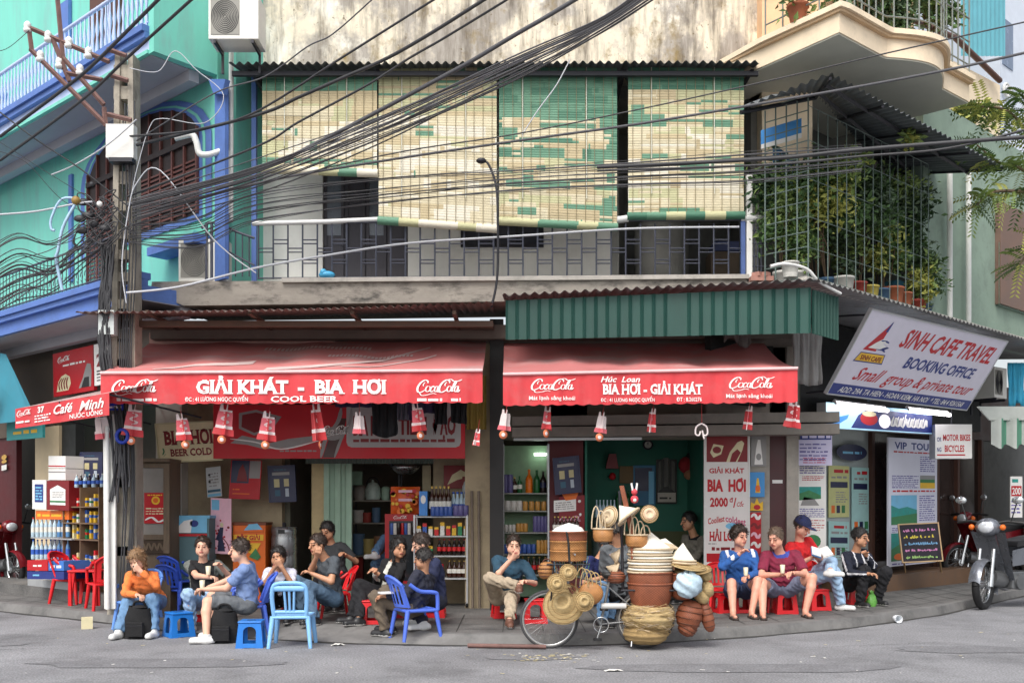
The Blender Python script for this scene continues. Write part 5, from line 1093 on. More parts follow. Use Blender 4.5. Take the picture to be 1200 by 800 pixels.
# ------------------------------------------------------------- overhead cables
BLK3 = mat('dusty_cable', (.10, .10, .11), .7, 0); GRYC = mat('grey_cable', c255(196, 198, 204), .5, 0)
def cable(pts, Y0, Y1, r_0, label, group, mt=BLK2):
 q = []; ln = [0.0]
 for a, b in zip(pts[:-1], pts[1:]): ln.append(ln[-1] + math.hypot(a[0] - b[0], a[1] - b[1]))
 for p, l_ in zip(pts, ln): q.append(P(p[0], p[1], Y0 + (Y1 - Y0) * l_ / ln[-1]))
 if mt is BLK2 and int(abs(pts[0][1] * 7)) % 3 == 0: mt = BLK3
 m = MB(mt); m.tube(catmull(q, 7), r_0 * .72, 5, caps=False); return one(m, 'overhead_cable', label, 'cable', q[0], group)
UPR = 'black cables climbing from the pole to the upper right'
for i, (pts, r_) in enumerate((
 ([(0, 160), (80, 100), (115, 70), (187, -2), (200, -14)], .03), ([(0, 188), (95, 118), (150, 67), (226, -2), (240, -14)], .026),
 ([(146, 160), (175, 158), (230, 152), (300, 131), (400, 68), (511, -2), (530, -14)], .020), ([(160, 170), (300, 135), (350, 114), (400, 92), (450, 70), (500, 42), (570, -2), (590, -14)], .03),
 ([(150, 230), (300, 172), (350, 143), (430, 100), (480, 68), (520, 45), (597, -2), (615, -14)], .02), ([(150, 240), (300, 200), (380, 163), (440, 132), (500, 100), (550, 73), (600, 43), (640, 20), (680, -4), (700, -16)], .036),
 ([(160, 165), (250, 110), (310, 90), (360, 55), (390, 40), (440, -4)], .012))):
 cable(pts, YP - .1, 11.0, r_, ['thick twisted cable passing above the insulators at the upper left', 'thick twisted cable crossing in front of the pole top', 'thin straight cable rising above the short blind to the top edge', 'wavy thick cable rising over the left blinds', 'cable just below the wavy thick one', 'thickest cable sweeping up from the pole over the second blind', 'thin kinked cable across the stained plaster at the left'][i], UPR)
rnd = random.Random(11)
for i in range(24):
 o = rnd.uniform(-16, 14); s = rnd.uniform(-6, 6)
 cable([(155, 250 + o), (300, 207 + o + s), (450, 150 + o + rnd.uniform(-3, 3)), (600, 84 + o * .8 - s), (700, 33 + o * .6), (760 + o, -6)], YP - .05 - .02 * i, 10.9 - .05 * i, rnd.choice((.007, .009, .012)), 'thin cable in the fan from the pole to the top right of the blinds', 'thin cables fanning over the blinds')
for i in range(13):
 o = i * 5.6 + rnd.uniform(-3, 3)
 cable([(150, 262 + o * .35), (230, 250 + o * .55 + rnd.uniform(0, 6)), (300, 222 + o * .6), (450, 207 + o * .5 + rnd.uniform(-4, 4)), (600, 196 + o * .45), (745, 186 + o * .5), (872, 176 + o * .6), (1010, 168 + o * .5)], YP - .05, 12.6 - .03 * i, rnd.choice((.006, .008, .010)), 'thin cable running nearly level across the blinds and railing', 'level thin cables in front of the balcony')
for i, (pts, r_) in enumerate((([(160, 255), (300, 215), (440, 190), (600, 166), (750, 145), (900, 120), (1010, 101), (1120, 80), (1210, 60)], .022), ([(160, 250), (440, 184), (600, 158), (750, 128), (900, 95), (1050, 60), (1210, 24)], .012), ([(700, 196), (900, 186), (1000, 176), (1100, 168), (1210, 160)], .034), ([(700, 200), (900, 193), (1010, 183), (1110, 174), (1210, 150)], .02))):
 cable(pts, YP - .1 if i < 2 else 12.7, 11.2, r_, ['long black cable rising gently to the right edge over the tin canopy', 'thinner cable rising to the right edge above the long black one', 'thick level cable crossing the plant cage', 'cable just under the thick one across the plant cage'][i], 'long cables to the right edge')
for i in range(24):
 o = rnd.uniform(-26, 30); e = 282 + i * 3.6 + rnd.uniform(-7, 7); b_ = rnd.uniform(-4, 4)
 cable([(134, 258 + o), (100, 274 + o * .8 + i * .8 + b_), (60, 288 + o * .5 + i * 1.9 - b_), (20, e - 12 + b_), (-20, e + 12)], YP - .16 + .02 * i, YP - .8 + .03 * i, rnd.choice((.007, .009, .012, .018)), 'bundled black cable sagging from the pole to the left edge', 'bundled black cables left of the pole')
for i, (pts, r_) in enumerate((([(-10, 124), (40, 162), (97, 200), (150, 242)], .014), ([(-10, 62), (10, 56), (34, 36)], .006), ([(-10, 175), (30, 190), (75, 236), (130, 262)], .006), ([(-10, 160), (60, 205), (128, 246)], .006))):
 cable(pts, YP - .5, YP - .1, r_, ['dark diagonal cable crossing the teal balcony to the pole', 'thin wire leading to the outermost insulator', 'thin slack wire left of the pole', 'thin straight wire left of the pole'][i], None)
for i, (pts, r_, lb) in enumerate((([(-10, 252), (40, 248), (82, 240), (110, 236)], .018, 'pale grey cable reaching the pole from the left edge'), ([(60, 205), (90, 192), (128, 168), (160, 140)], .014, 'pale cable slanting up under the teal balcony'), ([(148, 343), (210, 336), (300, 314), (390, 298), (480, 285), (600, 277), (740, 268), (866, 266)], .022, 'pale grey cable running along the balcony railing'),
 ([(152, 240), (160, 200), (175, 150), (190, 139), (240, 144), (262, 112), (230, 82), (205, 60), (185, 84), (152, 80)], .008, 'thin grey cable looping under the upper teal balcony'), ([(148, 355), (143, 310), (150, 250), (160, 215), (188, 200), (250, 280), (300, 320)], .012, 'pale wire looping down in front of the teal window'))):
 cable(pts, YP - .2, YP - .25 if i != 2 else 13.7, r_, lb, None, GRYC)
m = MB(mat('cable_light_blue', c255(170, 200, 226), .5, 0)); m.tube([fp(q.x, q.y, .25) for q in catmull([(98, 246, 0), (84, 272, 0), (78, 300, 0), (76, 310, 0), (83, 345, 0)], 5)], .022, 6); m.tube([fp(q.x, q.y, .24) for q in catmull([(104, 240, 0), (82, 240, 0), (70, 262, 0), (70, 274, 0), (74, 276, 0)], 5)], .018, 6); one(m, 'hanging_cable', 'light blue cable end dangling left of the pole', 'cable', fp(98, 246, .25))
m = MB(IROND); fl = front(13.3); m.tube([fl(q.x, q.y) for q in catmull([(576, 360, 0), (583, 320, 0), (583, 240, 0), (580, 212, 0), (572, 192, 0), (566, 189, 0)], 6)], .016, 6); m.ball(fl(564, 188.5), .055, None, 10, (1.3, 1, .7)); one(m, 'street_lamp', 'small black goose neck street lamp in front of the blinds', 'street lamp', fl(576, 360))
m = MB(GRYC); m.tube([P(q.x, q.y, 13.2) for q in catmull([(668, 70, 0), (652, 100, 0), (630, 130, 0), (612, 158, 0)], 4)], .008, 4); one(m, 'overhead_cable', 'short pale wire slanting over the green topped blind', 'cable', P(612, 158, 13.2))

# ------------------------------------------------------------- bottles, cans, crates, kegs
def lathe_thing(name, label, cat, loc, parts, group=None):
 m = MB()
 for prof, mt in parts: m.lathe(prof, (0, 0, 0), 10, mt)
 return one(m, name, label, cat, loc, group, world=False)
GB, GG, GO, GW, GC = mat('glass_brown', c255(60, 30, 16), .15, .1), mat('glass_green', c255(30, 96, 50), .15, .1), mat('soda_orange', c255(236, 120, 24), .3, .08), mat('water_clear', c255(190, 214, 228), .15, .1), mat('soda_dark', c255(34, 20, 20), .2, .1)
CAP = mat('cap_gold', c255(214, 180, 90), .4, .05); CAPB = mat('cap_blue', c255(40, 90, 190), .4, .05); LBR, LBB, LBW = mat('label_red', c255(208, 34, 40), .5, .15, 30), mat('label_blue', c255(50, 96, 190), .5, .15, 30), mat('label_white', c255(230, 228, 218), .5, .15, 30)
def bottle(loc, h, r, glass, cap, lab, label, group):
 z = lambda t: t * h
 return lathe_thing('bottle', label, 'bottle', loc, [([(r * .9, 0), (r, z(.03)), (r, z(.25))], glass), ([(r * 1.01, z(.25)), (r * 1.01, z(.5))], lab), ([(r, z(.5)), (r, z(.58)), (r * .75, z(.68)), (r * .38, z(.78)), (r * .32, z(.93))], glass), ([(r * .38, z(.92)), (r * .38, h)], cap)], group)
def can(loc, h, r, mt, label, group): return lathe_thing('can', label, 'can', loc, [([(r * .85, 0), (r, h * .06), (r, h * .92), (r * .85, h)], mt), ([(r * .84, h * .985), (.001, h * .99)], STEEL)], group)
def row(fn, px0, px1, py, Y, n, *a, jit=0.02):
 for i in range(n): q = P(px0 + (px1 - px0) * (i + .5) / n, py, Y); fn((q.x, Y + random.uniform(-jit, jit), q.z + .001), *[x[i % len(x)] if isinstance(x, list) else x for x in a])
def shelf_unit(name, label, px0, px1, pys, ytop, ybot, Y, d, mf, ms, back=None, cat='shelf'):
 r = thing(name, label, cat, P((px0 + px1) / 2, ybot, Y)); x0, x1 = X(px0, Y), X(px1, Y); zb_, zt_ = Z(ybot, Y), Z(ytop, Y)
 m = MB(mf); w_ = .025
 for x in (x0, x1 - w_):
  for y in (Y - d / 2, Y + d / 2 - w_): m.b6(x, x + w_, y, y + w_, zb_, zt_)
 m.build('frame', r, True)
 for py in pys: m = MB(ms); z = Z(py, Y); m.b6(x0 + .002, x1 - .002, Y - d / 2 + .002, Y + d / 2 - .002, z - .018, z); m.build('shelf_board', r, True)
 if back is not None: m = MB(back); m.b6(x0, x1, Y + d / 2, Y + d / 2 + .02, zb_, zt_); m.build('back_panel', r, True)
 return r
# right bar cabinet
SB = mat('shelf_grey', c255(140, 142, 136), .5, .15); BKG = mat('cabinet_green', c255(150, 184, 150), .6, .15)
cabn = shelf_unit('drinks_cabinet', 'tall lit drinks cabinet with four shelves at the left of the right bar', 589, 643, (577.5, 598, 623, 648, 672), 521, 700, 15.2, .45, ALU, SB, BKG, 'cabinet')
m = MB(mat('cabinet_tube', (.85, 1, .85), .4, 0, emit=7)); m.tube([P(626, 532, 15.3), P(640, 532, 15.3)], .02, 8); m.build('tube_lamp', cabn, True)
for px, h, r_, g_, c_, l_, lb in ((620, .36, .055, GO, GO, GO, 'large orange soda bottle on the top cabinet shelf'), (629, .35, .05, GG, GG, GG, 'large bright green soda bottle right of the orange one'), (636.5, .33, .05, GC, GC, PNV, 'large dark soda bottle at the right end of the top shelf'), (609, .26, .04, GG, GG, LBW, 'small green bottle left of the orange one'), (603, .24, .04, GB, CAP, LBW, 'small brown bottle on the top cabinet shelf')): q = P(px, 577.5, 15.15); bottle((q.x, q.y, q.z), h, r_, g_, c_, l_, lb, None)
CN = [mat('can_violet', c255(96, 90, 140), .35, .2, 30), mat('can_amber', c255(190, 140, 70), .35, .2, 30), mat('can_white', c255(210, 206, 200), .35, .2, 30), mat('can_red', c255(190, 40, 40), .35, .2, 30), mat('can_blue', c255(60, 90, 160), .35, .2, 30)]
row(can, 590, 600, 577.5, 15.1, 2, .28, .05, CN[0], 'tall violet tin at the left end of the top cabinet shelf', 'violet tins'); row(can, 591, 612, 598, 15.1, 3, .15, .05, CN[2], 'pale can on the second cabinet shelf', 'pale cans'); row(can, 612, 641, 598, 15.1, 4, .14, .042, CN[1], 'small amber jar on the second cabinet shelf', 'amber jars')
row(can, 591, 604, 623, 15.1, 3, .11, .03, CN[2], 'small pale can on the third cabinet shelf', 'small pale cans'); row(can, 605, 618, 623, 15.1, 3, .13, .035, CN[1], 'amber can on the third cabinet shelf', 'amber cans'); row(can, 625, 642, 623, 15.1, 4, .24, .035, CN[0], 'tall violet can on the third cabinet shelf', 'violet cans')
row(can, 590, 628, 648, 15.1, 7, .14, .035, CN[4], 'blue can on the fourth cabinet shelf', 'blue cans'); row(can, 629, 642, 648, 15.1, 3, .20, .034, CN[1], 'tall amber can on the fourth cabinet shelf', 'tall amber cans')
row(bottle, 590, 642, 672, 15.1, 8, .26, .036, GB, CAP, LBR, 'brown bottle with red label on the lowest cabinet shelf', 'brown bottles of the cabinet')
# display trolley of the left bar
trol = shelf_unit('display_trolley', 'silver display trolley full of bottles and packets beside the wall pillar', 486, 549, (604.5, 627, 650, 676), 603, 705, 14.75, .4, ALU, mat('trolley_shelf', c255(186, 190, 190), .35, .1), None, 'trolley')
for px in (488, 547): m = MB(BLACK); q = P(px, 708, 14.6); m.tube([(q.x - .02, q.y, q.z), (q.x + .02, q.y, q.z)], .04, 10); m.build('caster', trol, True)
row(bottle, 504, 528, 604.5, 14.7, 5, .44, .045, GB, CAP, LBW, 'tall dark beer bottle on the display trolley', 'beer bottles on the trolley'); row(bottle, 529, 548, 604.5, 14.8, 4, .36, .05, GW, CAPB, LBB, 'clear water bottle on the display trolley', 'water bottles on the trolley'); row(can, 505, 530, 604.5, 14.55, 5, .14, .036, CN[4], 'blue can in front of the beer bottles on the trolley', 'cans on the trolley'); row(can, 532, 548, 604.5, 14.58, 3, .16, .05, CN[0], 'violet tin on the right of the trolley top', 'tins on the trolley')
PK = [mat('pack_' + n, c, .5, .2, 30) for n, c in (('white', c255(226, 224, 216)), ('yellow', c255(226, 180, 50)), ('green', c255(40, 130, 80)), ('blue', c255(60, 100, 180)), ('red', c255(200, 40, 40)), ('cream', c255(220, 206, 160)))]
PKN = ['white', 'yellow', 'green', 'blue', 'red', 'cream']
def packet(px, py, Y, w, h, k, where, group):
 m = MB(PK[k]); q = P(px, py, Y); m.b6(-w / 2, w / 2, -.035, .035, 0, h * .72); m.use(PK[(k * 3 + 1) % 6]); m.b6(-w / 2, w / 2, -.035, .035, h * .72, h); one(m, 'packet', PKN[k] + ' packet ' + where, 'packet', (q.x, q.y, q.z + .001), group, world=False)
rnd = random.Random(4)
for py, wh in ((627, 'on the second trolley shelf'), (650, 'on the third trolley shelf')):
 for i, px in enumerate(np.linspace(491, 546, 9)):
  if py == 627 or i < 3: packet(px, py, 14.68, .06, .12 + .08 * rnd.random(), rnd.randrange(6), wh, 'packets ' + wh)
row(bottle, 512, 547, 650, 14.7, 6, .24, .034, GC, LBR, LBR, 'dark bottle with red label on the third trolley shelf', 'dark bottles of the trolley'); row(bottle, 524, 547, 676, 14.7, 4, .25, .04, GB, CAP, LBW, 'brown bottle on the lowest trolley shelf', 'brown bottles of the trolley'); row(can, 490, 520, 676, 14.7, 5, .2, .04, CN[3], 'red can on the lowest trolley shelf', 'red cans of the trolley')
m = MB(mat('box_blue_milk', c255(70, 140, 216), .5, .15, 20)); q = P(496.5, 604, 14.7); m.b6(q.x - .06, q.x + .06, q.y - .08, q.y + .08, q.z + .002, q.z + .36); m.use(PW); m.disc(front(14.615), 496, 585, 3, 5, .002); one(m, 'carton', 'tall light blue carton left of the beer bottles', 'carton', q)
# crates, kegs, bags of the left bar
def crate(px0, px1, py0, py1, Y, d, cols, draw, name, label, cat='crate'):
 fr_ = front(Y); r = thing(name, label, cat, fr_((px0 + px1) / 2, py1)); m = MB(cols[0]); m.b6(X(px0, Y), X(px1, Y), Y, Y + d, Z(py1, Y), Z(py0, Y)); m.use(cols[1]); m.b6(X(px0, Y) - .01, X(px1, Y) + .01, Y - .012, Y + d + .01, Z(py0 + 3, Y), Z(py0, Y) + .004); m.build('body', r, True)
 m = MB(); draw(m, fr_); m.build('printing', r, True); return r
def dr(m, f): m.rect(f, 274, 616, 309, 623, .016, POR); m.rect(f, 274, 626, 309, 633, .016, PYE); m.text(f, 'BỘT GIẢI', 278, 305, 627, 632, .019, REDP, .04); m.shape(f, [(280, 636), (306, 636), (298, 650), (290, 646)], .016, PYE); m.shape(f, [(292, 652), (300, 642), (306, 652), (302, 656)], .018, PGN); m.shape(f, [(286, 621), (292, 614), (302, 613), (308, 620)], .018, PSK)
crate(273, 311, 612, 711, 14.7, .4, (POR, mat('crate_dark', c255(120, 60, 30), .5)), dr, 'crate_stack', 'stack of orange and yellow drink crates behind the man in the blue shirt')
def dr(m, f): m.rect(f, 206, 606, 243, 624, .016, PSK); m.shape(f, [(208, 618), (216, 610), (226, 608), (224, 624), (208, 624)], .018, PW); m.disc(f, 228, 613, 5, 4, .018, PBL); m.rect(f, 206, 625, 243, 628, .016, REDP)
crate(204, 245, 604, 714, 14.3, .35, (mat('crate_teal', c255(90, 120, 126), .6, .1), PSK), dr, 'ice_box', 'light blue ice box with printed lid beside the wooden cabinet', 'box')
def keg(px, pyb, pyt, Y, r_, label):
 q = P(px, pyb, Y); h = Z(pyt, Y) - q.z; r = thing('beer_keg', label, 'keg', q, 0, 'steel beer kegs'); KM = mat('keg_steel', c255(168, 170, 172), .32, .2, 8, metal=.8)
 m = MB(KM); m.lathe([(r_ * .9, 0), (r_, .03), (r_, h * .12), (r_ * .95, h * .14), (r_, h * .2), (r_ * 1.02, h * .33), (r_ * .97, h * .36), (r_ * 1.02, h * .39), (r_ * 1.0, h * .62), (r_ * .97, h * .65), (r_ * 1.02, h * .68), (r_, h * .86), (r_ * .95, h * .9), (r_ * .98, h * .93), (r_ * .98, h), (r_ * .9, h), (r_ * .88, h * .9), (.001, h * .9)], (0, 0, 0), 22); m.build('barrel', r)
 m = MB(IROND); m.lathe([(.03, h * .9), (.03, h * 1.05), (.001, h * 1.06)], (0, 0, 0), 8); m.build('tap', r)
 m = MB(PBK); m.b6(-.05, .05, -r_ * 1.0, -r_ * .93, h * .92, h * .97); m.build('handle_slot', r)
keg(333, 710, 617, 14.9, .19, 'steel beer keg standing under the dark blue menu board'); keg(706, 704, 606, 15.6, .17, 'steel beer keg stack in the green room behind the bicycle')
# interior bits: folding shutter door, shop goods
DG = thing('folding_door', 'pale green folding shutter door at the left bar entrance', 'door', P(394, 700, 15.0))
for i in range(5): m = MB(PGREEN); x0 = X(379 + i * 6.6, 15); m.box((x0 + .04, 15.05 + .05 * (i % 2), 1.32), (.1, .02, 2.4), rz=(.55 if i % 2 else -.55)); m.build('leaf_panel', DG)
for o in DG.children: o.location = Vector(o.location) - Vector(DG.location)
m = MB(PGREEN); m.b6(X(362, 14.95), X(462, 14.95), 14.9, 14.96, 2.42, 2.5); m.build('top_rail', DG, True)
r = thing('rolled_shutter', 'rolled up slatted shutter above the left bar entrance', 'shutter', P(430, 542, 15.0)); m = MB(mat('slat_green_grey', c255(96, 110, 100), .5, .2)); m.grid(lambda u, v: P(358 + 150 * u, 534 + 9 * v, 15.0) + Vector((0, .01 * math.sin(u * 300), 0)), 200, 1); m.build('slats', r, True)
r = thing('wok', 'large metal pan hanging under the rolled shutter', 'pan', P(475, 545, 15.5)); m = MB(STEEL); m.lathe([(.001, 0), (.12, .02), (.2, .08), (.23, .13), (.22, .13), (.19, .085), (.11, .03), (.001, .012)], P(475, 556, 15.5), 18); m.build('bowl', r, True); m = MB(IROND); m.tube([P(461, 546, 15.5), P(455, 542, 15.5)], .02, 6); m.build('handle', r, True)
r = thing('kettle', 'white kettle on a shelf inside the left bar', 'kettle', P(435, 585, 16)); m = MB(mat('enamel', c255(196, 214, 204), .3, .08)); m.lathe([(.11, 0), (.13, .05), (.12, .18), (.08, .26), (.02, .28), (.02, .31), (.001, .32)], P(437, 585, 16), 14); m.build('body', r, True); m = MB(IROND); q = P(437, 585, 16); m.tube([q + Vector((.1 * math.cos(a), 0, .24 + .12 * math.sin(a))) for a in np.linspace(0, math.pi, 9)], .01, 5); m.build('handle', r, True)
sh1 = shelf_unit('storage_shelf', 'dim storage shelf with pots inside the left bar', 414, 470, (586, 612, 650), 552, 690, 16.1, .4, IROND, mat('shelf_dim', c255(150, 144, 130), .6, .2))
for px, h, r_, mt, lb in ((421, .25, .1, mat('pot_grey', c255(150, 146, 138), .5, .2), 'grey pot on the dim shelf left of the kettle'), (452, .22, .07, PGREEN, 'pale green jar on the dim shelf right of the kettle'), (463, .2, .1, mat('pot_dark', c255(60, 60, 62), .5), 'dark pot on the dim shelf')): q = P(px, 586, 16); lathe_thing('pot', lb, 'pot', (q.x, 16, q.z + .001), [([(r_ * .8, 0), (r_, h * .2), (r_, h * .85), (r_ * .6, h), (.001, h * 1.02)], mt)])
m = MB(mat('snack_orange', c255(226, 96, 34), .5, .2, 10)); q0 = front(15.0); m.grid(lambda u, v: q0(458 + 34 * u, 570 + 32 * v, .1 * math.sin(math.pi * u) * math.sin(math.pi * v) ** .5), 10, 10); 
for k_ in range(26): m.disc(q0, 460 + rnd.random() * 30, 573 + rnd.random() * 27, 1.5 + rnd.random() * 2, None, .115, (PYE, REDP, POR)[k_ % 3], 8)
m.use(PW); m.rect(q0, 468, 574, 484, 577, .118, PPK); m.rect(q0, 468, 584, 484, 587, .118, PPK); one(m, 'snack_bag', 'large bright orange snack bag above the red cooler', 'bag', q0(475, 602))
fr = front(14.9); r = thing('red_cooler', 'red drinks cooler with lit front beside the display trolley', 'cooler', fr(468, 690)); m = MB(mat('cooler_red', c255(178, 24, 32), .45, .1)); m.b6(X(451, 14.9), X(487, 14.9), 14.9, 15.4, .12, Z(602, 14.9)); m.build('case', r, True); m = MB(PBK); m.rect(fr, 456, 610, 486, 680, .004, GLASS); m.wordmark(fr, 461, 603.5, 477, 608.5, .006, LETW); m.build('glass_door', r, True)
row(can, 457, 486, 626, 14.87, 7, .17, .028, [CN[4], CN[2], GC, CN[3]], 'small bottle row inside the red cooler front', 'drinks in the red cooler')
m = MB(mat('bottled_bag', c255(196, 206, 210), .3, .2, 8)); m.ball(P(550, 575, 15.0), .16, None, 12, (.7, .6, 1.2)); one(m, 'plastic_bag', 'clear plastic bag of bottles hanging by the wall pillar', 'bag', P(550, 592, 15.0))
m = MB(mat('wood_pole', c255(120, 108, 96), .8, .2)); 
for px in (553, 561): m.tube([P(px, 575, 14.55), P(px + 1, 712, 14.5)], .02, 6)
one(m, 'bamboo_poles', 'two thin poles leaning on the wall pillar', 'pole', P(557, 712, 14.5))
# more of the dim stock inside the left bar
for px, py, h, r_, k_, lb in ((420, 612, .2, .09, 1, 'white tub on the middle dim shelf'), (430, 612, .16, .07, 3, 'red tin on the middle dim shelf'), (441, 612, .24, .07, 2, 'blue jar on the middle dim shelf'), (420, 650, .34, .1, 2, 'blue canister on the lowest dim shelf'), (432, 650, .26, .09, 4, 'yellow tub on the lowest dim shelf'), (444, 650, .3, .08, 0, 'brown crock on the lowest dim shelf')): q = P(px, py, 16); lathe_thing('tub', lb, 'tub', (q.x, 16, q.z + .002), [([(r_ * .85, 0), (r_, h * .2), (r_, h * .9), (r_ * 1.05, h), (.001, h)], mat('tub_%d' % k_, (c255(150, 110, 80), c255(200, 198, 190), c255(90, 120, 150), c255(170, 70, 60), c255(200, 180, 110))[k_], .5, .15))])
for px, py, w_, h, c_, lb in ((418, 560, 12, 16, c255(120, 150, 130), 'green cloth hanging in the bar doorway'), (500, 560, 10, 30, c255(190, 180, 150), 'pale bag hanging behind the trolley'), (416, 668, 18, 34, c255(140, 50, 44), 'dark red crate on the floor inside the bar'), (446, 670, 20, 30, c255(90, 100, 104), 'grey crate on the floor inside the bar')): m = MB(mat('stock_' + lb[:9], c_, .8, .2)); Yq = 15.6 if py < 600 else 16.0; m.b6(X(px - w_ / 2, Yq), X(px + w_ / 2, Yq), Yq, Yq + .12, Z(py + h / 2, Yq), Z(py - h / 2, Yq)); one(m, 'stock_box' if py > 600 else 'hanging_bag', lb, 'box' if py > 600 else 'bag', P(px, py + h / 2, Yq))
# green room bits
fr = front(16.55)
m = MB(mat('clock_face', c255(200, 196, 186), .5)); m.disc(fr, 759, 521, 5, 5, .03); m.use(IROND); m.tube([fr(759 + 5 * math.cos(a), 521 + 5 * math.sin(a), .03) for a in np.linspace(0, 6.2832, 16)], .015, 5); m.tube([fr(759, 521, .035), fr(759, 518, .035)], .006, 4); one(m, 'wall_clock', 'small round pale clock on the green wall', 'clock', fr(759, 526))
m = MB(REDD); m.shape(fr, [(709, 549), (713, 532), (721, 532), (724, 549)], .1); m.prism([fr(709, 549, .02), fr(724, 549, .02), fr(721, 532, .02), fr(713, 532, .02)], (0, -.1, 0)); m.ball(fr(717, 558, .08), .06, REDP); one(m, 'red_lantern', 'red lantern hanging on the green wall', 'lantern', fr(717, 562))
m = MB(mat('calendar_blue', c255(40, 110, 150), .5, .15)); m.slab(fr, 742, 545, 768, 592, 0, .015); m.use(mat('calendar_tan', c255(120, 96, 60), .6)); m.rect(fr, 726, 546, 742, 566, .012); m.slab(fr, 726, 546, 742, 566, 0, .01); m.rect(fr, 744, 548, 764, 575, .018, PNV); m.rect(fr, 760, 552, 766, 590, .02, PSK); one(m, 'picture', 'blue picture and tan print on the green wall', 'picture', fr(755, 592))
r = thing('coat', 'grey jacket hung in a dark frame on the green wall', 'coat', fr(780, 580)); m = MB(PBK); m.slab(fr, 769, 538, 793, 590, 0, .01); m.build('backing', r, True); m = MB(mat('jacket_grey', c255(110, 110, 106), .9, .2)); m.grid(lambda u, v: fr(771 + 19 * u, 542 + 34 * v - 6 * math.sin(math.pi * u), .03 + .03 * math.sin(u * 14)), 12, 4); m.build('jacket', r, True)
m = MB(mat('sign_pale', c255(176, 170, 160), .5)); m.slab(fr, 770, 577, 791, 588, .07, .08); m.scribble(fr, 772, 580, 789, 586, 1, .085, PBK, .5); m.build('card', r, True)
m = MB(mat('scarf_red', c255(150, 40, 46), .9, .2)); m.ball(fr(803, 545, .1), .13, None, 10, (1, .7, 1.1)); m.ball(fr(806, 556, .12), .09, mat('scarf_tan', c255(170, 120, 90), .9), 10); m.ball(fr(812, 537, .1), .12, PBK, 10, (1.2, .7, 1)); one(m, 'hanging_bags', 'red and dark bundle hanging at the right of the green room', 'bag', fr(806, 565))
row(bottle, 697, 722, 608, 15.55, 6, .30, .03, GW, GW, GW, 'clear glass standing on the keg in the green room', 'glasses on the keg'); row(bottle, 722, 738, 596, 16.4, 4, .3, .04, GG, GG, GG, 'dark green bottle at the back of the green room', 'green bottles at the back'); row(bottle, 648, 678, 624, 14.6, 7, .24, .032, GB, CAP, LBW, 'dark bottle behind the steamer baskets', 'bottles behind the steamers')
# ------------------------------------------------------------- goods of the cafe at the far left
def LB(px, py, d): return onL(px, py, d)
r = thing('bottle_rack', 'rack of small water bottles with red and blue labels at the far left', 'rack', LB(60, 668, .4))
m = MB(ALU); wingbox(m, LP, tL(84, .4), tL(36, .4), .35, .75, .30, .42); wingbox(m, LP, tL(84, .4), tL(36, .4), .4, .75, LB(60, 630, .4).z - .02, LB(60, 630, .4).z); wingbox(m, LP, tL(84, .4), tL(36, .4), .72, .75, .42, LB(60, 600, .4).z); m.build('frame', r, True)
for row_, py in enumerate((629, 655)):
 for i in range(9):
  q = LB(39 + i * 5.1, py, .5); bottle((q.x, q.y, q.z + .002), .33, .036, GW if i < 6 else mat('water_blue', c255(90, 140, 190), .2, .1), (LBR, CAPB)[row_] if i < 6 else LBB, (LBW, LBB)[row_], ['small water bottle with red cap on the upper rack row', 'small water bottle with blue cap on the lower rack row'][row_] if i < 6 else ['blue tinted bottle at the right of the upper rack row', 'blue tinted bottle at the right of the lower rack row'][row_], 'bottles on the far left rack')
def lbox(px0, px1, py0, py1, d, th, bgm, draw, name, lb, cat='box'):
 fr_ = quadfr(LB(px0, py0, d), LB(px1, py0, d), LB(px0, py1, d), px1 - px0, py1 - py0); return board(name, lb, fr_, 0, 0, px1 - px0, py1 - py0, bgm, draw, cat, th=th)
lbox(38, 54, 562, 596, .45, .3, PW, lambda m, f: (m.rect(f, 3, 5, 13, 26, .004, PBL), m.scribble(f, 4, 7, 12, 24, 4, .006, PSK, .6)), 'display_box', 'white box with blue panel on top of the bottle rack'); lbox(55, 81, 563, 597, .42, .3, PMAR, lambda m, f: (m.shape(f, [(4, 10), (13, 5), (22, 10), (22, 28), (4, 28)], .004, PW), m.rect(f, 4, 23, 22, 25, .006, PGN), m.scribble(f, 7, 12, 20, 20, 3, .006, PGR, .4)), 'display_box', 'maroon framed white box on top of the bottle rack')
lbox(57, 77, 534, 548, .5, .3, PW, lambda m, f: m.rect(f, 0, 11, 20, 12.5, .004, REDP), 'carton', 'upper white carton stacked at the far left'); lbox(57, 77, 549, 562, .5, .3, PW, lambda m, f: m.rect(f, 0, 3, 20, 4.5, .004, PGR), 'carton', 'lower white carton stacked at the far left'); lbox(42, 81, 598, 608, .48, .2, POR, lambda m, f: m.scribble(f, 2, 2, 36, 8, 1, .004, PYE, .6), 'snack_tray', 'orange snack tray above the bottle rack')
lbox(32, 56, 656, 668, .05, .4, REDP, lambda m, f: m.scribble(f, 7, 4, 17, 8, 1, .004, PW, .7), 'drink_crate', 'red drink crate on the cafe step'); lbox(32, 75, 669, 678, .05, .4, PBL, lambda m, f: m.scribble(f, 7, 2, 17, 6, 1, .004, PSK, .7), 'drink_crate', 'blue drink crate under the red one'); lbox(57, 75, 657, 668, .05, .4, mat('crate_mid_blue', c255(60, 120, 200), .5), lambda m, f: m.scribble(f, 2, 3, 15, 9, 1, .004, PW, .7), 'drink_crate', 'mid blue crate right of the red drink crate')
r = thing('goods_shelf', 'wooden shelf of cigarette and snack packets beside the cable duct', 'shelf', LB(104, 668, .55))
m = MB(mat('shelf_wood', c255(120, 96, 74), .6, .2)); ta_, tb_ = tL(127, .6), tL(84, .6)
for py in (593, 612, 631, 662): z = LB(105, py, .6).z; wingbox(m, LP, ta_, tb_, .45, .75, z - .02, z)
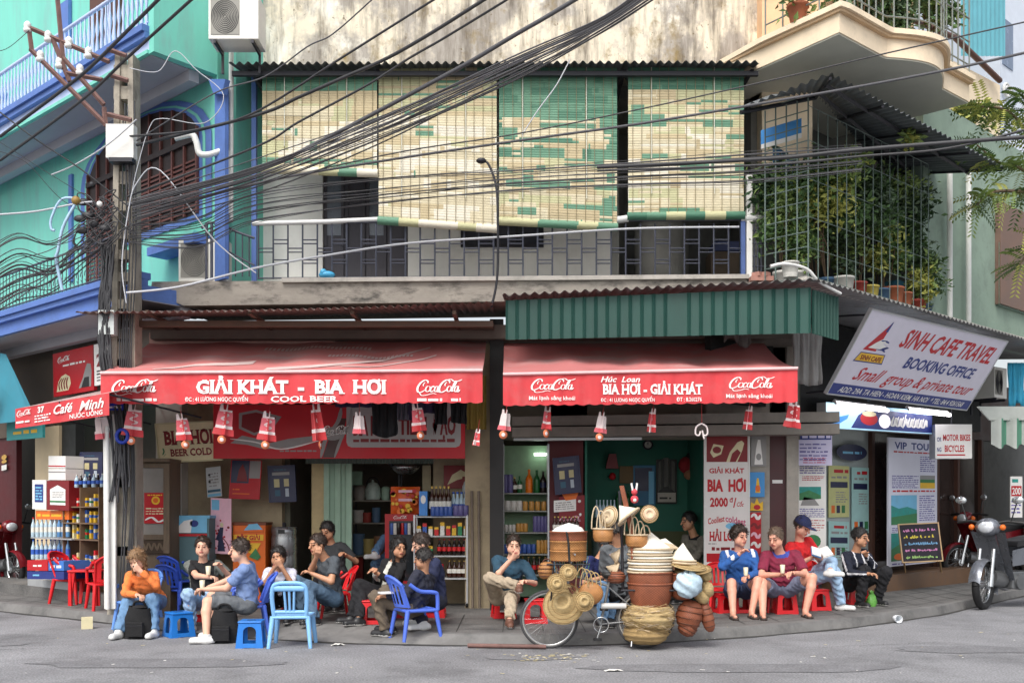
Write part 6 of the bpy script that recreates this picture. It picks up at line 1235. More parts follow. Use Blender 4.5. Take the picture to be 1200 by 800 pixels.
for t in (ta_, (ta_ + tb_) / 2, tb_ - .025): wingbox(m, LP, t, t + .024, .452, .748, .3, LB(105, 562, .6).z)
m.build('frame', r, True)
for py in (593, 612, 631, 662):
 for i in range(8):
  q = LB(87.5 + i * 5, py, .55); k_ = rnd.randrange(6); h = .12 + .12 * rnd.random(); m = MB(PK[k_]); m.box((0, 0, h / 2), (.055, .05, h), rz=R(-41)); m.use(PK[(k_ + 2) % 6]); m.box((0, 0, h * .55), (.057, .052, h * .25), rz=R(-41)); one(m, 'packet', PKN[k_] + ' packet on the wooden cafe shelf', 'packet', (q.x, q.y, q.z + .001), 'packets on the wooden cafe shelf', world=False)
for i in range(7): q = LB(90 + i * 5, 590, .3); bottle((q.x, q.y, q.z + .25), .2, .035, (GW, GC)[i % 2], LBW, LBB, 'small bottle with white cap hung above the cafe shelf', 'bottles above the cafe shelf')
# wooden beer cabinet with posters
YC = 13.9; fr = front(YC); r = thing('wooden_cabinet', 'old wooden glass fronted cabinet with red price posters behind the woman in orange', 'cabinet', fr(170, 700)); OW = mat('old_wood', c255(112, 96, 78), .7, .25, 5, stretch=(6, 6, 1), dirt=.4, dcol=(.04, .035, .03))
m = MB(OW); m.b6(X(141, YC), X(199, YC), YC + .02, YC + .45, PAVE, Z(541, YC))
for a in (141, 154, 192): m.b6(X(a, YC), X(a + 7, YC), YC - .02, YC + .018, Z(648, YC), Z(543, YC))
m.b6(X(140, YC), X(200, YC), YC - .05, YC + .5, Z(541, YC), Z(537, YC)); m.b6(X(148.2, YC), X(191.8, YC), YC - .015, YC + .018, Z(632, YC), Z(626, YC)); m.b6(X(161.2, YC), X(191.8, YC), YC - .012, YC + .018, Z(548, YC), Z(543.2, YC)); m.build('case', r, True)
m = MB(mat('cabinet_glass', c255(148, 144, 138), .2, .15, 3)); m.rect(fr, 161, 548, 192, 626, -.012); m.rect(fr, 148, 548, 154, 626, -.012); m.build('glass_front', r, True)
m = MB(mat('carved_dark', c255(70, 56, 44), .8, .2)); m.rect(fr, 163, 633, 198, 648, .012)
for k_ in range(5): m.stroke(fr, [(165 + k_ * 6.5, 645), (168 + k_ * 6.5, 636), (171 + k_ * 6.5, 644)], 2, .016, OW)
m.build('carving', r, True)
board('price_poster', 'red poster with a yellow sun disc on the wooden cabinet', fr, 169, 577, 196, 613, REDP, lambda m, f: (m.disc(f, 182.5, 586, 5, 5, .004, PYE), m.disc(f, 182.5, 586, 3, 3, .006, POR), m.scribble(f, 171, 594, 194, 603, 2, .004, PCR, .5), m.stroke(f, [(170, 609), (178, 606), (186, 611), (195, 607)], 3, .004, PW), m.scribble(f, 173, 578.5, 190, 581, 1, .004, PYE, .6)), 'poster', th=.008)
board('price_poster', 'narrow white and red poster on the left of the wooden cabinet', fr, 143, 553, 155, 623, PW, lambda m, f: (m.rect(f, 143, 587, 155, 623, .004, REDP), m.shape(f, [(144, 556), (150, 553), (154, 560), (150, 572), (147, 570), (150, 562)], .005, PW), m.stroke(f, [(145, 592), (150, 589), (153, 597), (147, 602), (153, 606)], 3, .006, PW), m.shape(f, [(145, 618), (148, 608), (150, 614), (153, 608), (154, 618)], .006, PW)), 'poster', th=.008)
# ------------------------------------------------------------- figures: signed distance field + surface nets
def _smin(a, b, k):
 h = np.clip(.5 + .5 * (b - a) / k, 0, 1); return b + (a - b) * h - k * h * (1 - h)
class SDF:
 def __init__(s, lo, hi, h):
  s.lo = np.array(lo, float); s.h = h; s.n = np.ceil((np.array(hi) - s.lo) / h).astype(int) + 1
  s.D = np.full(s.n, 0.3, np.float32)
 def _sl(s, lo, hi):
  a = np.clip(np.floor((np.minimum(lo, hi) - s.lo) / s.h).astype(int), 0, s.n - 1); b = np.clip(np.ceil((np.maximum(lo, hi) - s.lo) / s.h).astype(int) + 1, 1, s.n)
  g = [s.lo[i] + s.h * np.arange(a[i], b[i]) for i in range(3)]
  return tuple(slice(a[i], b[i]) for i in range(3)), g[0][:, None, None], g[1][None, :, None], g[2][None, None, :]
 def cone(s, a, b, ra, rb, k=.03, cut=None, sub=False, wr=0.0):
  a, b = np.array(a, float), np.array(b, float); m = max(ra, rb) + k + 3 * s.h
  sl, x, y, z = s._sl(np.minimum(a, b) - m, np.maximum(a, b) + m)
  d = b - a; L2 = max(float(d @ d), 1e-9); px, py, pz = x - a[0], y - a[1], z - a[2]
  t = np.clip((px * d[0] + py * d[1] + pz * d[2]) / L2, 0, 1)
  v = np.sqrt((px - t * d[0]) ** 2 + (py - t * d[1]) ** 2 + (pz - t * d[2]) ** 2) - (ra + (rb - ra) * t)
  if wr: v = v + 1.0 * wr * (np.sin(x * 41 + z * 27 + y * 20 + 2 * np.sin(z * 23 + x * 17)) * np.sin(y * 35 - z * 29 + 2 * np.sin(x * 31)) + .7 * np.sin(x * 23 - y * 37 + z * 61 + 2.5 * np.sin(y * 29 + x * 11)))
  if cut is not None:                         # keep the side n.(p-o) < 0
   o, n_ = cut; v = np.maximum(v, (x - o[0]) * n_[0] + (y - o[1]) * n_[1] + (z - o[2]) * n_[2])
  s.D[sl] = np.maximum(s.D[sl], -v) if sub else _smin(s.D[sl], v.astype(np.float32), k)
 def ell(s, c, r, ax, k=.02, sub=False, cuts=(), wr=0.0):
  """ellipsoid, ax = 3 unit axes"""
  c = np.array(c, float); m = max(r) + k + 3 * s.h; sl, x, y, z = s._sl(c - m, c + m); q = 0; px, py, pz = x - c[0], y - c[1], z - c[2]
  for i in range(3): q = q + ((px * ax[i][0] + py * ax[i][1] + pz * ax[i][2]) / r[i]) ** 2
  v = (np.sqrt(q) - 1) * min(r)
  if wr: v = v + wr * (np.sin(x * 160) * np.sin(y * 150 + 1) * np.sin(z * 170) + .5 * np.sin(x * 90 + z * 110))
  for o, n_ in cuts: v = np.maximum(v, (x - o[0]) * n_[0] + (y - o[1]) * n_[1] + (z - o[2]) * n_[2])
  s.D[sl] = np.maximum(s.D[sl], -v) if sub else _smin(s.D[sl], v.astype(np.float32), k)
 def mesh(s):
  D = s.D; S = D < 0; nx, ny, nz = D.shape; c = np.zeros((nx - 1, ny - 1, nz - 1), np.uint8); off = [(i, j, k) for i in (0, 1) for j in (0, 1) for k in (0, 1)]
  for i, j, k in off: c += S[i:nx - 1 + i, j:ny - 1 + j, k:nz - 1 + k]
  I = np.argwhere((c > 0) & (c < 8))
  if not len(I): return np.zeros((0, 3)), []
  V = np.stack([D[I[:, 0] + i, I[:, 1] + j, I[:, 2] + k] for i, j, k in off], 1); acc = np.zeros((len(I), 3)); cnt = np.zeros(len(I)); O = np.array(off, float)
  for a in range(8):
   for b in range(a + 1, 8):
    if np.abs(O[a] - O[b]).sum() != 1: continue
    mk = (V[:, a] < 0) != (V[:, b] < 0); t = V[:, a] / np.where(mk, V[:, a] - V[:, b], 1)
    acc += np.where(mk[:, None], O[a] + t[:, None] * (O[b] - O[a]), 0); cnt += mk
  vid = np.full(c.shape, -1, np.int32); vid[I[:, 0], I[:, 1], I[:, 2]] = np.arange(len(I))
  pos = s.lo + s.h * (I + acc / cnt[:, None]); F_ = []
  for ax in range(3):
   u, w_ = (ax + 1) % 3, (ax + 2) % 3; A = [slice(None)] * 3; B = [slice(None)] * 3; A[ax] = slice(0, -1); B[ax] = slice(1, None)
   E = np.argwhere(S[tuple(A)] != S[tuple(B)]); E = E[(E[:, u] > 0) & (E[:, w_] > 0) & (E[:, u] < D.shape[u] - 1) & (E[:, w_] < D.shape[w_] - 1)]
   if not len(E): continue
   fl = S[tuple(E.T)]; du = np.zeros(3, int); du[u] = 1; dw = np.zeros(3, int); dw[w_] = 1
   q = [vid[tuple((E - a * du - b * dw).T)] for a, b in ((1, 1), (0, 1), (0, 0), (1, 0))]; Q = np.stack(q, 1); Q[~fl] = Q[~fl][:, ::-1]; F_.append(Q[(Q >= 0).all(1)])
  return pos, np.concatenate(F_)
def sdf_obj(sd, name, mats, parent, paint=None):
 pos, fs = sd.mesh()
 if not len(pos): return None
 org = np.array(parent.location) if parent is not None else 0
 me = bpy.data.meshes.new(name); me.from_pydata((pos - org).tolist(), [], fs.tolist())
 for m_ in mats: me.materials.append(m_)
 if paint is not None: me.polygons.foreach_set('material_index', paint(pos[fs].mean(1)).astype(np.int32))
 me.polygons.foreach_set('use_smooth', np.ones(len(fs), bool)); me.update()
 o = bpy.data.objects.new(name, me); COL.objects.link(o); o.parent = parent; return o
def nrm(v): v = np.array(v, float); return v / max(np.linalg.norm(v), 1e-9)
def ik(a, b, l1, l2, pole):
 a, b = np.array(a), np.array(b); d = b - a; L = np.linalg.norm(d); u = d / L
 if L > (l1 + l2) * .995: s_ = L / (l1 + l2) * 1.005; l1, l2 = l1 * s_, l2 * s_
 x = (l1 * l1 - l2 * l2 + L * L) / (2 * L); p = np.array(pole, float); p = nrm(p - u * (p @ u)); return a + u * x + p * math.sqrt(max(l1 * l1 - x * x, 0))
SKIN = [mat('skin_fair', c255(226, 176, 150), .5, .1, 14), mat('skin_tan', c255(196, 144, 112), .5, .1, 14), mat('skin_pink', c255(222, 162, 138), .5, .12, 14)]
LIP = [mat('lip_%d' % i, c, .45, .1) for i, c in enumerate((c255(190, 110, 100), c255(160, 92, 80), c255(190, 105, 95)))]
EYE_ = mat('eye_dark', c255(36, 28, 26), .3, 0); HAIRS = {'black': mat('hair_black', (.022, .019, .018), .45, .5, 60, bump=.5, bscale=120), 'brown': mat('hair_brown', c255(64, 44, 34), .55, .4, 60, bump=.5), 'blond': mat('hair_blond', c255(140, 108, 76), .6, .45, 60, bump=.5, bscale=120), 'dark': mat('hair_dark', c255(56, 43, 36), .5, .5, 60, bump=.5, bscale=120), 'grey': mat('hair_grey', c255(104, 86, 72), .6, .3, 30)}
def CL(n, r, g_, b, **k): return mat('fabric_' + n, c255(r, g_, b), .9, .3, 11, bump=.5, bscale=45, **k)
DEN = CL('denim', 104, 140, 178, dirt=.3, dcol=(.22, .32, .44), dscale=4); DENL = CL('denim_light', 160, 190, 220, dirt=.3, dcol=(.5, .6, .72), dscale=4); DEND = CL('denim_grey', 84, 108, 132, dirt=.3, dcol=(.05, .08, .12), dscale=4)
def person(label, pel, neck, head, face, hl, hr, fl, fr_, skin=0, hair='dark', style='short', shirt=None, sleeve=1.0, pants=None, leg=1.0, shoe=None, sandal=False, sz=1.0, twist=None, el=None, er=None, kl=None, kr=None, jacket=None, collar=None, female=False, vest=None, sh=.185, cap=None, hs=1.0, pelyaw=None, tubby=0.0):
 """every joint in world space; hl / hr / fl / fr_ = wrists and ankles"""
 pel, neck, head = np.array(pel), np.array(neck), np.array(head); face = nrm(face); up = np.array([0, 0, 1.])
 tw = nrm(twist if twist is not None else (face[0], face[1], 0)); spine = nrm(neck - pel); lat = nrm(np.cross(up, tw)); lat = nrm(lat - spine * (lat @ spine)); fwd = nrm(np.cross(lat, spine))   # lat = to the person's left
 if fwd @ tw < 0: fwd = -fwd
 py_ = nrm(pelyaw) if pelyaw is not None else tw; plat = nrm(np.cross(up, py_)); fwdp = nrm(py_)
 S_ = {1: neck - spine * .045 + lat * sh * sz, -1: neck - spine * .045 - lat * sh * sz}; H_ = {1: pel + plat * .09 * sz, -1: pel - plat * .09 * sz}
 W_ = {1: np.array(hl), -1: np.array(hr)}; A_ = {1: np.array(fl), -1: np.array(fr_)}; E_, K_ = {}, {}
 for s in (1, -1):
  pe = (el if s > 0 else er); E_[s] = ik(S_[s], W_[s], .285 * sz, .255 * sz, pe if pe is not None else (lat * s * .6 - up * .8 - fwd * .3)); pk = (kl if s > 0 else kr); K_[s] = ik(H_[s], A_[s], .43 * sz, .41 * sz, pk if pk is not None else (fwdp + up * .9 + plat * s * .12))
 allp = np.array([pel, neck, head] + list(S_.values()) + list(H_.values()) + list(W_.values()) + list(A_.values()) + list(E_.values()) + list(K_.values())); lo, hi = allp.min(0) - .27, allp.max(0) + .27; lo[2] = max(lo[2], min(A_[1][2], A_[-1][2]) - .11)
 root = thing('person', label, 'person', (pel[0], pel[1], min(A_[1][2], A_[-1][2]) - .08))
 hl_ = nrm(np.cross(up, face)); hu = nrm(np.cross(face, hl_)); AX = (hl_, face, hu); hz = sz * 1.04 * hs
 def HP(a, b, c): return head + (hl_ * a + face * b + hu * c) * hz
 b = SDF(lo, hi, .0085)
 gr = 1.0 if not female else .9
 def torso(f, g, k, wr=0.0, cut=None):
  ch = neck - spine * .15 * sz; be = pel + spine * .16 * sz
  for s in (1, -1):
   f.cone(S_[s] - lat * s * .05, ch + lat * s * .075 * sz, .058 * gr + g, .098 * gr + g, k, cut, wr=wr); f.cone(ch + lat * s * .06 * sz, be + lat * s * .05 * sz, .102 * gr + g, (.098 + tubby) * gr + g, k, cut, wr=wr); f.cone(be + lat * s * .05 * sz, H_[s] - plat * s * .01 + up * .02, (.098 + tubby) * gr + g, .105 + g, k, cut, wr=wr)
  f.cone(neck - spine * .04, ch, .07 + g, .09 + g, k, cut)
  if female: 
   for s in (1, -1): f.cone(ch + lat * s * .07 + fwd * .055 - spine * .03, ch + lat * s * .07 + fwd * .06 - spine * .04, .052 + g, .05 + g, k)
 torso(b, 0, .05)
 b.cone(neck - spine * .06, head - hu * .05 * hz - face * .015, .058 * sz, .052 * sz, .03)
 for s in (1, -1):
  b.cone(S_[s], E_[s], .050 * gr * sz, .040 * gr * sz, .03); b.cone(E_[s], W_[s], .040 * gr * sz, .026 * sz, .02)
  ls = .008 if (pants is not None and leg > .5) else 0; b.cone(H_[s], K_[s], .086 * sz - ls, .056 * sz - ls, .03); kc = K_[s] + (A_[s] - K_[s]) * .3 - nrm(np.cross(np.cross(A_[s] - K_[s], K_[s] - H_[s]), A_[s] - K_[s])) * -.012
  b.cone(K_[s], kc, .055 * sz - ls, .056 * sz - ls, .02); b.cone(kc, A_[s], .055 * sz - ls, .036 * sz - ls * .3, .02)
  toe = A_[s] - up * .05 + nrm(np.array([*( (K_[s] - H_[s])[:2]), 0]) * .6 + fwdp) * .15; b.cone(A_[s] - up * .045, toe, .034, .026, .02); b.cone(A_[s], A_[s] - up * .045, .036, .036, .02)
  # hand: palm, four unequal fingers with a knuckle bend, thumb from the side of the palm
  fo = nrm(W_[s] - E_[s]); tgt = head - W_[s]; bend = nrm((tgt if np.linalg.norm(tgt) < .3 else -up * .7 + fwd * .3)); bend = nrm(bend - fo * (bend @ fo)); sd_ = nrm(np.cross(fo, bend)) * s
  pc = W_[s] + fo * .085 * sz
  for q in (-.026, 0, .026): b.cone(W_[s] + sd_ * q * .5, pc + sd_ * q, .017, .0155, .012)
  for q, ln in ((-.030, .052), (-.010, .066), (.010, .072), (.030, .062)):
   k0 = pc + sd_ * q; k1 = k0 + (fo * .75 + bend * .65) * ln * .6; k2 = k1 + (fo * .2 + bend * .95) * ln * .55; b.cone(k0, k1, .0105, .0095, .004); b.cone(k1, k2, .0095, .0085, .004)
  t0 = W_[s] + fo * .035 + sd_ * .024; t1 = t0 + (sd_ * .75 + fo * .55 + bend * .25) * .045; b.cone(t0, t1, .014, .011, .008); b.cone(t1, t1 + (fo * .7 + bend * .6) * .03, .011, .009, .004)
 # head with brow, sockets, nose, lips, chin, ears
 b.ell(HP(0, -.012, .03), (.076 * hz, .095 * hz, .092 * hz), AX, .02); b.cone(HP(0, .03, -.045), HP(0, .058, -.088), .055 * hz, .030 * hz, .03); b.cone(HP(.03, .02, -.05), HP(-.03, .02, -.05), .05 * hz, .05 * hz, .03)
 for s in (1, -1): b.ell(HP(s * .032, .098, .012), (.017 * hz, .018 * hz, .012 * hz), AX, .01, sub=True); b.ell(HP(s * .033, .079, .010), (.0135 * hz,) * 3, AX, .004); b.ell(HP(s * .079, -.008, -.002), (.010 * hz, .020 * hz, .032 * hz), AX, .008)
 b.cone(HP(-.03, .080, .033), HP(.03, .080, .033), .012 * hz, .012 * hz, .012); b.cone(HP(0, .088, .015), HP(0, .112, -.022), .009 * hz, .0145 * hz, .012); b.cone(HP(-.017, .088, -.052), HP(.017, .088, -.052), .0085 * hz, .0085 * hz, .008); b.cone(HP(-.014, .087, -.062), HP(.014, .087, -.062), .009 * hz, .009 * hz, .006)
 hm = HAIRS[hair]
 def paint(c):
  out = np.zeros(len(c)); r = c - head; u, v, w_ = (r @ hl_) / hz, (r @ face) / hz, (r @ hu) / hz
  out[(v > .05) & (np.abs(np.abs(u) - .033) < .0125) & (np.abs(w_ - .009) < .0062)] = 1
  out[(v > .05) & (np.abs(np.abs(u) - .033) < .019) & (np.abs(w_ - .033) < .005)] = 2
  out[(v > .07) & (np.abs(u) < .022) & (np.abs(w_ + .057) < .011)] = 3
  if style in ('balding', 'buzz') : out[(w_ > -.02) & (v < .02) & (w_ < .075) & (np.abs(u) > .03) & (v > -.13) | (v < -.07) & (w_ > -.07) & (w_ < .1)] = 2
  return out
 if style == 'stubble' : pass
 body = sdf_obj(b, 'body', [SKIN[skin], EYE_, hm, LIP[skin]], root, paint)
 # hair
 if style not in ('balding',):
  f = SDF(head - .3, head + .3, .0085); wv = {'curly': .010, 'wavy': .004}.get(style, .0022); th = {'curly': .032, 'short': .014, 'buzz': .008, 'wavy': .018}.get(style, .015)
  cuts = [(HP(0, .020, 0), face * .8 + hu * -.55), (HP(0, 0, -.045), -hu * .95 - face * .5)] if style in ('short', 'buzz', 'wavy', 'curly') else [(HP(0, .026, .0), face * .8 - hu * .55)]
  cuts = [(o, nrm(n_)) for o, n_ in cuts]
  f.ell(HP(0, -.016, .036), (.079 * hz + th * .8, .098 * hz + th * .7, .093 * hz + th), AX, .01, cuts=cuts, wr=wv)
  if style in ('long', 'bun', 'tied'):
   f.ell(HP(0, -.035, -.01), (.086 * hz, .082 * hz, .10 * hz), AX, .02, cuts=[(HP(0, .01, 0), face)], wr=.003)
   if style == 'long':
    for s in (1, -1): f.cone(HP(s * .070, -.005, .0), HP(s * .075, .01, -.15), .026, .022, .02, wr=.003)
    f.cone(HP(0, -.07, 0), HP(0, -.06, -.17), .06, .045, .03, wr=.003)
   if style == 'bun': f.ell(HP(0, -.12, .03), (.04, .035, .04), AX, .015, wr=.003)
   if style == 'tied': f.cone(HP(0, -.10, .01), HP(0, -.10, -.14), .032, .018, .02, wr=.003)
  if style == 'curly':
   for i in range(26):
    a, c_ = random.uniform(-2.6, 2.6), random.uniform(-.3, 1.2); f.ell(HP(.088 * math.sin(a) * math.cos(c_ * .9), -.016 - .098 * math.cos(a) * math.cos(c_ * .9) * (1 if abs(a) < 1.7 else .75), .04 + .1 * math.sin(c_)), (.028,) * 3, AX, .008, wr=.004)
  hp, hf = f.mesh(); hf = hf.tolist(); hp = hp.tolist(); HPN = np.array(hp); nf = len(hf); rr = random.Random(len(label))
  for _ in range(520 if style != 'curly' else 700):       # locks that break the outline
   a_, b_, c_, d_ = HPN[hf[rr.randrange(nf)]]; n_ = nrm(np.cross(c_ - a_, d_ - b_)); dr_ = -hu * (.35 + rr.random()) + face * (.55 if rr.random() < .4 else -.7) * rr.random() + hl_ * rr.uniform(-.5, .5); dr_ = nrm(dr_ - n_ * (dr_ @ n_) + n_ * rr.uniform(.05, .5 if style != 'curly' else .9)); L_ = rr.uniform(.018, .042) * (1.6 if style in ('long', 'tied') else 1); sd2 = nrm(np.cross(dr_, n_)) * rr.uniform(.003, .006); i0 = len(hp)
   hp += [(a_ - sd2).tolist(), (a_ + dr_ * L_ * .5 - sd2 + n_ * .004).tolist(), (a_ + dr_ * L_).tolist(), (a_ + dr_ * L_ * .5 + sd2 + n_ * .004).tolist()]; hf.append([i0, i0 + 1, i0 + 2, i0 + 3])
  class _H: pass
  q_ = _H(); q_.mesh = lambda: (np.array(hp), np.array(hf)); sdf_obj(q_, 'hair', [hm], root)
 if cap is not None:
  f = SDF(head - .3, head + .3, .008); f.ell(HP(0, -.012, .045), (.094 * hz, .112 * hz, .098 * hz), AX, .01, cuts=[(HP(0, 0, .035), -hu)]); f.ell(HP(0, .125, .040), (.072, .085, .011), AX, .01); sdf_obj(f, 'cap', [cap], root)
 # clothes
 if shirt is not None:
  f = SDF(lo, hi, .0105); torso(f, .015, .045, .0075)
  for s in (1, -1):
   d = W_[s] - E_[s]; cut = None
   if sleeve >= 1: f.cone(S_[s], E_[s], .062 * gr * sz, .054 * gr * sz, .03, wr=.007); f.cone(E_[s], E_[s] + d * (sleeve - .06), .054 * gr * sz, .040 * sz, .02, (E_[s] + d * (sleeve - .06), nrm(d)), wr=.004)
   elif sleeve > 0: d = E_[s] - S_[s]; f.cone(S_[s], E_[s], .066 * gr * sz, .064 * gr * sz, .03, (S_[s] + d * sleeve, nrm(d)), wr=.004)
  nk = neck + spine * .012; f.cone(nk, nk + spine * .1 + fwd * .05, .062, .09, .01, sub=True)
  hem = pel - up * .06
  def paint2(c):
   o_ = np.zeros(len(c)); r = c - neck
   if collar is not None: o_[(np.linalg.norm(r, axis=1) < .115) & (r @ spine > -.05)] = 1
   if vest is not None:
    for s in (1, -1):
     o_[((c - S_[s]) @ (lat * s) > -.03) & ((c - pel) @ spine > .1)] = 1
   if jacket is not None:
    if jacket[0] == 'open': o_[(np.abs(r @ lat) < .035 + .02 * (-(r @ spine))) & (r @ fwd > .03)] = 1
    if jacket[0] == 'shoulder':
     for s in (1, -1): o_[(np.abs((c - S_[s]) @ lat * s + .02) < .022) & ((c - S_[s]) @ spine > -.02)] = 1
    if jacket[0] == 'stripes':
     for s in (1, -1):
      for a_, b_ in ((S_[s], E_[s]), (E_[s], W_[s])):
       dd = nrm(b_ - a_); q = c - a_; t = q @ dd; rad = q - t[:, None] * dd; out = nrm(lat * s - dd * (lat * s @ dd) + fwd * .3); cosv = rad @ out / np.maximum(np.linalg.norm(rad, axis=1), 1e-6)
       o_[(t > -.02) & (t < np.linalg.norm(b_ - a_)) & (np.linalg.norm(rad, axis=1) < .08) & (cosv > .93)] = 1
      o_[(np.abs((c - neck) @ lat * s - .07) < .011) & ((c - neck) @ fwd > 0) & ((c - neck) @ spine > -.2)] = 1
   return o_
  sdf_obj(f, 'jacket' if jacket is not None else 'shirt', [shirt, collar or vest or (jacket[1] if jacket else shirt)], root, paint2)
 if pants is not None:
  f = SDF(lo, hi, .0105)
  for s in (1, -1):
   f.cone(pel + spine * .06 + plat * s * .05, H_[s], .108 + tubby * .8, .112, .05); d = A_[s] - K_[s]; e = K_[s] - H_[s]
   if leg > .5: f.cone(H_[s], K_[s], .104 * sz, .080 * sz, .04, wr=.003); f.cone(K_[s], A_[s] + nrm(d) * .02, .079 * sz, .062 * sz, .03, (K_[s] + d * leg, nrm(d)), wr=.008)
   else: f.cone(H_[s], K_[s], .104 * sz, .088 * sz, .04, (H_[s] + e * (leg * 2), nrm(e)), wr=.004)
  sdf_obj(f, 'shorts' if leg <= .5 else 'trousers', [pants], root)
 if shoe is not None:
  for s in (1, -1):
   f = SDF(A_[s] - .28, A_[s] + .28, .009); fd = nrm(np.array([*((K_[s] - H_[s])[:2]), 0]) * .6 + fwdp); c = A_[s] - up * .052; so = (c - up * .028, -up)
   if sandal:
    f.cone(c - up * .02 - fd * .05, c - up * .02 + fd * .17, .045, .045, .01, (c - up * .012, up)); f.cone(c + fd * .10 + np.cross(up, fd) * .045, c + fd * .10 - np.cross(up, fd) * .045, .014, .014, .01)
   else: f.cone(c - fd * .05, c + fd * .16, .050, .042, .03, so); f.cone(A_[s] + up * .015, c, .046, .05, .03, (A_[s] + up * .025, up))
   sol = c[2] - .012; sdf_obj(f, 'sandal' if sandal else 'shoe', [shoe, mat('shoe_sole', c255(206, 204, 200), .7, .1)], root, (lambda q: (q[:, 2] < sol).astype(int)) if not sandal else None)
 return root
def GP(px, py, dz=.09):          # an ankle over the ground seen at a pixel
 g_ = G(px, py); return (g_.x, g_.y, g_.z + dz)
def PP(px, py, Y): return tuple(P(px, py, Y))
# ------------------------------------------------------------- plastic stools and chairs
def plas(n, r, g_, b): return mat('plastic_' + n, c255(r, g_, b), .38, .08, 5, dirt=.12, dcol=(r / 900, g_ / 900, b / 900))
PRED, PBLU, PLBL, PVBL = plas('red', 222, 30, 38), plas('blue', 32, 120, 208), plas('light_blue', 140, 196, 246), plas('violet_blue', 84, 116, 220)
def arch_panel(mb, w0, w1, h, aw, ah, z0, t, mt, M, bar=True):
 """stool side: trapezoid with an arched opening"""
 n = 8; arc = [(aw / 2 * math.cos(math.pi * i / n), z0 + ah - aw * .4 + aw * .4 * math.sin(math.pi * i / n)) for i in range(n + 1)]
 out = [(w1 / 2, 0), (w0 / 2, h), (-w0 / 2, h), (-w1 / 2, 0)]
 rt = [(aw / 2, z0)] + arc + [(-aw / 2, z0)]
 polys = [[(w1 / 2, 0), (w0 / 2, h), (0, h)] + [p for p in arc if p[0] >= -1e-6][::-1] + [(aw / 2, z0), (aw / 2 * .9, 0)], [(-w1 / 2, 0), (-aw / 2 * .9, 0), (-aw / 2, z0)] + [p for p in arc if p[0] <= 1e-6][::-1] + [(0, h), (-w0 / 2, h)]]
 for pl in polys: mb.prism([M @ Vector((a, 0, c)) for a, c in pl], M.to_3x3() @ Vector((0, t, 0)), mt)
 if bar: mb.prism([M @ Vector((a, -.002, c)) for a, c in ((-aw / 2, z0 - .05), (aw / 2, z0 - .05), (aw / 2, z0), (-aw / 2, z0))], M.to_3x3() @ Vector((0, t, 0)), mt)
def make_stool(mt, label, group):
 r = thing('plastic_stool', label, 'stool', group=group); h, w0, w1 = .28, .25, .31
 m = MB(mt); m.box((0, 0, h + .012), (w0 + .02, w0 + .02, .024)); q = m.build('seat', r, bevel=.01)
 m = MB(mt); m.b6(-.05, .05, -.02, .02, h + .0245, h + .026, mat('seat_slot', (.02, .02, .02), .6)); m.build('hand_slot', q)
 for k in range(4):
  tilt = Matrix.Rotation(math.atan2((w1 - w0) / 2, h), 4, 'X') if False else Matrix.Shear('XZ', 4, (0, 0)); m = MB(mt)
  M = Matrix.Rotation(k * math.pi / 2, 4, 'Z') @ Matrix.Translation((0, -w1 / 2, 0)) @ Matrix.Rotation(-math.atan2((w1 - w0) / 2, h), 4, 'X')
  arch_panel(m, w0, w1, h, .145, .19, .055, .012, mt, M); m.build('leg_panel', r)
 return r
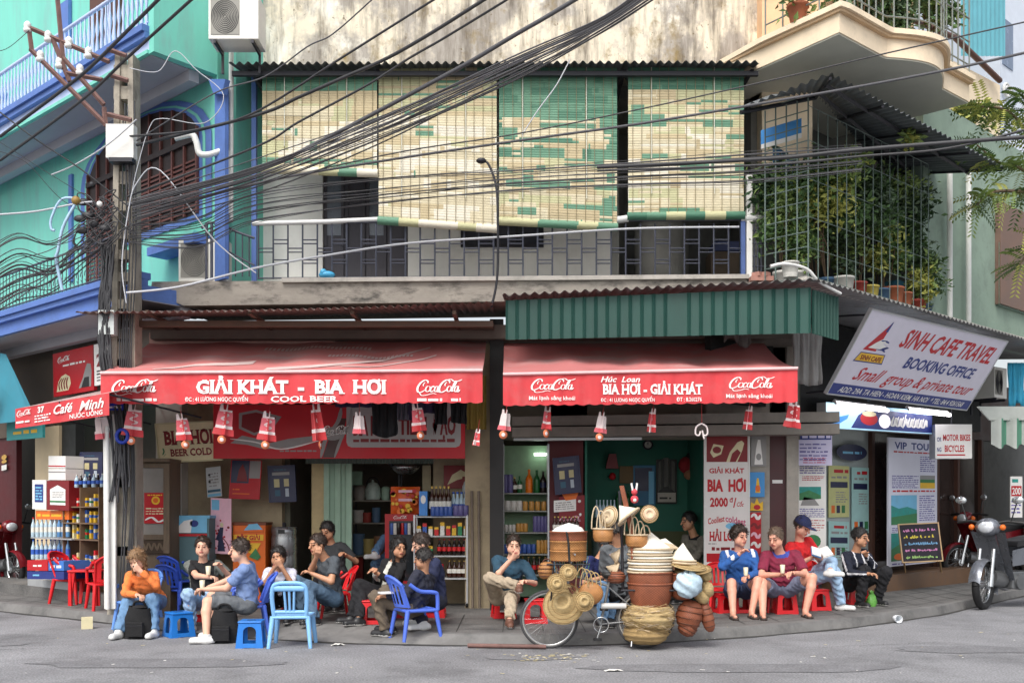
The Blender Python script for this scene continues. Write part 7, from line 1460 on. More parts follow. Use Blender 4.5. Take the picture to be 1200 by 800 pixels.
def make_chair(mt, label, group, arms=True, back='shell'):
 r = thing('plastic_chair', label, 'chair', group=group); sh_, W, D = .36, .40, .38
 m = MB(mt); m.grid(lambda u, v: Vector(((u - .5) * W * (1 - .08 * v), (v - .5) * D, sh_ - .012 * math.sin(math.pi * u) * math.sin(math.pi * v))), 8, 8); m.grid(lambda u, v: Vector(((u - .5) * W * (1 - .08 * v), (v - .5) * D, sh_ - .02)), 2, 2)
 for a, b in (((-.5, -.5), (.5, -.5)), ((.5, -.5), (.46, .5)), ((.46, .5), (-.46, .5)), ((-.46, .5), (-.5, -.5))): m.tube([(a[0] * W, a[1] * D, sh_ - .012), (b[0] * W, b[1] * D, sh_ - .012)], .02, 8)
 m.build('seat', r)
 for sx in (-1, 1):
  for sy in (-1, 1):
   m = MB(mt); top = Vector((sx * W * .47, sy * D * .46, sh_ if sy < 0 or not arms else sh_)); bot = Vector((sx * W * .56, sy * D * .62, 0)); m.tube([top, top.lerp(bot, .5), bot], [.030, .026, .021], 6); m.build('leg', r)
 m = MB(mt)
 if back == 'slats':
  out = [(-.17, sh_), (-.185, .55), (-.175, .68), (-.13, .735), (0, .745), (.13, .735), (.175, .68), (.185, .55), (.17, sh_)]; m.tube([(x, D * .5 + (z - sh_) * .22, z) for x, z in [(q.x, q.y) for q in catmull([(a, b, 0) for a, b in out], 4)]], .024, 8, flat=.7)
  m.tube([(-.165, D * .5 + .005, sh_ + .05), (.165, D * .5 + .005, sh_ + .05)], .022, 6); m.tube([(-.16, D * .5 + .075, .685), (.16, D * .5 + .075, .685)], .034, 8, flat=.5)
  for x in (-.05, 0, .05): m.tube([(x * .8, D * .5 + .006, sh_ + .03), (x * 1.1, D * .5 + .075, .70)], .014, 6)
 else:
  def bk(u, v): a = (u - .5) * 2.3; return Vector((math.sin(a) * (.20 + .02 * v), D * .34 + .16 * math.cos(a) - .04 + .10 * v, sh_ + .03 + v * (.36 - .10 * (abs(u - .5) * 2) ** 2.2)))
  n0, n1 = 14, 9
  for j in range(n1):
   for i in range(n0):
    if 2 <= i < n0 - 2 and 1 <= j < n1 - 2 and i % 2 == 0: continue
    m.add([bk(i / n0, j / n1), bk((i + 1) / n0, j / n1), bk((i + 1) / n0, (j + 1) / n1), bk(i / n0, (j + 1) / n1)], [(0, 1, 2, 3)], None, True)
  m.tube([bk(u, 1) for u in np.linspace(0, 1, 15)], .018, 8); m.tube([bk(0, v) for v in np.linspace(0, 1, 5)], .016, 6); m.tube([bk(1, v) for v in np.linspace(0, 1, 5)], .016, 6)
 m.build('backrest', r)
 if arms:
  for sx in (-1, 1):
   m = MB(mt); m.tube(catmull([(sx * W * .54, -D * .5, sh_ - .01), (sx * W * .55, -D * .48, sh_ + .16), (sx * W * .57, -D * .36, sh_ + .20), (sx * W * .56, D * .1, sh_ + .22), (sx * .215, D * .42, sh_ + .30)], 4), .021, 6, flat=1.2); m.build('armrest', r)
 return r
def put(o, px, py, rz, **k):
 g_ = G(px, py); o.location = g_; o.rotation_euler = (0, 0, R(rz)); return o
GS = 'plastic stools on the pavement'; GC_ = 'plastic chairs on the pavement'
s0 = put(make_stool(PBLU, 'blue stool between the woman in orange and the man in shorts', GS), 209.5, 745, 40)
def stool(px, py, rz, lb, mt=None, sc=None): g_ = G(px, py); return dup(s0, g_, R(rz), lb, GS, {PBLU: mt} if mt else None, sc)
stool(295, 757, 4, 'blue stool nearest the camera, beside the light blue slatted chair')
stool(437, 730, 5, 'red stool in front of the woman in the black jacket', PRED); stool(627, 729, 3, 'red stool behind the front wheel of the bicycle', PRED); stool(919, 718, 4, 'bright red stool between the feet of the man in maroon', PRED); stool(957, 714, 10, 'bright red stool right of the man in maroon', PRED); stool(868, 717, 5, 'red stool under the man in the blue track jacket', PRED); stool(590, 723, 10, 'red stool under the man in the teal sweater', PRED); stool(1003, 707, 5, 'red stool under the boy in black', PRED); stool(325, 722, 5, 'red stool under the woman in white', PRED); stool(507, 722, 0, 'red stool under the man in the navy jacket', PRED, 1.15); stool(458, 722, 0, 'red stool under the woman in the black jacket', PRED, 1.2); stool(848, 717, 15, 'dark red stool with a white box beside the basket seller', PRED, .9); stool(234, 727, 10, 'red stool under the laughing man', PRED, 1.2)
c0 = put(make_chair(PLBL, 'empty light blue chair with slatted back seen from behind', GC_, False, 'slats'), 343, 756, 184); c0.scale = (1.05, 1.05, 1.0)
c1 = put(make_chair(PVBL, 'violet blue armchair under the man seen from behind', GC_), 487, 748, 118)
dup(c1, G(162, 735), R(-10), 'blue armchair under the woman in orange', GC_, {PVBL: plas('sky_blue', 108, 158, 238)}); dup(c1, G(291, 742), R(-72), 'violet blue chair under the man in the blue shirt and shorts', GC_, None, (1, 1, 1))
RC = 'red armchairs at the far left table'
for px, py, rz, lb in ((86, 706, 75, 'leftmost red plastic armchair at the red table'), (125, 713, 215, 'red armchair nearest the street at the red table'), (126, 700, 180, 'red armchair behind the red table')): dup(c1, G(px, py), R(rz), lb, RC, {PVBL: PRED}, 1.05)
for px, py, rz, lb in ((392, 722, -70, 'red chair under the man in the grey shirt'), (845, 716, 0, 'red armchair behind the man in the blue track jacket'), (940, 711, -30, 'red armchair under the man with the cap'), (912, 716, 0, 'red chair under the man in maroon')): dup(c1, G(px, py), R(rz), lb, GC_, {PVBL: PRED}, .9)
tb_ = thing('plastic_table', 'small red plastic table at the far left between red armchairs', 'table', G(105, 708))
m = MB(PRED); m.box((0, 0, .52), (.48, .48, .03)); m.build('table_top', tb_, bevel=.008)
for sx in (-1, 1):
 for sy in (-1, 1): m = MB(PRED); m.prism([(sx * .2, sy * .2, 0), (sx * .24, sy * .2, 0), (sx * .23, sy * .22, .505), (sx * .13, sy * .22, .505)], (0, .03 * -sy, 0)); m.prism([(sx * .2, sy * .2, 0), (sx * .2, sy * .24, 0), (sx * .22, sy * .23, .505), (sx * .22, sy * .13, .505)], (.03 * -sx, 0, 0)); m.build('leg', tb_)
for k_ in range(2): dup(c1, G(207, 716) + Vector((.02 * k_, 0, .12 * k_)), R(160), 'violet blue chair in the stack beside the ice box', 'stacked blue chairs', {PVBL: plas('deep_blue', 50, 84, 190)}, .9)
# ------------------------------------------------------------- bags, glasses, litter
BAGM = CL('bag_black', 26, 26, 28)
for px, py, lb in ((163, 747, 'black backpack with white patch between the feet of the woman in orange'), (263, 752, 'black backpack under the man in shorts')):
 g_ = G(px, py); r = thing('backpack', lb, 'backpack', g_); m = MB(BAGM); m.grid(lambda u, v: Vector(((.15 - .05 * v ** 2) * (1 + .06 * math.sin(9 * v + 5 * u)) * math.cos(6.2832 * u) * (1.25 if abs(math.cos(6.2832 * u)) > .7 else 1.1), (.11 - .03 * v) * (1 + .08 * math.sin(13 * u + 7 * v)) * math.sin(6.2832 * u) * 1.15, .38 * v - .02 * math.sin(9 * u) * v)), 22, 9); m.grid(lambda u, v: Vector((.1 * v * math.cos(6.2832 * u), .09 * v * math.sin(6.2832 * u), .375 + .03 * (1 - v * v))), 22, 3); m.build('pack', r); m = MB(BAGM); m.box((0, -.14, .12), (.2, .06, .17)); m.tube([(-.1, -.172, .17), (.1, -.172, .17)], .006, 4, IROND); m.build('pocket', r, bevel=.025); m = MB(BAGM); m.tube(catmull([(-.08, .02, .36), (-.05, 0, .44), (.05, 0, .44), (.08, .02, .36)], 4), .015, 5); m.build('strap', r)
 if px < 200: m = MB(PW); m.b6(-.09, -.03, -.16, -.15, .14, .17); m.b6(.0, .03, -.16, -.15, .14, .165); m.build('patch', r)
GLS = mat('beer_glass', c255(222, 214, 186), .12, .1)
def glass(px, py, Y, lb): q = P(px, py, Y); m = MB(GLS); m.lathe([(.026, 0), (.034, .11), (.032, .11), (.025, .01), (.001, .01)], (0, 0, 0), 12); m.use(PW); m.lathe([(.001, .1), (.031, .1)], (0, 0, 0), 10, caps=False); one(m, 'beer_glass', lb, 'glass', q, 'beer glasses', world=False)
glass(244, 673, 12.62, 'beer glass in the hand of the laughing man'); glass(237, 690, 12.2, 'beer glass held by the man in the blue shirt'); glass(917, 671, 13.22, 'beer glass in the hand of the man in maroon'); glass(874, 674, 13.35, 'beer glass in the hand of the man in the blue track jacket')
def litter(px, py, w_, d_, h, mt, name, lb, rz=0.3): g_ = G(px, py); m = MB(mt); m.grid(lambda u, v: Vector(((u - .5) * w_, (v - .5) * d_, .006 + h * abs(math.sin(u * 7 + v * 3)) * abs(math.sin(v * 5 + 1)) * 4 * u * (1 - u))), 6, 6); o = one(m, name, lb, 'litter', g_, None, world=False); o.rotation_euler = (0, 0, rz); return o
PAPW = mat('paper_litter', c255(232, 230, 224), .8, .1)
q = G(1049, 722); m = MB(mat('cup_clear', c255(226, 230, 234), .25, .1)); m.lathe([(.04, 0), (.055, .14), (.05, .14), (.036, .01)], (0, 0, .06), 10, M=Matrix.Rotation(R(90), 3, 'X') @ Matrix.Rotation(R(20), 3, 'Z')); one(m, 'plastic_cup', 'crushed clear plastic cup lying at the kerb on the right', 'cup', q, world=False)
q = G(102, 736); m = MB(PCR); m.box((0, 0, .075), (.14, .12, .15), rz=.4); one(m, 'paper_box', 'small cream paper box on the kerb at the left', 'box', q, world=False)
litter(396, 756, .16, .08, .03, PAPW, 'paper_scrap', 'white paper scrap on the ground between the two blue chairs'); litter(719, 786, .18, .08, .02, PAPW, 'paper_scrap', 'white paper scrap on the asphalt below the bicycle', .1)
rnd = random.Random(8); m = MB(PAPW); m.use(mat('litter_straw', c255(214, 200, 150), .9, .2))
for i in range(130):
 px, py = (rnd.gauss(648, 22), rnd.gauss(770, 2.5)) if i < 80 else (rnd.uniform(30, 1190), rnd.uniform(735, 790)); g_ = G(px, py); g_.z += .008; s_ = rnd.uniform(.008, .028); a = rnd.random() * 6; d = Vector((math.cos(a), math.sin(a), 0)) * s_; e = Vector((-d.y, d.x, 0)) * .5
 m.poly([g_ - d - e, g_ + d - e, g_ + d + e, g_ - d + e], PAPW if i % 3 == 0 else mat('litter_straw', (0, 0, 0)))
tag(m.build('street_litter'), 'scattered straw and paper crumbs on the road by the kerb', 'litter', kind='stuff')
# long thin bar lying along the kerb in front of the bicycle
m = MB(RUST); m.tube([G(548, 752) + Vector((0, .02, .03)), G(640, 754) + Vector((0, .02, .03))], .025, 6); one(m, 'iron_bar', 'rusty iron bar lying along the kerb left of the bicycle', 'bar', G(548, 752))
# ------------------------------------------------------------- the people
ORG = CL('orange', 232, 128, 66); GTEE = CL('grey_tee', 104, 108, 104); VEST = CL('black_vest', 30, 30, 32); BTEE = CL('blue_grey', 120, 142, 186); SGRY = CL('grey_shorts', 104, 108, 112); WTOP = CL('white_top', 214, 216, 232); DGRY = CL('dark_grey', 78, 84, 90); BLKJ = CL('black', 24, 24, 26); BLKT = CL('black_trousers', 28, 28, 32); NAVY = CL('navy', 40, 46, 76); NAVD = CL('dark_jacket', 44, 46, 60); OLIV = CL('olive', 104, 92, 78); TEALS = CL('teal_sweater', 44, 76, 96); KHAK = CL('khaki', 176, 160, 138); NTEE = CL('navy_tee', 34, 42, 92); GSH = CL('grey_shirt', 96, 100, 104); INTJ = CL('warm_grey', 120, 116, 106); TRK = CL('track_blue', 44, 92, 160); MARO = CL('maroon', 132, 40, 66); REDT = CL('red_tee', 216, 40, 44); JERS = CL('jersey_navy', 34, 38, 54); STRW = CL('stripe_white', 228, 228, 232); NCAP = CL('cap_navy', 44, 52, 92)
SHW = mat('shoe_white', c255(222, 222, 220), .6, .1); SHB = mat('shoe_black', (.02, .02, .022), .5, .1); SHBR = mat('shoe_brown', c255(112, 76, 62), .6, .15); SAND = mat('sandal_dark', c255(60, 48, 44), .7, .15); CREAMS = CL('scarf', 206, 206, 196); REDC = CL('collar_red', 150, 40, 50); BLUC = CL('collar_blue', 70, 84, 170)
person('woman in orange top and jeans hiding her face in her hand', PP(177, 704, 12.8), PP(165, 671, 12.52), PP(160.5, 656, 12.38), (-.15, -.85, -.5), PP(165, 669, 12.25), PP(161, 697, 12.22), GP(180, 747), GP(139, 748), 0, 'blond', 'long', ORG, 1.0, DEN, 1.0, SHW, twist=(-.1, -1, 0), el=(.8, -.2, -.8), er=(-.7, 0, -.6), female=True, sh=.165, kl=(.1, -.8, .7), kr=(-.1, -.8, .7))
person('laughing man in black vest over grey shirt holding a glass', PP(240, 704, 13.05), PP(238, 658, 13.0), PP(237.5, 641, 12.92), (.1, -1, .02), PP(259, 664, 12.75), PP(247, 676, 12.66), GP(256, 738), GP(225, 740), 0, 'dark', 'wavy', VEST, .7, DENL, 1.0, SHW, twist=(.1, -1, 0), vest=GTEE, el=(.7, .2, -.8), er=(-.9, .1, -.4))
person('man in a blue grey shirt and grey shorts sitting sideways and facing left', PP(290, 708, 12.15), PP(289, 661, 12.12), PP(280.5, 645, 12.1), (-1, -.12, -.08), PP(241, 690, 11.98), PP(244, 688, 12.3), GP(242, 754), GP(252, 748), 0, 'dark', 'wavy', BTEE, .75, SGRY, .46, SHW, sz=1.06, twist=(-1, -.1, 0), el=(.4, -.3, -1), er=(.4, .3, -1), kl=(-.8, 0, .8), kr=(-.8, .1, .8))
person('woman in white top leaning forward with both hands over her mouth', PP(331, 703, 13.15), PP(328, 667, 12.95), PP(326, 652, 12.84), (-.08, -1, -.15), PP(330, 664, 12.66), PP(322, 664, 12.66), GP(338, 730), GP(316, 730), 1, 'black', 'bun', WTOP, .96, BLKT, 1.0, SHB, twist=(0, -1, 0), el=(.5, -.1, -1), er=(-.5, -.1, -1), female=True, sh=.16, kl=(.15, -.7, .8), kr=(-.15, -.7, .8))
person('man in dark grey shirt and jeans with a hand at his mouth', PP(388, 700, 13.0), PP(383, 654, 13.0), PP(372, 638, 12.9), (-.72, -.68, -.12), PP(366, 672, 12.72), PP(371, 652, 12.68), GP(368, 733), GP(354, 728), 1, 'dark', 'short', DGRY, .7, DEND, 1.0, SHB, sz=1.05, twist=(-.75, -.65, 0), el=(.5, -.5, -.8), er=(-.6, -.2, -1), kl=(-.7, -.4, .8), kr=(-.8, -.3, .8))
person('woman in a dark shirt standing behind the man in grey, looking down', PP(394, 678, 14.30), PP(389, 637, 14.25), PP(383.5, 622, 14.15), (-.3, -.9, -.35), PP(405, 650, 14.00), PP(380, 655, 14.00), GP(398, 716), GP(386, 717), 1, 'black', 'bun', CL('charcoal', 56, 58, 60), .8, BLKT, 1.0, SHB, female=True, sh=.165, twist=(-.3, -1, 0))
person('woman in a black jacket and trousers with long dark hair, smiling to the right', PP(455, 699, 13.0), PP(462, 658, 13.0), PP(467.5, 642, 12.93), (.5, -.85, -.08), PP(443, 672, 12.62), PP(440, 670, 12.75), GP(412, 730), GP(420, 733), 1, 'black', 'long', BLKJ, 1.0, BLKT, 1.0, SHB, twist=(-.6, -.75, 0), female=True, sh=.165, jacket=('open', CREAMS), el=(.5, -.3, -1), er=(-.2, .6, -1), kl=(-.8, -.2, .7), kr=(-.8, 0, .8), pelyaw=(-.9, -.35, 0))
person('man in a navy jacket with a red collar bending his head, facing left', PP(511, 703, 12.6), PP(506, 655, 12.6), PP(493.5, 638, 12.55), (-.9, -.25, -.35), PP(480, 690, 12.35), PP(480, 688, 12.75), GP(496, 738), GP(490, 733), 0, 'dark', 'short', NAVY, 1.0, NAVD, 1.0, SHW, sz=1.08, twist=(-.9, -.3, 0), jacket=('plain', NAVY), collar=REDC, el=(.5, -.6, -.8), er=(.4, .5, -1), kl=(-.8, -.1, .7), kr=(-.8, .1, .7))
person('man in dark jacket and olive trousers sitting back turned in the violet blue armchair', PP(484, 712, 11.95), PP(498, 672, 12.0), PP(496, 655, 11.95), (-.85, .35, -.1), PP(452, 698, 11.78), PP(450, 697, 12.1), GP(452, 746), GP(456, 741), 1, 'black', 'short', NAVD, 1.0, OLIV, 1.0, SHB, twist=(-.85, .4, 0), jacket=('plain', NAVD), el=(.5, -.7, -.8), er=(.4, .6, -.8), kl=(-.8, .1, .7), kr=(-.8, .2, .7))
person('person inside the left bar, only a raised jeans leg and pale shoe showing', PP(466, 648, 15.75), PP(470, 612, 15.8), PP(470, 596, 15.8), (-.6, -.7, 0), PP(462, 640, 15.5), PP(458, 640, 15.5), PP(439, 648, 15.05), PP(452, 690, 15.5), 1, 'black', 'short', BLKJ, 1.0, DEN, 1.0, SHW, twist=(-.7, -.7, 0), kl=(-.5, -.3, 1), kr=(-.7, -.5, .5))
person('man in teal sweater and khaki trousers, legs crossed, hand at his mouth', PP(591, 699, 13.0), PP(599, 655, 12.98), PP(602, 639, 12.9), (.12, -1, -.1), PP(615, 681, 12.66), PP(600, 654, 12.68), GP(597, 735), PP(608, 686, 12.5), 0, 'dark', 'short', TEALS, .98, KHAK, .97, SHBR, twist=(.1, -1, 0), el=(.7, .1, -.8), er=(-.7, -.1, -1), kl=(.05, -.9, .6), kr=(-1, -.3, .7))
person('man in a navy shirt partly hidden behind the hanging baskets', PP(690, 700, 12.75), PP(701, 655, 12.72), PP(711, 639, 12.68), (.75, -.55, -.3), PP(709, 683, 12.40), PP(706, 676, 12.35), GP(714, 732), GP(706, 735), 1, 'black', 'short', NTEE, .8, DEN, 1.0, SHB, twist=(.7, -.7, 0), el=(.3, .5, -1), er=(-.2, -.4, -1), kl=(.6, -.5, .7), kr=(.5, -.7, .7))
person('person in a grey shirt seen from behind, head behind the brown hanging basket', PP(726, 694, 12.5), PP(726, 640, 12.45), PP(721, 624, 12.4), (-.3, .95, 0), PP(716, 680, 12.7), PP(738, 676, 12.75), GP(720, 722), GP(732, 720), 1, 'black', 'short', GSH, .98, BLKT, 1.0, SHB, twist=(-.15, 1, 0), kl=(-.2, .9, .5), kr=(.2, .9, .5), pelyaw=(-.15, 1, 0))
person('person in a warm grey jacket sitting inside the green room, facing left', PP(817, 676, 15.50), PP(815, 628, 15.45), PP(807, 611, 15.40), (-.95, -.3, -.1), PP(797, 660, 15.15), PP(800, 656, 15.15), GP(798, 707), GP(806, 706), 1, 'black', 'short', INTJ, 1.0, BLKT, 1.0, SHB, twist=(-.8, -.6, 0), jacket=('plain', INTJ), collar=BLKT, kl=(-.7, -.6, .6), kr=(-.8, -.4, .6), sz=1.1)
person('curly haired man in blue track jacket with white shoulders', PP(866, 692, 13.85), PP(866, 646, 13.80), PP(866.5, 629, 13.75), (.5, -.85, -.06), PP(876, 675, 13.43), PP(866, 649, 13.50), GP(881, 724), GP(859, 725), 2, 'dark', 'curly', TRK, 1.0, CL('shorts_navy', 50, 60, 90), .30, SAND, True, twist=(.05, -1, 0), jacket=('shoulder', STRW), el=(.7, 0, -.9), er=(-.8, -.1, -.7), kl=(.25, -.7, .8), kr=(-.2, -.7, .8), sz=1.08)
person('balding man in maroon polo shirt and shorts holding a glass', PP(914, 690, 13.85), PP(915, 647, 13.70), PP(909, 630.5, 13.61), (-.62, -.75, -.28), PP(930, 671, 13.33), PP(914, 673, 13.35), GP(944, 723), GP(894, 725), 2, 'grey', 'buzz', MARO, .8, CL('shorts_grey_blue', 120, 126, 150), .34, SAND, True, twist=(-.05, -1, 0), collar=BLUC, el=(.8, .1, -.7), er=(-.8, .1, -.7), kl=(.55, -.6, .8), kr=(-.5, -.6, .8), tubby=.02, sz=1.12)
person('man in a red shirt and navy cap reading with his legs crossed', PP(942, 680, 14.60), PP(936, 634, 14.55), PP(940, 617, 14.47), (.6, -.62, -.42), PP(958, 652, 14.25), PP(951, 653, 14.20), PP(973, 668, 13.95), GP(986, 715), 2, 'dark', 'short', REDT, .8, DENL, .98, SHW, twist=(.6, -.8, 0), cap=NCAP, el=(.7, .5, -.8), er=(-.4, -.4, -1), kl=(.9, -.1, .8), kr=(.7, -.6, .6), pelyaw=(.85, -.5, 0), sz=1.14)
person('boy in black jacket with white stripes touching his mouth', PP(1001, 684, 15.15), PP(1002, 646, 15.05), PP(1008, 630, 14.98), (.72, -.68, -.1), PP(1015, 650, 14.72), PP(1018, 672, 14.60), GP(1028, 709), GP(1008, 711), 1, 'black', 'wavy', JERS, 1.0, BLKT, 1.0, SHB, twist=(.4, -.9, 0), jacket=('stripes', STRW), el=(.6, -.2, -1), er=(-.6, -.3, -.9), kl=(.5, -.6, .8), kr=(.2, -.8, .7), sh=.17, sz=1.1)
m = MB(mat('book_blue', c255(70, 140, 200), .5, .15)); q = P(962, 648, 14.08)
for s in (-1, 1): m.box(q + Vector((s * .07, 0, .012)), (.14, .20, .012), None, M=Matrix.Rotation(R(-s * 18), 3, 'Y') @ Matrix.Rotation(R(35), 3, 'X')); m.box(q + Vector((s * .068, -.008, .026)), (.13, .19, .012), PW, M=Matrix.Rotation(R(-s * 18), 3, 'Y') @ Matrix.Rotation(R(35), 3, 'X'))
one(m, 'open_book', 'open blue book in the hands of the man with the cap', 'book', q)
m = MB(PW); q = P(452, 694, 11.7); m.box(q, (.16, .12, .02), rz=.4); one(m, 'folded_paper', 'folded white paper on the knee of the man seen from behind', 'paper', q)
m = MB(mat('bag_green', c255(104, 168, 76), .5, .15)); q = G(1021, 710); m.lathe([(.07, 0), (.085, .06), (.06, .14), (.02, .19), (.04, .22)], q, 10, wob=.12); one(m, 'plastic_bag', 'bright green plastic bag between the feet of the boy in black', 'bag', q)
# ------------------------------------------------------------- the basket seller's bicycle
YBK = 11.3; fb = front(YBK)
bike = thing('bicycle', 'old grey bicycle loaded with baskets and hats, standing along the kerb', 'bicycle', fb(700, 759))
FRM = mat('bike_frame', c255(130, 132, 134), .45, .2, 10, metal=.4, dirt=.4, dcol=(.08, .06, .05)); CHR = mat('chrome', c255(200, 202, 204), .2, .1, 8, metal=.9); TYR = mat('tyre', c255(70, 70, 72), .8, .2, 12)
def wheel(cx, cy, rpx, name):
 c = fb(cx, cy); r_ = rpx * YBK / F; m = MB(TYR); ring = lambda rr: [c + Vector((rr * math.cos(a), 0, rr * math.sin(a))) for a in np.linspace(0, 2 * math.pi, 49)]
 m.tube(ring(r_ - .018), .018, 8, caps=False); m.use(mat('tyre_dust', c255(150, 148, 144), .8)); m.tube(ring(r_ - .03), .015, 6, caps=False); w_ = m.build(name, bike, True)
 def ch(mb, nm):
  o = mb.build(nm, w_)
  for v_ in o.data.vertices: v_.co = v_.co - Vector(bike.location)
 m = MB(CHR); m.tube(ring(r_ - .042), .010, 6, caps=False); ch(m, 'rim')
 m = MB(CHR); m.tube([c - Vector((0, .04, 0)), c + Vector((0, .04, 0))], .02, 8)
 for i in range(28): a = i * 2 * math.pi / 28; b_ = a + (.5 if i % 2 else -.5); m.tube([c + Vector((.018 * math.cos(b_), .02 * (1 if i % 2 else -1), .018 * math.sin(b_))), c + Vector(((r_ - .04) * math.cos(a), 0, (r_ - .04) * math.sin(a)))], .0016, 3, caps=False)
 ch(m, 'spokes'); return c
cF = wheel(643.5, 725, 34.5, 'front_wheel'); cR = wheel(755.5, 725, 34, 'rear_wheel')
BBk, SEAT, HEAD, HEADT = fb(704, 731), fb(714, 680), fb(664, 680), fb(669, 660)
m = MB(FRM); m.tube([BBk, SEAT], .016, 8); m.tube([BBk, HEAD], .018, 8); m.tube([fb(713, 686), fb(666, 672)], .015, 8); m.tube([HEAD, HEADT], .02, 8)
for s in (-.055, .055): m.tube([BBk, cR + Vector((0, s, 0))], .010, 6); m.tube([fb(714, 688), cR + Vector((0, s, 0))], .009, 6); m.tube([HEAD, cF + Vector((0, s, 0))], .012, 6)
m.build('frame', bike, True)
m = MB(CHR); m.tube([HEADT, fb(672, 648)], .013, 6); m.tube([fb(672, 648, .28), fb(669, 647, .1), fb(669, 647, -.1), fb(672, 648, -.28)], .012, 6); m.build('handlebar', bike, True)
m = MB(PBK); m.lathe([(.001, -.03), (.05, -.02), (.09, .02), (.07, .045), (.001, .05)], fb(716, 675), 12, M=Matrix.Diagonal(Vector((1.4, .8, 1)))); m.build('saddle', bike, True)
m = MB(CHR); m.tube([fb(704, 731, .0) + Vector((.085 * math.cos(a), -.05, .085 * math.sin(a))) for a in np.linspace(0, 6.2832, 25)], .008, 5, caps=False); m.build('chainring', bike, True)
for sx, a in ((.08, fb(699, 747)), (-.08, fb(709, 715))): m = MB(CHR); b_ = a + Vector((0, -sx, 0)); m.tube([BBk + Vector((0, -sx, 0)), b_], .011, 6); m.use(BLACK); m.box(b_ - Vector((0, sx * .6, 0)), (.09, .08, .025)); m.build('pedal', bike, True)
m = MB(mat('guard_white', c255(206, 206, 204), .4, .1)); m.tube([fb(704, 709, .06), fb(733, 709, .06)], .034, 8); m.build('chain_guard', bike, True)
m = MB(IROND); z = fb(0, 690).z
for s in (-.16, .16): m.tube([fb(726, 690) + Vector((0, s, 0)), fb(792, 690) + Vector((0, s, 0))], .012, 5); m.tube([fb(780, 690) + Vector((0, s, 0)), cR + Vector((0, s * .4, 0))], .010, 5); m.tube([fb(640, 660) + Vector((0, s, 0)), fb(690, 660) + Vector((0, s, 0))], .010, 5); m.tube([fb(648, 660) + Vector((0, s, 0)), cF + Vector((0, s * .4, 0))], .010, 5)
for px, py in ((730, 690), (760, 690), (790, 690), (645, 660), (665, 660), (686, 660)): m.tube([fb(px, py, .16), fb(px, py, -.16)], .01, 5)
m.tube([fb(730, 690), fb(729, 640), fb(726, 575)], .016, 6); m.build('carrier', bike, True)
m = MB(CHR); m.tube([fb(742, 730, .05), fb(738, 755, .14)], .012, 6); m.build('kickstand', bike, True)
STR = mat('straw', c255(198, 172, 124), .9, .3, 16, bump=.8, bscale=50, stretch=(1, 1, 5)); STRD = mat('straw_dark', c255(172, 144, 98), .9, .3, 16, bump=.8, bscale=50, stretch=(1, 1, 5)); RBR = mat('rattan_red', c255(146, 84, 58), .6, .25, 10, bump=.4, bscale=80, weave=44); RTAN = mat('rattan_tan', c255(182, 128, 76), .6, .25, 12, bump=.4, bscale=80, weave=40); LEAFW = mat('palm_white', c255(240, 234, 218), .75, .08, 8); LEAFS = mat('palm_rim', c255(206, 186, 156), .75, .15, 10)
GB_ = 'woven wares on the bicycle'
def wv(px, py, c=0.0): return fb(px, py, c)
def ws(px): return px * YBK / F
def ware(name, label, cat, pos, build, group=GB_, parent=None): m = MB(); build(m); return one(m, name, label, cat, pos, None, world=False)
def rotY(a): return Matrix.Rotation(R(a), 3, 'Y')
def rotX(a): return Matrix.Rotation(R(a), 3, 'X')
def round_basket(px, py, w_, h, mt, label, tilt=0, rings=7, name='straw_basket', deep=.8):
 rx, rz = ws(w_) / 2, ws(h) / 2
 def bl(m):
  m.use(mt); n = 16; prof = []
  for i in range(rings * 4 + 1):
   a = -math.pi / 2 + math.pi * i / (rings * 4); prof.append((max(.001, rx * math.cos(a) ** deep * (1 + .03 * math.sin(i * math.pi / 2))), rz * math.sin(a)))
  m.lathe(prof, (0, 0, 0), 26, M=rotY(tilt), wob=.03)
  if mt in (RBR, RTAN):
   for zz in (-.6, -.2, .25, .62): cc = math.sqrt(1 - zz * zz) ** deep * rx * 1.02; m.tube([rotY(tilt) @ Vector((cc * math.cos(a), cc * math.sin(a), zz * rz)) for a in np.linspace(0, 6.2832, 23)], .006, 4, mat('rattan_dark', c255(96, 56, 38), .6, .2), caps=False)
   m.tube([rotY(tilt) @ Vector((rx * .5 * math.cos(a), 0, rz * .85 + rz * .5 * math.sin(a))) for a in np.linspace(0, math.pi, 9)], .007, 4)
 return ware(name, label, 'basket', wv(px, py), bl)
round_basket(757, 741, 54, 27, STRD, 'lower round straw basket hanging beside the rear wheel'); round_basket(760, 722, 62, 34, STR, 'upper wide straw basket below the dark red bowl basket')
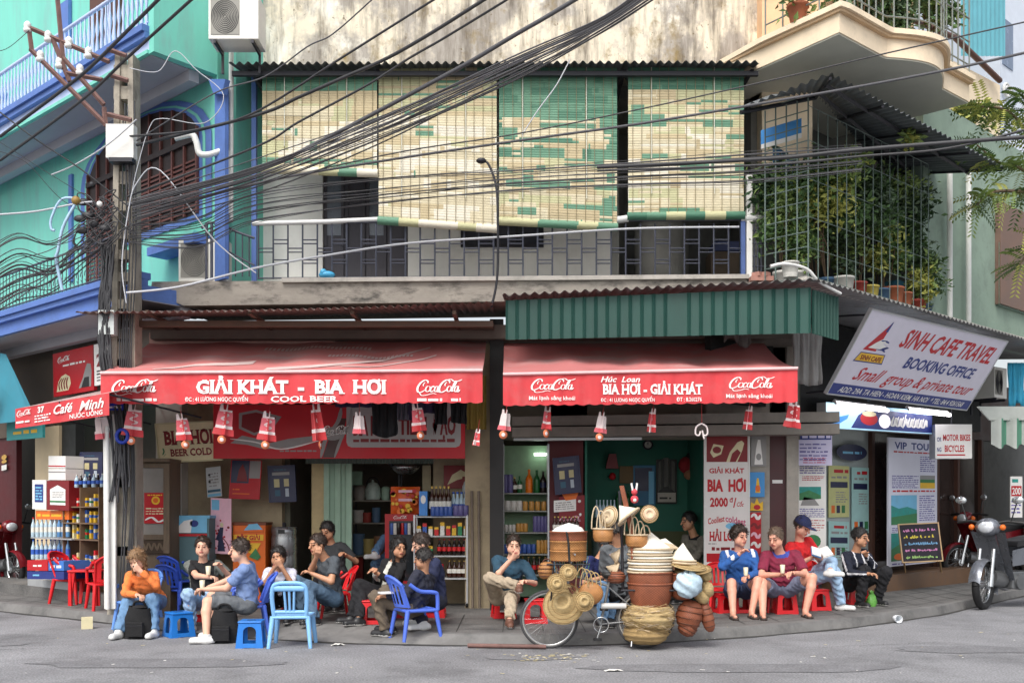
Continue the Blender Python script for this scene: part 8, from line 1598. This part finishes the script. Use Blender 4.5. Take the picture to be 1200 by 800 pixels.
# fibre ends around the straw baskets
def fringe(px, py, w_, n, label):
 def bl(m):
  m.use(STR)
  for i in range(n): a = random.random() * 6.28; r_ = ws(w_) / 2 * random.uniform(.96, 1.03); zz = random.uniform(-.16, .14); r_ *= 1 - (zz / .26) ** 2 * .5; q = Vector((r_ * math.cos(a), r_ * math.sin(a), zz)); a += random.choice((-1, 1)) * .35; m.tube([q, Vector((r_ * 1.03 * math.cos(a), r_ * 1.03 * math.sin(a), zz + random.uniform(-.04, .03)))], .003, 3, caps=False, mat=random.choice((STR, STRD, LEAFS)))
 return ware('straw_band', label, 'straw', wv(px, py), bl)
fringe(760, 722, 62, 420, 'loose straw ends around the wide straw basket')
def bowl(px, py_top, py_bot, wt, wb, mt, label, name='basket', rim=None, fill=None):
 h = ws(py_bot - py_top)
 def bl(m):
  m.use(mt); prof = [(ws(wb) / 2 * .6, 0), (ws(wb) / 2 * .9, h * .06)]
  for i in range(1, 13): u = i / 12; prof.append((ws(wb) / 2 + (ws(wt) - ws(wb)) / 2 * math.sin(u * math.pi / 2) + .004 * (i % 2), h * (.06 + .94 * u)))
  m.lathe(prof, (0, 0, 0), 26); m.use(rim or mt); m.tube([(ws(wt) / 2 * math.cos(a), ws(wt) / 2 * math.sin(a), h) for a in np.linspace(0, 6.2832, 27)], .014, 6, caps=False)
  for k_ in range(9): a = -math.pi * (k_ + .5) / 9; m.use(STRD if mt is RBR else RBR); m.tube([(ws(wb) / 2 * .98 * math.cos(-math.pi / 2), ws(wb) / 2 * .98 * math.sin(-math.pi / 2), h * .05), (ws(wt + wb) / 4 * 1.04 * math.cos(a), ws(wt + wb) / 4 * 1.04 * math.sin(a), h * .6)], .002, 3) if False else None
  if fill: m.lathe([(ws(wt) / 2 * .96, h * .94), (.001, h * 1.02)], (0, 0, 0), 20, fill)
 return ware(name, label, 'basket', wv((0, px)[1], py_bot), bl)
bowl(762, 683, 713, 53, 40, RBR, 'dark red rattan bowl basket over the straw basket', 'rattan_bowl'); bowl(762, 670, 684, 52, 50, RBR, 'shallow red brown rattan tray under the stack of hats', 'rattan_tray')
def conical(px, py_rim, w_, h, mt, label, tilt=0, rim=LEAFS, name='conical_hat', c=0.0, yt=0):
 rr, hh = ws(w_) / 2, ws(h)
 def bl(m):
  M = rotX(yt) @ rotY(tilt); m.use(mt); m.lathe([(rr, 0), (rr * .75, hh * .26), (rr * .5, hh * .51), (rr * .25, hh * .76), (.004, hh)], (0, 0, 0), 28, M=M); m.use(rim); m.tube([M @ Vector((rr * math.cos(a), rr * math.sin(a), 0)) for a in np.linspace(0, 6.2832, 29)], .015, 5, caps=False)
  m.lathe([(rr * .98, .004), (.004, hh * .97)], (0, 0, 0), 28, LEAFS, M=M)
 return ware(name, label, 'hat', wv(px, py_rim, c), bl)
for i in range(9):
 py = 669.5 - i * 3.4; conical(762 + (i % 3 - 1) * .8, py, 51 - (i % 2) * .8, 4.4, LEAFS if i < 8 else LEAFW, ('lowest', 'second', 'third', 'fourth', 'fifth', 'sixth', 'seventh', 'eighth', 'ninth')[i] + ' conical hat from below in the tall stack over the red tray', rim=(LEAFS, LEAFW)[i % 2])
conical(763, 643.5, 50, 20, LEAFW, 'topmost white pointed hat of the tall stack'); conical(799, 656, 32, 20, LEAFW, 'smaller white pointed hat right of the tall stack', 4); conical(799, 659, 33, 5, mat('palm_pink', c255(240, 214, 208), .7, .1), 'pinkish hat directly under the smaller white pointed hat', 4)
conical(781, 640, 40, 9, LEAFW, 'white hat lying tilted behind the top of the tall stack', 12, c=-.2)
def ring_hat(px, py, rb, rc, mt, label, tilt, yt, depth=6, c=0.12):
 a_, b_ = ws(rb), ws(rc)
 def bl(m):
  M = rotY(tilt) @ rotX(yt); m.use(mt); prof = [(a_, 0), (a_ * .98, .012), (b_ * 1.1, .018), (b_, ws(depth)), (b_ * .6, ws(depth) * 1.1), (b_ * .55, ws(depth) * .8), (.001, ws(depth) * .75)]; m.lathe(prof, (0, 0, 0), 24, M=M)
  for k_ in range(3): m.tube([M @ Vector((a_ * (.95 - .2 * k_) * math.cos(t), a_ * (.95 - .2 * k_) * math.sin(t), .016)) for t in np.linspace(0, 6.2832, 25)], .006, 4, STRD, caps=False)
 return ware('straw_hat', label, 'hat', wv(px, py, c), bl)
ring_hat(805, 662, 22, 9, STR, 'straw ring hat lying flat under the pinkish hat', 8, 12, 4, .05); ring_hat(812, 668, 22, 8, STRD, 'darker straw ring hat just below the flat straw one', -6, 10, 4, .0)
m = MB(mat('bag_pale_blue', c255(186, 208, 222), .3, .2, 9, bump=1, bscale=14)); m.grid(lambda u, v: Vector((math.cos(6.2832 * u) * math.sin(math.pi * v), .7 * math.sin(6.2832 * u) * math.sin(math.pi * v), -.95 * math.cos(math.pi * v))) * ws(16) * (1 + .10 * math.sin(15 * u * (1 + v)) * math.sin(11 * v) + .07 * math.sin(31 * u + 23 * v)), 40, 24); one(m, 'plastic_bag', 'pale blue plastic bag of goods right of the tall stack', 'bag', wv(804, 683, .17), None, world=False)
bowl(800, 672, 702, 30, 24, RBR, 'dark rattan basket behind the pale blue bag', 'rattan_bowl')
round_basket(808, 720, 31, 34, RBR, 'round brown gourd basket hanging low right of the rear wheel', 10, 5, 'gourd_basket', .7); round_basket(829, 723, 15, 34, RBR, 'slim brown oval basket at the right end of the load', -14, 5, 'gourd_basket', .7); round_basket(806, 735, 22, 20, RBR, 'small brown basket under the round gourd basket', 30, 4, 'gourd_basket', .7)
for px, py, t, lb in ((826, 672, 60, 'small straw purse at the upper right of the load'), (829, 690, 80, 'small straw purse with open mouth at the right'), (822, 699, 40, 'small straw purse lowest at the right')): round_basket(px, py, 20, 14, STR, lb, t, 4, 'straw_purse', .7)
# the pole with hats and handled baskets above
def handled(px, py, w_, h, mt, label, loops=4):
 def bl(m):
  rr, hh = ws(w_) / 2, ws(h); m.use(mt); m.lathe([(rr * .8, 0), (rr * .98, hh * .3), (rr, hh), (rr * .94, hh), (rr * .9, hh * .1)], (0, 0, 0), 20); m.use(LEAFS)
  m.tube([(rr * math.cos(a), rr * math.sin(a), hh) for a in np.linspace(0, 6.2832, 21)], .01, 5, caps=False)
  for k_ in range(loops):
   o = (k_ - (loops - 1) / 2) * rr * .5; m.tube([(o + rr * .42 * math.cos(a), -.6 * rr + .1 * k_ * rr, hh + ws(26 - 5 * k_) * math.sin(a)) for a in np.linspace(0, math.pi, 11)], .008, 5)
 return ware('handled_basket', label, 'basket', wv(px, py, .08), bl)
handled(706, 634, 24, 15, RTAN, 'brown basket with pale handles hanging at the left of the pole'); handled(745, 640, 26, 14, RTAN, 'brown basket with pale handles behind the white pointed hat')
conical(735, 605, 30, 17, LEAFW, 'white pointed hat tilted on the pole above the load', -38, c=.15, yt=-15)
ring_hat(758, 602, 10.5, 6, mat('straw_pinkish', c255(222, 190, 160), .8, .2, 14), 'round woven hat shown face on beside the pole', 10, 80, 3, .2); ring_hat(713, 605, 13, 8, LEAFS, 'pale oval hat hanging left of the pole', -70, 40, 4, .1)
m = MB(RBR)
for k_ in range(4): m.tube([(-.06 + k_ * .008, 0, .22), (-.02 + .01 * k_, -.02, .02), (.06 + .008 * k_, 0, -.34), (.07, 0, -.6)], .016, 5)
one(m, 'carrying_pole', 'bundle of red brown sticks rising from the load', 'pole', wv(732, 592, .12), None, world=False)
r = thing('toy_rabbit', 'small red and white toy rabbit tied on top of the pole', 'toy', wv(741, 590, .2)); m = MB(mat('toy_red', c255(208, 70, 80), .7, .15)); m.ball((0, 0, .05), .045); m.ball((0, 0, .13), .035); m.build('body', r); m = MB(PW); m.tube([(-.02, 0, .15), (-.035, 0, .23)], .012, 6); m.tube([(.02, 0, .15), (.03, 0, .23)], .012, 6); m.ball((0, -.035, .04), .02); m.build('ears', r)
conical(722, 668, 18, 12, LEAFS, 'pale hat edge sticking out left of the tall stack', -70, c=-.05); conical(724, 652, 16, 10, mat('palm_pink', (0, 0, 0)), 'pink rimmed hat sticking out left of the tall stack', -75, c=-.05)
round_basket(722, 676, 22, 14, RBR, 'small brown basket between the saddle and the tall stack', 0, 4, 'rattan_bowl', .6)
# front load
r = thing('steamer_baskets', 'stack of three round bamboo steamer baskets with white cloth over the front wheel', 'baskets', wv(666, 657)); 
for k_, (a, b) in enumerate(((656, 644), (643.5, 633), (632.5, 622))): m = MB(RTAN if k_ != 2 else RBR); h = ws(a - b); rr = ws(43 + (k_ == 2)) / 2; m.lathe([(rr * .98, 0), (rr, h * .2), (rr, h * .82), (rr * 1.02, h * .84), (rr * 1.02, h), (rr * .95, h)], (0, 0, wv(0, a).z - wv(0, 657).z), 26); m.build('tier', r)
m = MB(PW); m.lathe([(ws(19), 0), (ws(15), ws(4)), (ws(8), ws(7)), (.001, ws(9))], (0, 0, wv(0, 622).z - wv(0, 657).z), 20, wob=.08); m.build('cloth', r)
m = MB(PBK); z0_ = ws(35); m.tube([(.0, -ws(22.4), .0), (-.01, -ws(22.6), z0_ * .6), (-.03, -ws(22), z0_)], .012, 4, flat=.4); m.build('strap', r)
ring_hat(660, 706, 25, 10, STR, 'large wide brimmed straw hat before the front wheel', -28, 62, 9, .14)
ring_hat(651, 681, 11.5, 5, STR, 'small straw hat with a round hole, left one over the front wheel', 10, 78, 5, .3); ring_hat(664, 669, 10, 5, STR, 'small pale straw hat under the steamer baskets', 20, 70, 5, .26); ring_hat(682, 701, 11.5, 5.5, STR, 'small straw hat with ringed crown right of the wide brimmed one', 5, 80, 6, .34)
round_basket(641, 668, 21, 20, RTAN, 'round brown ball basket at the left front of the load', 0, 5, 'ball_basket', .55)
def bag_(m):
 m.use(RTAN); m.ball((0, 0, 0), ws(15), None, 14, (1, .45, .9)); m.use(STR)
 for k_ in range(4): m.tube([(-.1 + .05 * k_ + ws(9) * math.cos(a) * .8, -.06 + .02 * k_, .08 + ws(22 - 2 * k_) * math.sin(a)) for a in np.linspace(0, math.pi, 11)], .007, 4)
ware('woven_handbag', 'brown woven handbag with straw loops behind the ringed straw hat', 'bag', wv(691, 694, .12), bag_)
for k_, (px, py, c_) in enumerate(((672, 695, RBR), (670, 700, RTAN))): round_basket(px, py, 26, 18, c_, ('dark stacked hat crown behind the small straw hat', 'tan stacked hat crown in front of the handbag')[k_], 60, 5, 'hat_crown', .6)
r = thing('reed_bundle', 'bundle of pale reeds and herbs under the steamer baskets', 'reeds', wv(668, 668)); m = MB(mat('reed', c255(196, 196, 140), .8, .2))
for i in range(46): a = random.uniform(-1, 1); m.tube([(a * .18, random.uniform(-.1, .12), -.06 + random.uniform(-.05, .05)), (a * .22 + random.uniform(-.03, .03), random.uniform(-.1, .12), .12 + random.uniform(-.04, .06))], .004, 3, (m.mats[0], PSK, PGN, LEAFS)[i % 4])
m.build('reeds', r)
# ------------------------------------------------------------- motorbikes
def motorbike(loc, rz, body, label, steer=0.0, leg=None, sc=1.2):
 """local: x forward, y left, z up, origin under the middle"""
 r = thing('motorbike', label, 'motorbike', loc, rz); r.scale = (sc,) * 3; D2 = mat('engine_grey', c255(120, 122, 124), .4, .2, 10, metal=.6)
 St = Matrix.Translation((.50, 0, .62)) @ Matrix.Rotation(steer, 4, 'Z') @ Matrix.Translation((-.50, 0, -.62))
 def wh(cx, M, nm):
  ring = lambda rr, y=0: [(cx + rr * math.cos(a), y, .28 + rr * math.sin(a)) for a in np.linspace(0, 6.2832, 33)]
  m = MB(BLACK); m.T = M; m.tube(ring(.245), .042, 10, caps=False); w_ = m.build(nm, r); m = MB(CHR); m.T = M; m.tube(ring(.205), .018, 6, caps=False); m.build('rim', w_)
  m = MB(CHR); m.T = M
  for i in range(24): a = i * 2 * math.pi / 24; m.tube([(cx + .03 * math.cos(a + .6), .03 * (1 if i % 2 else -1), .28 + .03 * math.sin(a + .6)), (cx + .2 * math.cos(a), 0, .28 + .2 * math.sin(a))], .0022, 3, caps=False)
  m.tube([(cx, -.07, .28), (cx, .07, .28)], .05, 10); m.build('spokes', w_)
 wh(.62, St, 'front_wheel'); wh(-.60, None, 'rear_wheel')
 m = MB(body if leg is None else leg); m.T = St
 m.grid(lambda u, v: Vector((.62 + .30 * math.cos(R(200 - 190 * u)), (v - .5) * .13, .28 + .30 * math.sin(R(200 - 190 * u)) - .03 * (2 * v - 1) ** 2)), 14, 6); m.build('front_fender', r)
 m = MB(CHR); m.T = St
 for s in (-.075, .075): m.tube([(.62, s, .28), (.50, s, .68)], .026, 8); m.tube([(.62, s, .26), (.585, s, .40)], .034, 8)
 m.build('fork', r)
 m = MB(PBK); m.T = St; m.tube([(.40, .36, .98), (.44, .2, 1.0), (.46, 0, .96), (.44, -.2, 1.0), (.40, -.36, .98)], .018, 6); m.build('handlebar', r)
 for s in (-1, 1):
  m = MB(PBK); m.T = St; m.tube([(.44, s * .24, 1.0), (.45, s * .30, 1.2)], .008, 5); m.use(mat('mirror', c255(210, 214, 216), .1, .0, metal=.8)); m.ball((.44, s * .31, 1.24), .055, None, 10, (.35, 1.2, .8)); m.build('mirror', r)
  m = MB(POR); m.T = St; m.ball((.50, s * .17, .93), .035, None, 8); m.build('turn_signal', r)
 m = MB(body); m.T = St; m.ball((.47, 0, .93), .12, None, 14, (.8, 1.15, .9)); hd = m.build('headlight_shell', r); m = MB(mat('headlight_glass', c255(226, 230, 236), .08, .0, metal=.3)); m.T = St; m.ball((.545, 0, .93), .075, None, 12, (.5, 1.2, .9)); m.build('headlight', r)
 m = MB(body)
 for s in (-1, 1): m.grid(lambda u, v: Vector((.44 - .22 * v + .05 * u, s * (.06 + .17 * u - .05 * v * u), .86 - .55 * v + .02 * u)), 6, 8)
 m.grid(lambda u, v: Vector((.46 - .22 * v, (u - .5) * .13, .88 - .55 * v)), 3, 8); m.build('leg_shield', r)
 m = MB(body)
 for s in (-1, 1): m.grid(lambda u, v: Vector((.20 - .95 * u, s * (.10 + .05 * math.sin(math.pi * min(1, u * 1.2))), .48 + .26 * v * (1 - .3 * (1 - u)) + .12 * u)), 10, 4)
 m.grid(lambda u, v: Vector((.30 - .3 * u, (v - .5) * .16, .50 + .10 * u)), 3, 3); m.build('side_cover', r)
 m = MB(mat('seat_black', (.02, .02, .022), .5, .1)); m.prism([(.16, -.12, .70), (-.72, -.13, .80), (-.74, -.12, .86), (-.2, -.13, .82), (.16, -.11, .77)], (0, .25, 0), None, False); m.build('saddle', r, bevel=.02)
 m = MB(D2); m.b6(-.15, .22, -.12, .12, .22, .42); m.lathe([(.09, 0), (.1, .05), (.09, .2)], (.24, 0, .32), 12, M=rotY(80)); m.tube([(.1, -.15, .3), (.1, .15, .3)], .09, 12); m.build('engine', r, bevel=.015)
 m = MB(CHR); m.tube([(.25, -.13, .26), (0, -.16, .2), (-.3, -.17, .27), (-.85, -.19, .36)], [.025, .03, .045, .05], 10); m.build('exhaust', r)
 m = MB(PBK); m.grid(lambda u, v: Vector((-.60 + .31 * math.cos(R(20 + 130 * u)), (v - .5) * .14, .28 + .31 * math.sin(R(20 + 130 * u)))), 10, 3); m.build('rear_fender', r)
 m = MB(REDP); m.ball((-.78, 0, .74), .06, None, 10, (.7, 1.2, .8)); m.build('tail_light', r)
 m = MB(IROND); m.tube([(-.05, .12, .25), (-.12, .28, .02)], .014, 6); m.build('kickstand', r); return r
SILV = mat('moto_silver', c255(120, 124, 132), .3, .1, 6, metal=.5); MRED = mat('moto_maroon', c255(112, 26, 34), .25, .1, 6)
def heading(px, py, rz): g_ = G(px, py); d = Vector((math.cos(rz), math.sin(rz), 0)); return g_ - d * .82
rz = R(206); motorbike(heading(1150, 713, rz), rz, SILV, 'silver motorbike at the right kerb, front wheel turned to the street', .35, sc=1.38)
rz = R(188); motorbike(heading(1122, 680, rz), rz, MRED, 'maroon motorbike parked behind the silver one', .2, sc=1.35)
rz = R(215); motorbike(heading(1196, 668, rz), rz, mat('moto_black', (.03, .03, .035), .3, .1), 'dark motorbike farthest back at the right edge', .1, sc=1.3)
rz = R(-25); motorbike(heading(22, 688, rz), rz, MRED, 'maroon motorbike cut by the left edge of the cafe', -.2)
# ------------------------------------------------------------- plants
LF = [mat('leaf_%s' % n, c, .55, .25, 12) for n, c in (('dark', c255(46, 72, 44)), ('mid', c255(76, 106, 58)), ('light', c255(124, 146, 78)), ('yellow', c255(176, 178, 92)), ('grey', c255(92, 112, 84)))]
POTM = [mat('pot_' + n, c, .7, .2, 8) for n, c in (('terracotta', c255(160, 92, 62)), ('white', c255(214, 212, 204)), ('blue', c255(70, 100, 130)), ('red', c255(150, 60, 50)), ('yellow', c255(196, 180, 90)))]
def leaves(m, c, rad, n, ls, cols, rnd, clumps=7, droop=.2, aspect=.45):
 cl = [(Vector((rnd.gauss(0, .45) * rad[0], rnd.gauss(0, .45) * rad[1], rnd.gauss(0, .45) * rad[2])), rnd.choice(cols)) for _ in range(clumps)]
 for i in range(n):
  o, lc = rnd.choice(cl); p = Vector(c) + o + Vector((rnd.gauss(0, .25) * rad[0], rnd.gauss(0, .25) * rad[1], rnd.gauss(0, .25) * rad[2])); d = Vector((rnd.gauss(0, 1), rnd.gauss(0, 1), rnd.gauss(-droop, .6))).normalized(); u = d.cross(Vector((rnd.gauss(0, 1), rnd.gauss(0, 1), rnd.gauss(0, 1)))).normalized(); s = ls * rnd.uniform(.6, 1.3); nn = d.cross(u) * s * .12
  m.add([p, p + d * s * .5 + u * s * aspect * .5 - nn, p + d * s, p + d * s * .5 - u * s * aspect * .5 - nn], [(0, 1, 2), (0, 2, 3)], LF[lc if rnd.random() < .7 else rnd.choice(cols)])
rnd = random.Random(21)
def plant(pos, h, rad, n, ls, cols, pot, label, potr=.14, cascade=0.0):
 r = thing('potted_plant', label, 'plant', pos, 0, 'potted plants of the caged balcony'); m = MB(POTM[pot]); m.lathe([(potr * .7, 0), (potr * .95, potr * 1.4), (potr * 1.08, potr * 1.45), (potr * 1.08, potr * 1.7), (potr * .95, potr * 1.7), (potr * .9, potr * 1.4), (.001, potr * 1.4)], (0, 0, 0), 14); m.build('pot', r)
 m = MB(mat('stem_brown', c255(92, 74, 54), .8, .2))
 for k_ in range(4): m.tube(catmull([(0, 0, potr * 1.4), (rnd.gauss(0, .06), rnd.gauss(0, .06), potr * 1.4 + h * .4), (rnd.gauss(0, rad[0] * .4), rnd.gauss(0, rad[1] * .4), potr * 1.4 + h)], 4), .010, 5)
 m.build('stem', r); m = MB(); leaves(m, (0, 0, potr * 1.6 + h * (1 - cascade)), rad, int(n * 1.8), ls, cols, rnd, 11); m.build('foliage', r)
def cg(px, py, d): return onR(px, py, d)
for px, d, h, rad, n, ls, cols, pot, lb in ((918, .9, .9, (.35, .3, .55), 900, .11, (1, 2, 0), 1, 'light green bushy plant in a white pot at the left of the cage'), (935, .75, .25, (.22, .2, .3), 300, .10, (1, 2), 1, 'small fern low at the left corner of the cage'), (968, .7, 1.15, (.42, .35, .50), 1300, .12, (2, 1, 3), 2, 'large yellow green shrub behind the corner of the cage'), (985, 1.0, .8, (.4, .3, .5), 900, .11, (1, 2, 4), 0, 'mid green shrub next to the large yellow green one'), (1008, .8, 1.35, (.4, .35, .5), 1100, .10, (0, 1, 4), 3, 'tall dark shrub in the middle of the caged balcony'), (1030, 1.0, 1.7, (.6, .4, .4), 1200, .10, (1, 4, 2), 4, 'tall climber under the tin canopy in the middle'), (1040, .7, .75, (.38, .3, .35), 700, .12, (2, 3, 1), 4, 'pale wide leaved plant in the middle of the cage'), (1065, .75, 1.2, (.35, .3, .6), 1100, .10, (0, 1), 0, 'dark leafy shrub at the right part of the cage'), (1082, .6, .45, (.3, .25, .4), 600, .09, (4, 1, 2), 2, 'grey green plant hanging at the right end of the cage'), (1075, .5, .25, (.22, .2, .3), 260, .12, (3, 2), 3, 'yellow striped plant with arching leaves near the right end'), (955, 1.2, 1.6, (.5, .4, .45), 900, .10, (0, 1), 0, 'dark climber high at the left under the canopy')):
 q = cg(px, 500, d); q.z = 4.56 + d * .06; plant(q, h, rad, n, ls, cols, pot, lb)
for px, d, pt, lb, pr in ((926, .35, 1, 'white bucket on the roof edge at the left corner of the cage', .11), (988, .5, 1, 'empty pale pot right of the cage corner', .15), (1005, .45, 3, 'empty red pot on the balcony edge', .13), (1020, .4, 4, 'empty yellow pot on the balcony edge', .12), (1032, .45, 2, 'empty blue pot on the balcony edge', .13), (1046, .4, 0, 'low terracotta bowl on the balcony edge', .16), (1058, .4, 0, 'second low terracotta bowl farther right', .14)): q = cg(px, 500, d); q.z = 4.575; m = MB(POTM[pt]); m.lathe([(pr * .8, 0), (pr, pr * 1.6), (pr * 1.06, pr * 1.6), (pr * 1.06, pr * 1.8), (pr * .9, pr * 1.8), (pr * .85, pr * .3)], (0, 0, 0), 16); one(m, 'plant_pot', lb, 'pot', q, 'plant pots on the balcony edge', world=False)
m = MB(mat('crate_teal2', c255(40, 90, 110), .6, .2)); q = cg(1047, 500, .9); m.box((q.x, q.y, 4.9), (.5, .4, .5), rz=R(42)); one(m, 'storage_box', 'teal blue storage box among the plants', 'box', Vector((q.x, q.y, 4.6)))
cage = thing('window_cage', 'green grey iron bar cage around the plant balcony', 'cage', cg(960, 340, .2)); CGM = mat('cage_iron', c255(112, 128, 122), .55, .2, 10)
corner = RP(.35, .25, 0); left = Vector((3.42, 13.45, 0)); tE = tR(1088, .25); m = MB(CGM); zb_c, zt_c = 4.56, 6.95
def bar(p, q, r_=.011): m.tube([p, q], r_, 4, smooth=False)
for k_ in range(5): p = left.lerp(corner, k_ / 4); bar(p + Vector((0, 0, zb_c)), p + Vector((0, 0, zt_c)), .010)
for k_ in range(13): z = zb_c + .05 + k_ * .198; bar(left + Vector((0, 0, z)), corner + Vector((0, 0, z)), .008)
m.build('front_bars', cage, True); m = MB(CGM)
for k_ in range(15): p = RP(.35 + (tE - .35) * k_ / 14, .25, 0); bar(p + Vector((0, 0, zb_c)), p + Vector((0, 0, zt_c - .1)), .007)
for z in (4.62, 5.0, 5.4, 5.9, 6.4, 6.85): bar(corner + Vector((0, 0, z)), RP(tE, .25, z), .005)
m.build('side_bars', cage, True)
m = MB(mat('banner_blue', c255(70, 150, 222), .6, .1)); m.prism([left + Vector((.02, .3, 6.60)), corner + Vector((0, .3, 6.60)), corner + Vector((0, .3, 6.80)), left + Vector((.02, .3, 6.80))], (0, .02, 0)); m.use(PW); m.prism([left + Vector((.02, .29, 6.54)), corner + Vector((0, .29, 6.54)), corner + Vector((0, .29, 6.60)), left + Vector((.02, .29, 6.60))], (0, .02, 0)); one(m, 'blue_strip_curtain', 'blue and white strip hung behind the top of the cage', 'curtain', corner + Vector((0, .3, 6.6)))
m = MB(mat('tarp_blue', c255(44, 92, 132), .7, .15)); m.prism([RP(1.0, 1.2, 6.3), RP(3.6, 1.2, 6.15), RP(3.6, 1.2, 6.42), RP(1.0, 1.2, 6.75)], RI * .02); one(m, 'blue_tarp', 'dark blue tarp strip under the tin canopy', 'tarp', RP(2, 1.2, 6.3))
m = MB(WPAINT); m.tube(catmull([onR(903, 312, .2), onR(920, 309, .1), onR(945, 315, .0), onR(960, 330, -.05), onR(985, 344, -.1)], 5), .02, 8); one(m, 'drain_pipe', 'white bent pipe lying on the roof edge at the cage corner', 'pipe', onR(920, 309, .1))
# upper balcony plants and the tree branch at the right
for i, (px, py, n, cols, lb) in enumerate(((935, 8, 160, (2, 1), 'small plant behind the cream balcony railing at the left'), (1052, 18, 700, (0, 1, 4), 'dark bushy plant over the bulging balcony'), (1085, 10, 700, (1, 2), 'light bushy plant right of the dark one on the upper balcony'), (1012, -4, 400, (0, 1), 'dark plant behind the upper railing near the corner'))):
 q = onR(px, py + 40, .5); q.z = 8.06; plant(q, max(.2, onR(px, py, .5).z - 8.2), (.45, .3, .4), n, .13, cols, 0, lb)
tree = thing('tree_branch', 'feathery green tree branch reaching in at the right edge', 'tree', P(1240, 330, 15)); m = MB(mat('bark', c255(96, 80, 64), .9, .3, 8)); Yt = 15.2
br = [[(1260, 300), (1230, 230), (1200, 200), (1170, 190), (1145, 170)], [(1230, 230), (1205, 160), (1180, 130), (1150, 125)], [(1230, 230), (1200, 225), (1165, 225), (1145, 240)], [(1235, 240), (1215, 140), (1195, 110)], [(1245, 270), (1215, 285), (1195, 310)]]
for b_ in br: q = catmull([P(x, y, Yt) for x, y in b_], 5); m.tube(q, [.04 - .03 * i / len(q) for i in range(len(q))], 6)
m.build('branch', tree, True); m = MB()
for b_ in br:
 q = catmull([P(x, y, Yt) for x, y in b_], 5)
 for p in q[4:]:
  for k_ in range(3):                       # pinnate fronds
   d = Vector((rnd.gauss(-.3, .6), rnd.gauss(0, .6), rnd.gauss(-.1, .5))).normalized(); L_ = rnd.uniform(.25, .5); s_ = d.cross(Vector((0, .3, 1))).normalized(); c_ = rnd.choice((2, 2, 3, 1))
   for j in range(9):
    a = p + d * L_ * (j + 1) / 9 + Vector((0, 0, -.12 * (j / 9) ** 2))
    for sg in (-1, 1): e = (s_ * sg + d * .4 + Vector((0, 0, -.25))).normalized() * .10; f_ = d * .018; m.add([a, a + e * .5 + f_, a + e, a + e * .5 - f_], [(0, 1, 2, 3)], LF[c_])
m.build('leaves', tree, True)
m = MB(); q = onR(1095, 125, 1.2); r = thing('roof_shrub', 'yellow green shrub growing between the cream balcony and the canopy', 'plant', q); leaves(m, onR(1120, 135, 1.0), (.8, .5, .35), 900, .14, (1, 2, 3), rnd, 10); leaves(m, onR(1065, 152, -.2), (.15, .15, .2), 90, .12, (2, 3), rnd, 3); m.build('foliage', r, True)
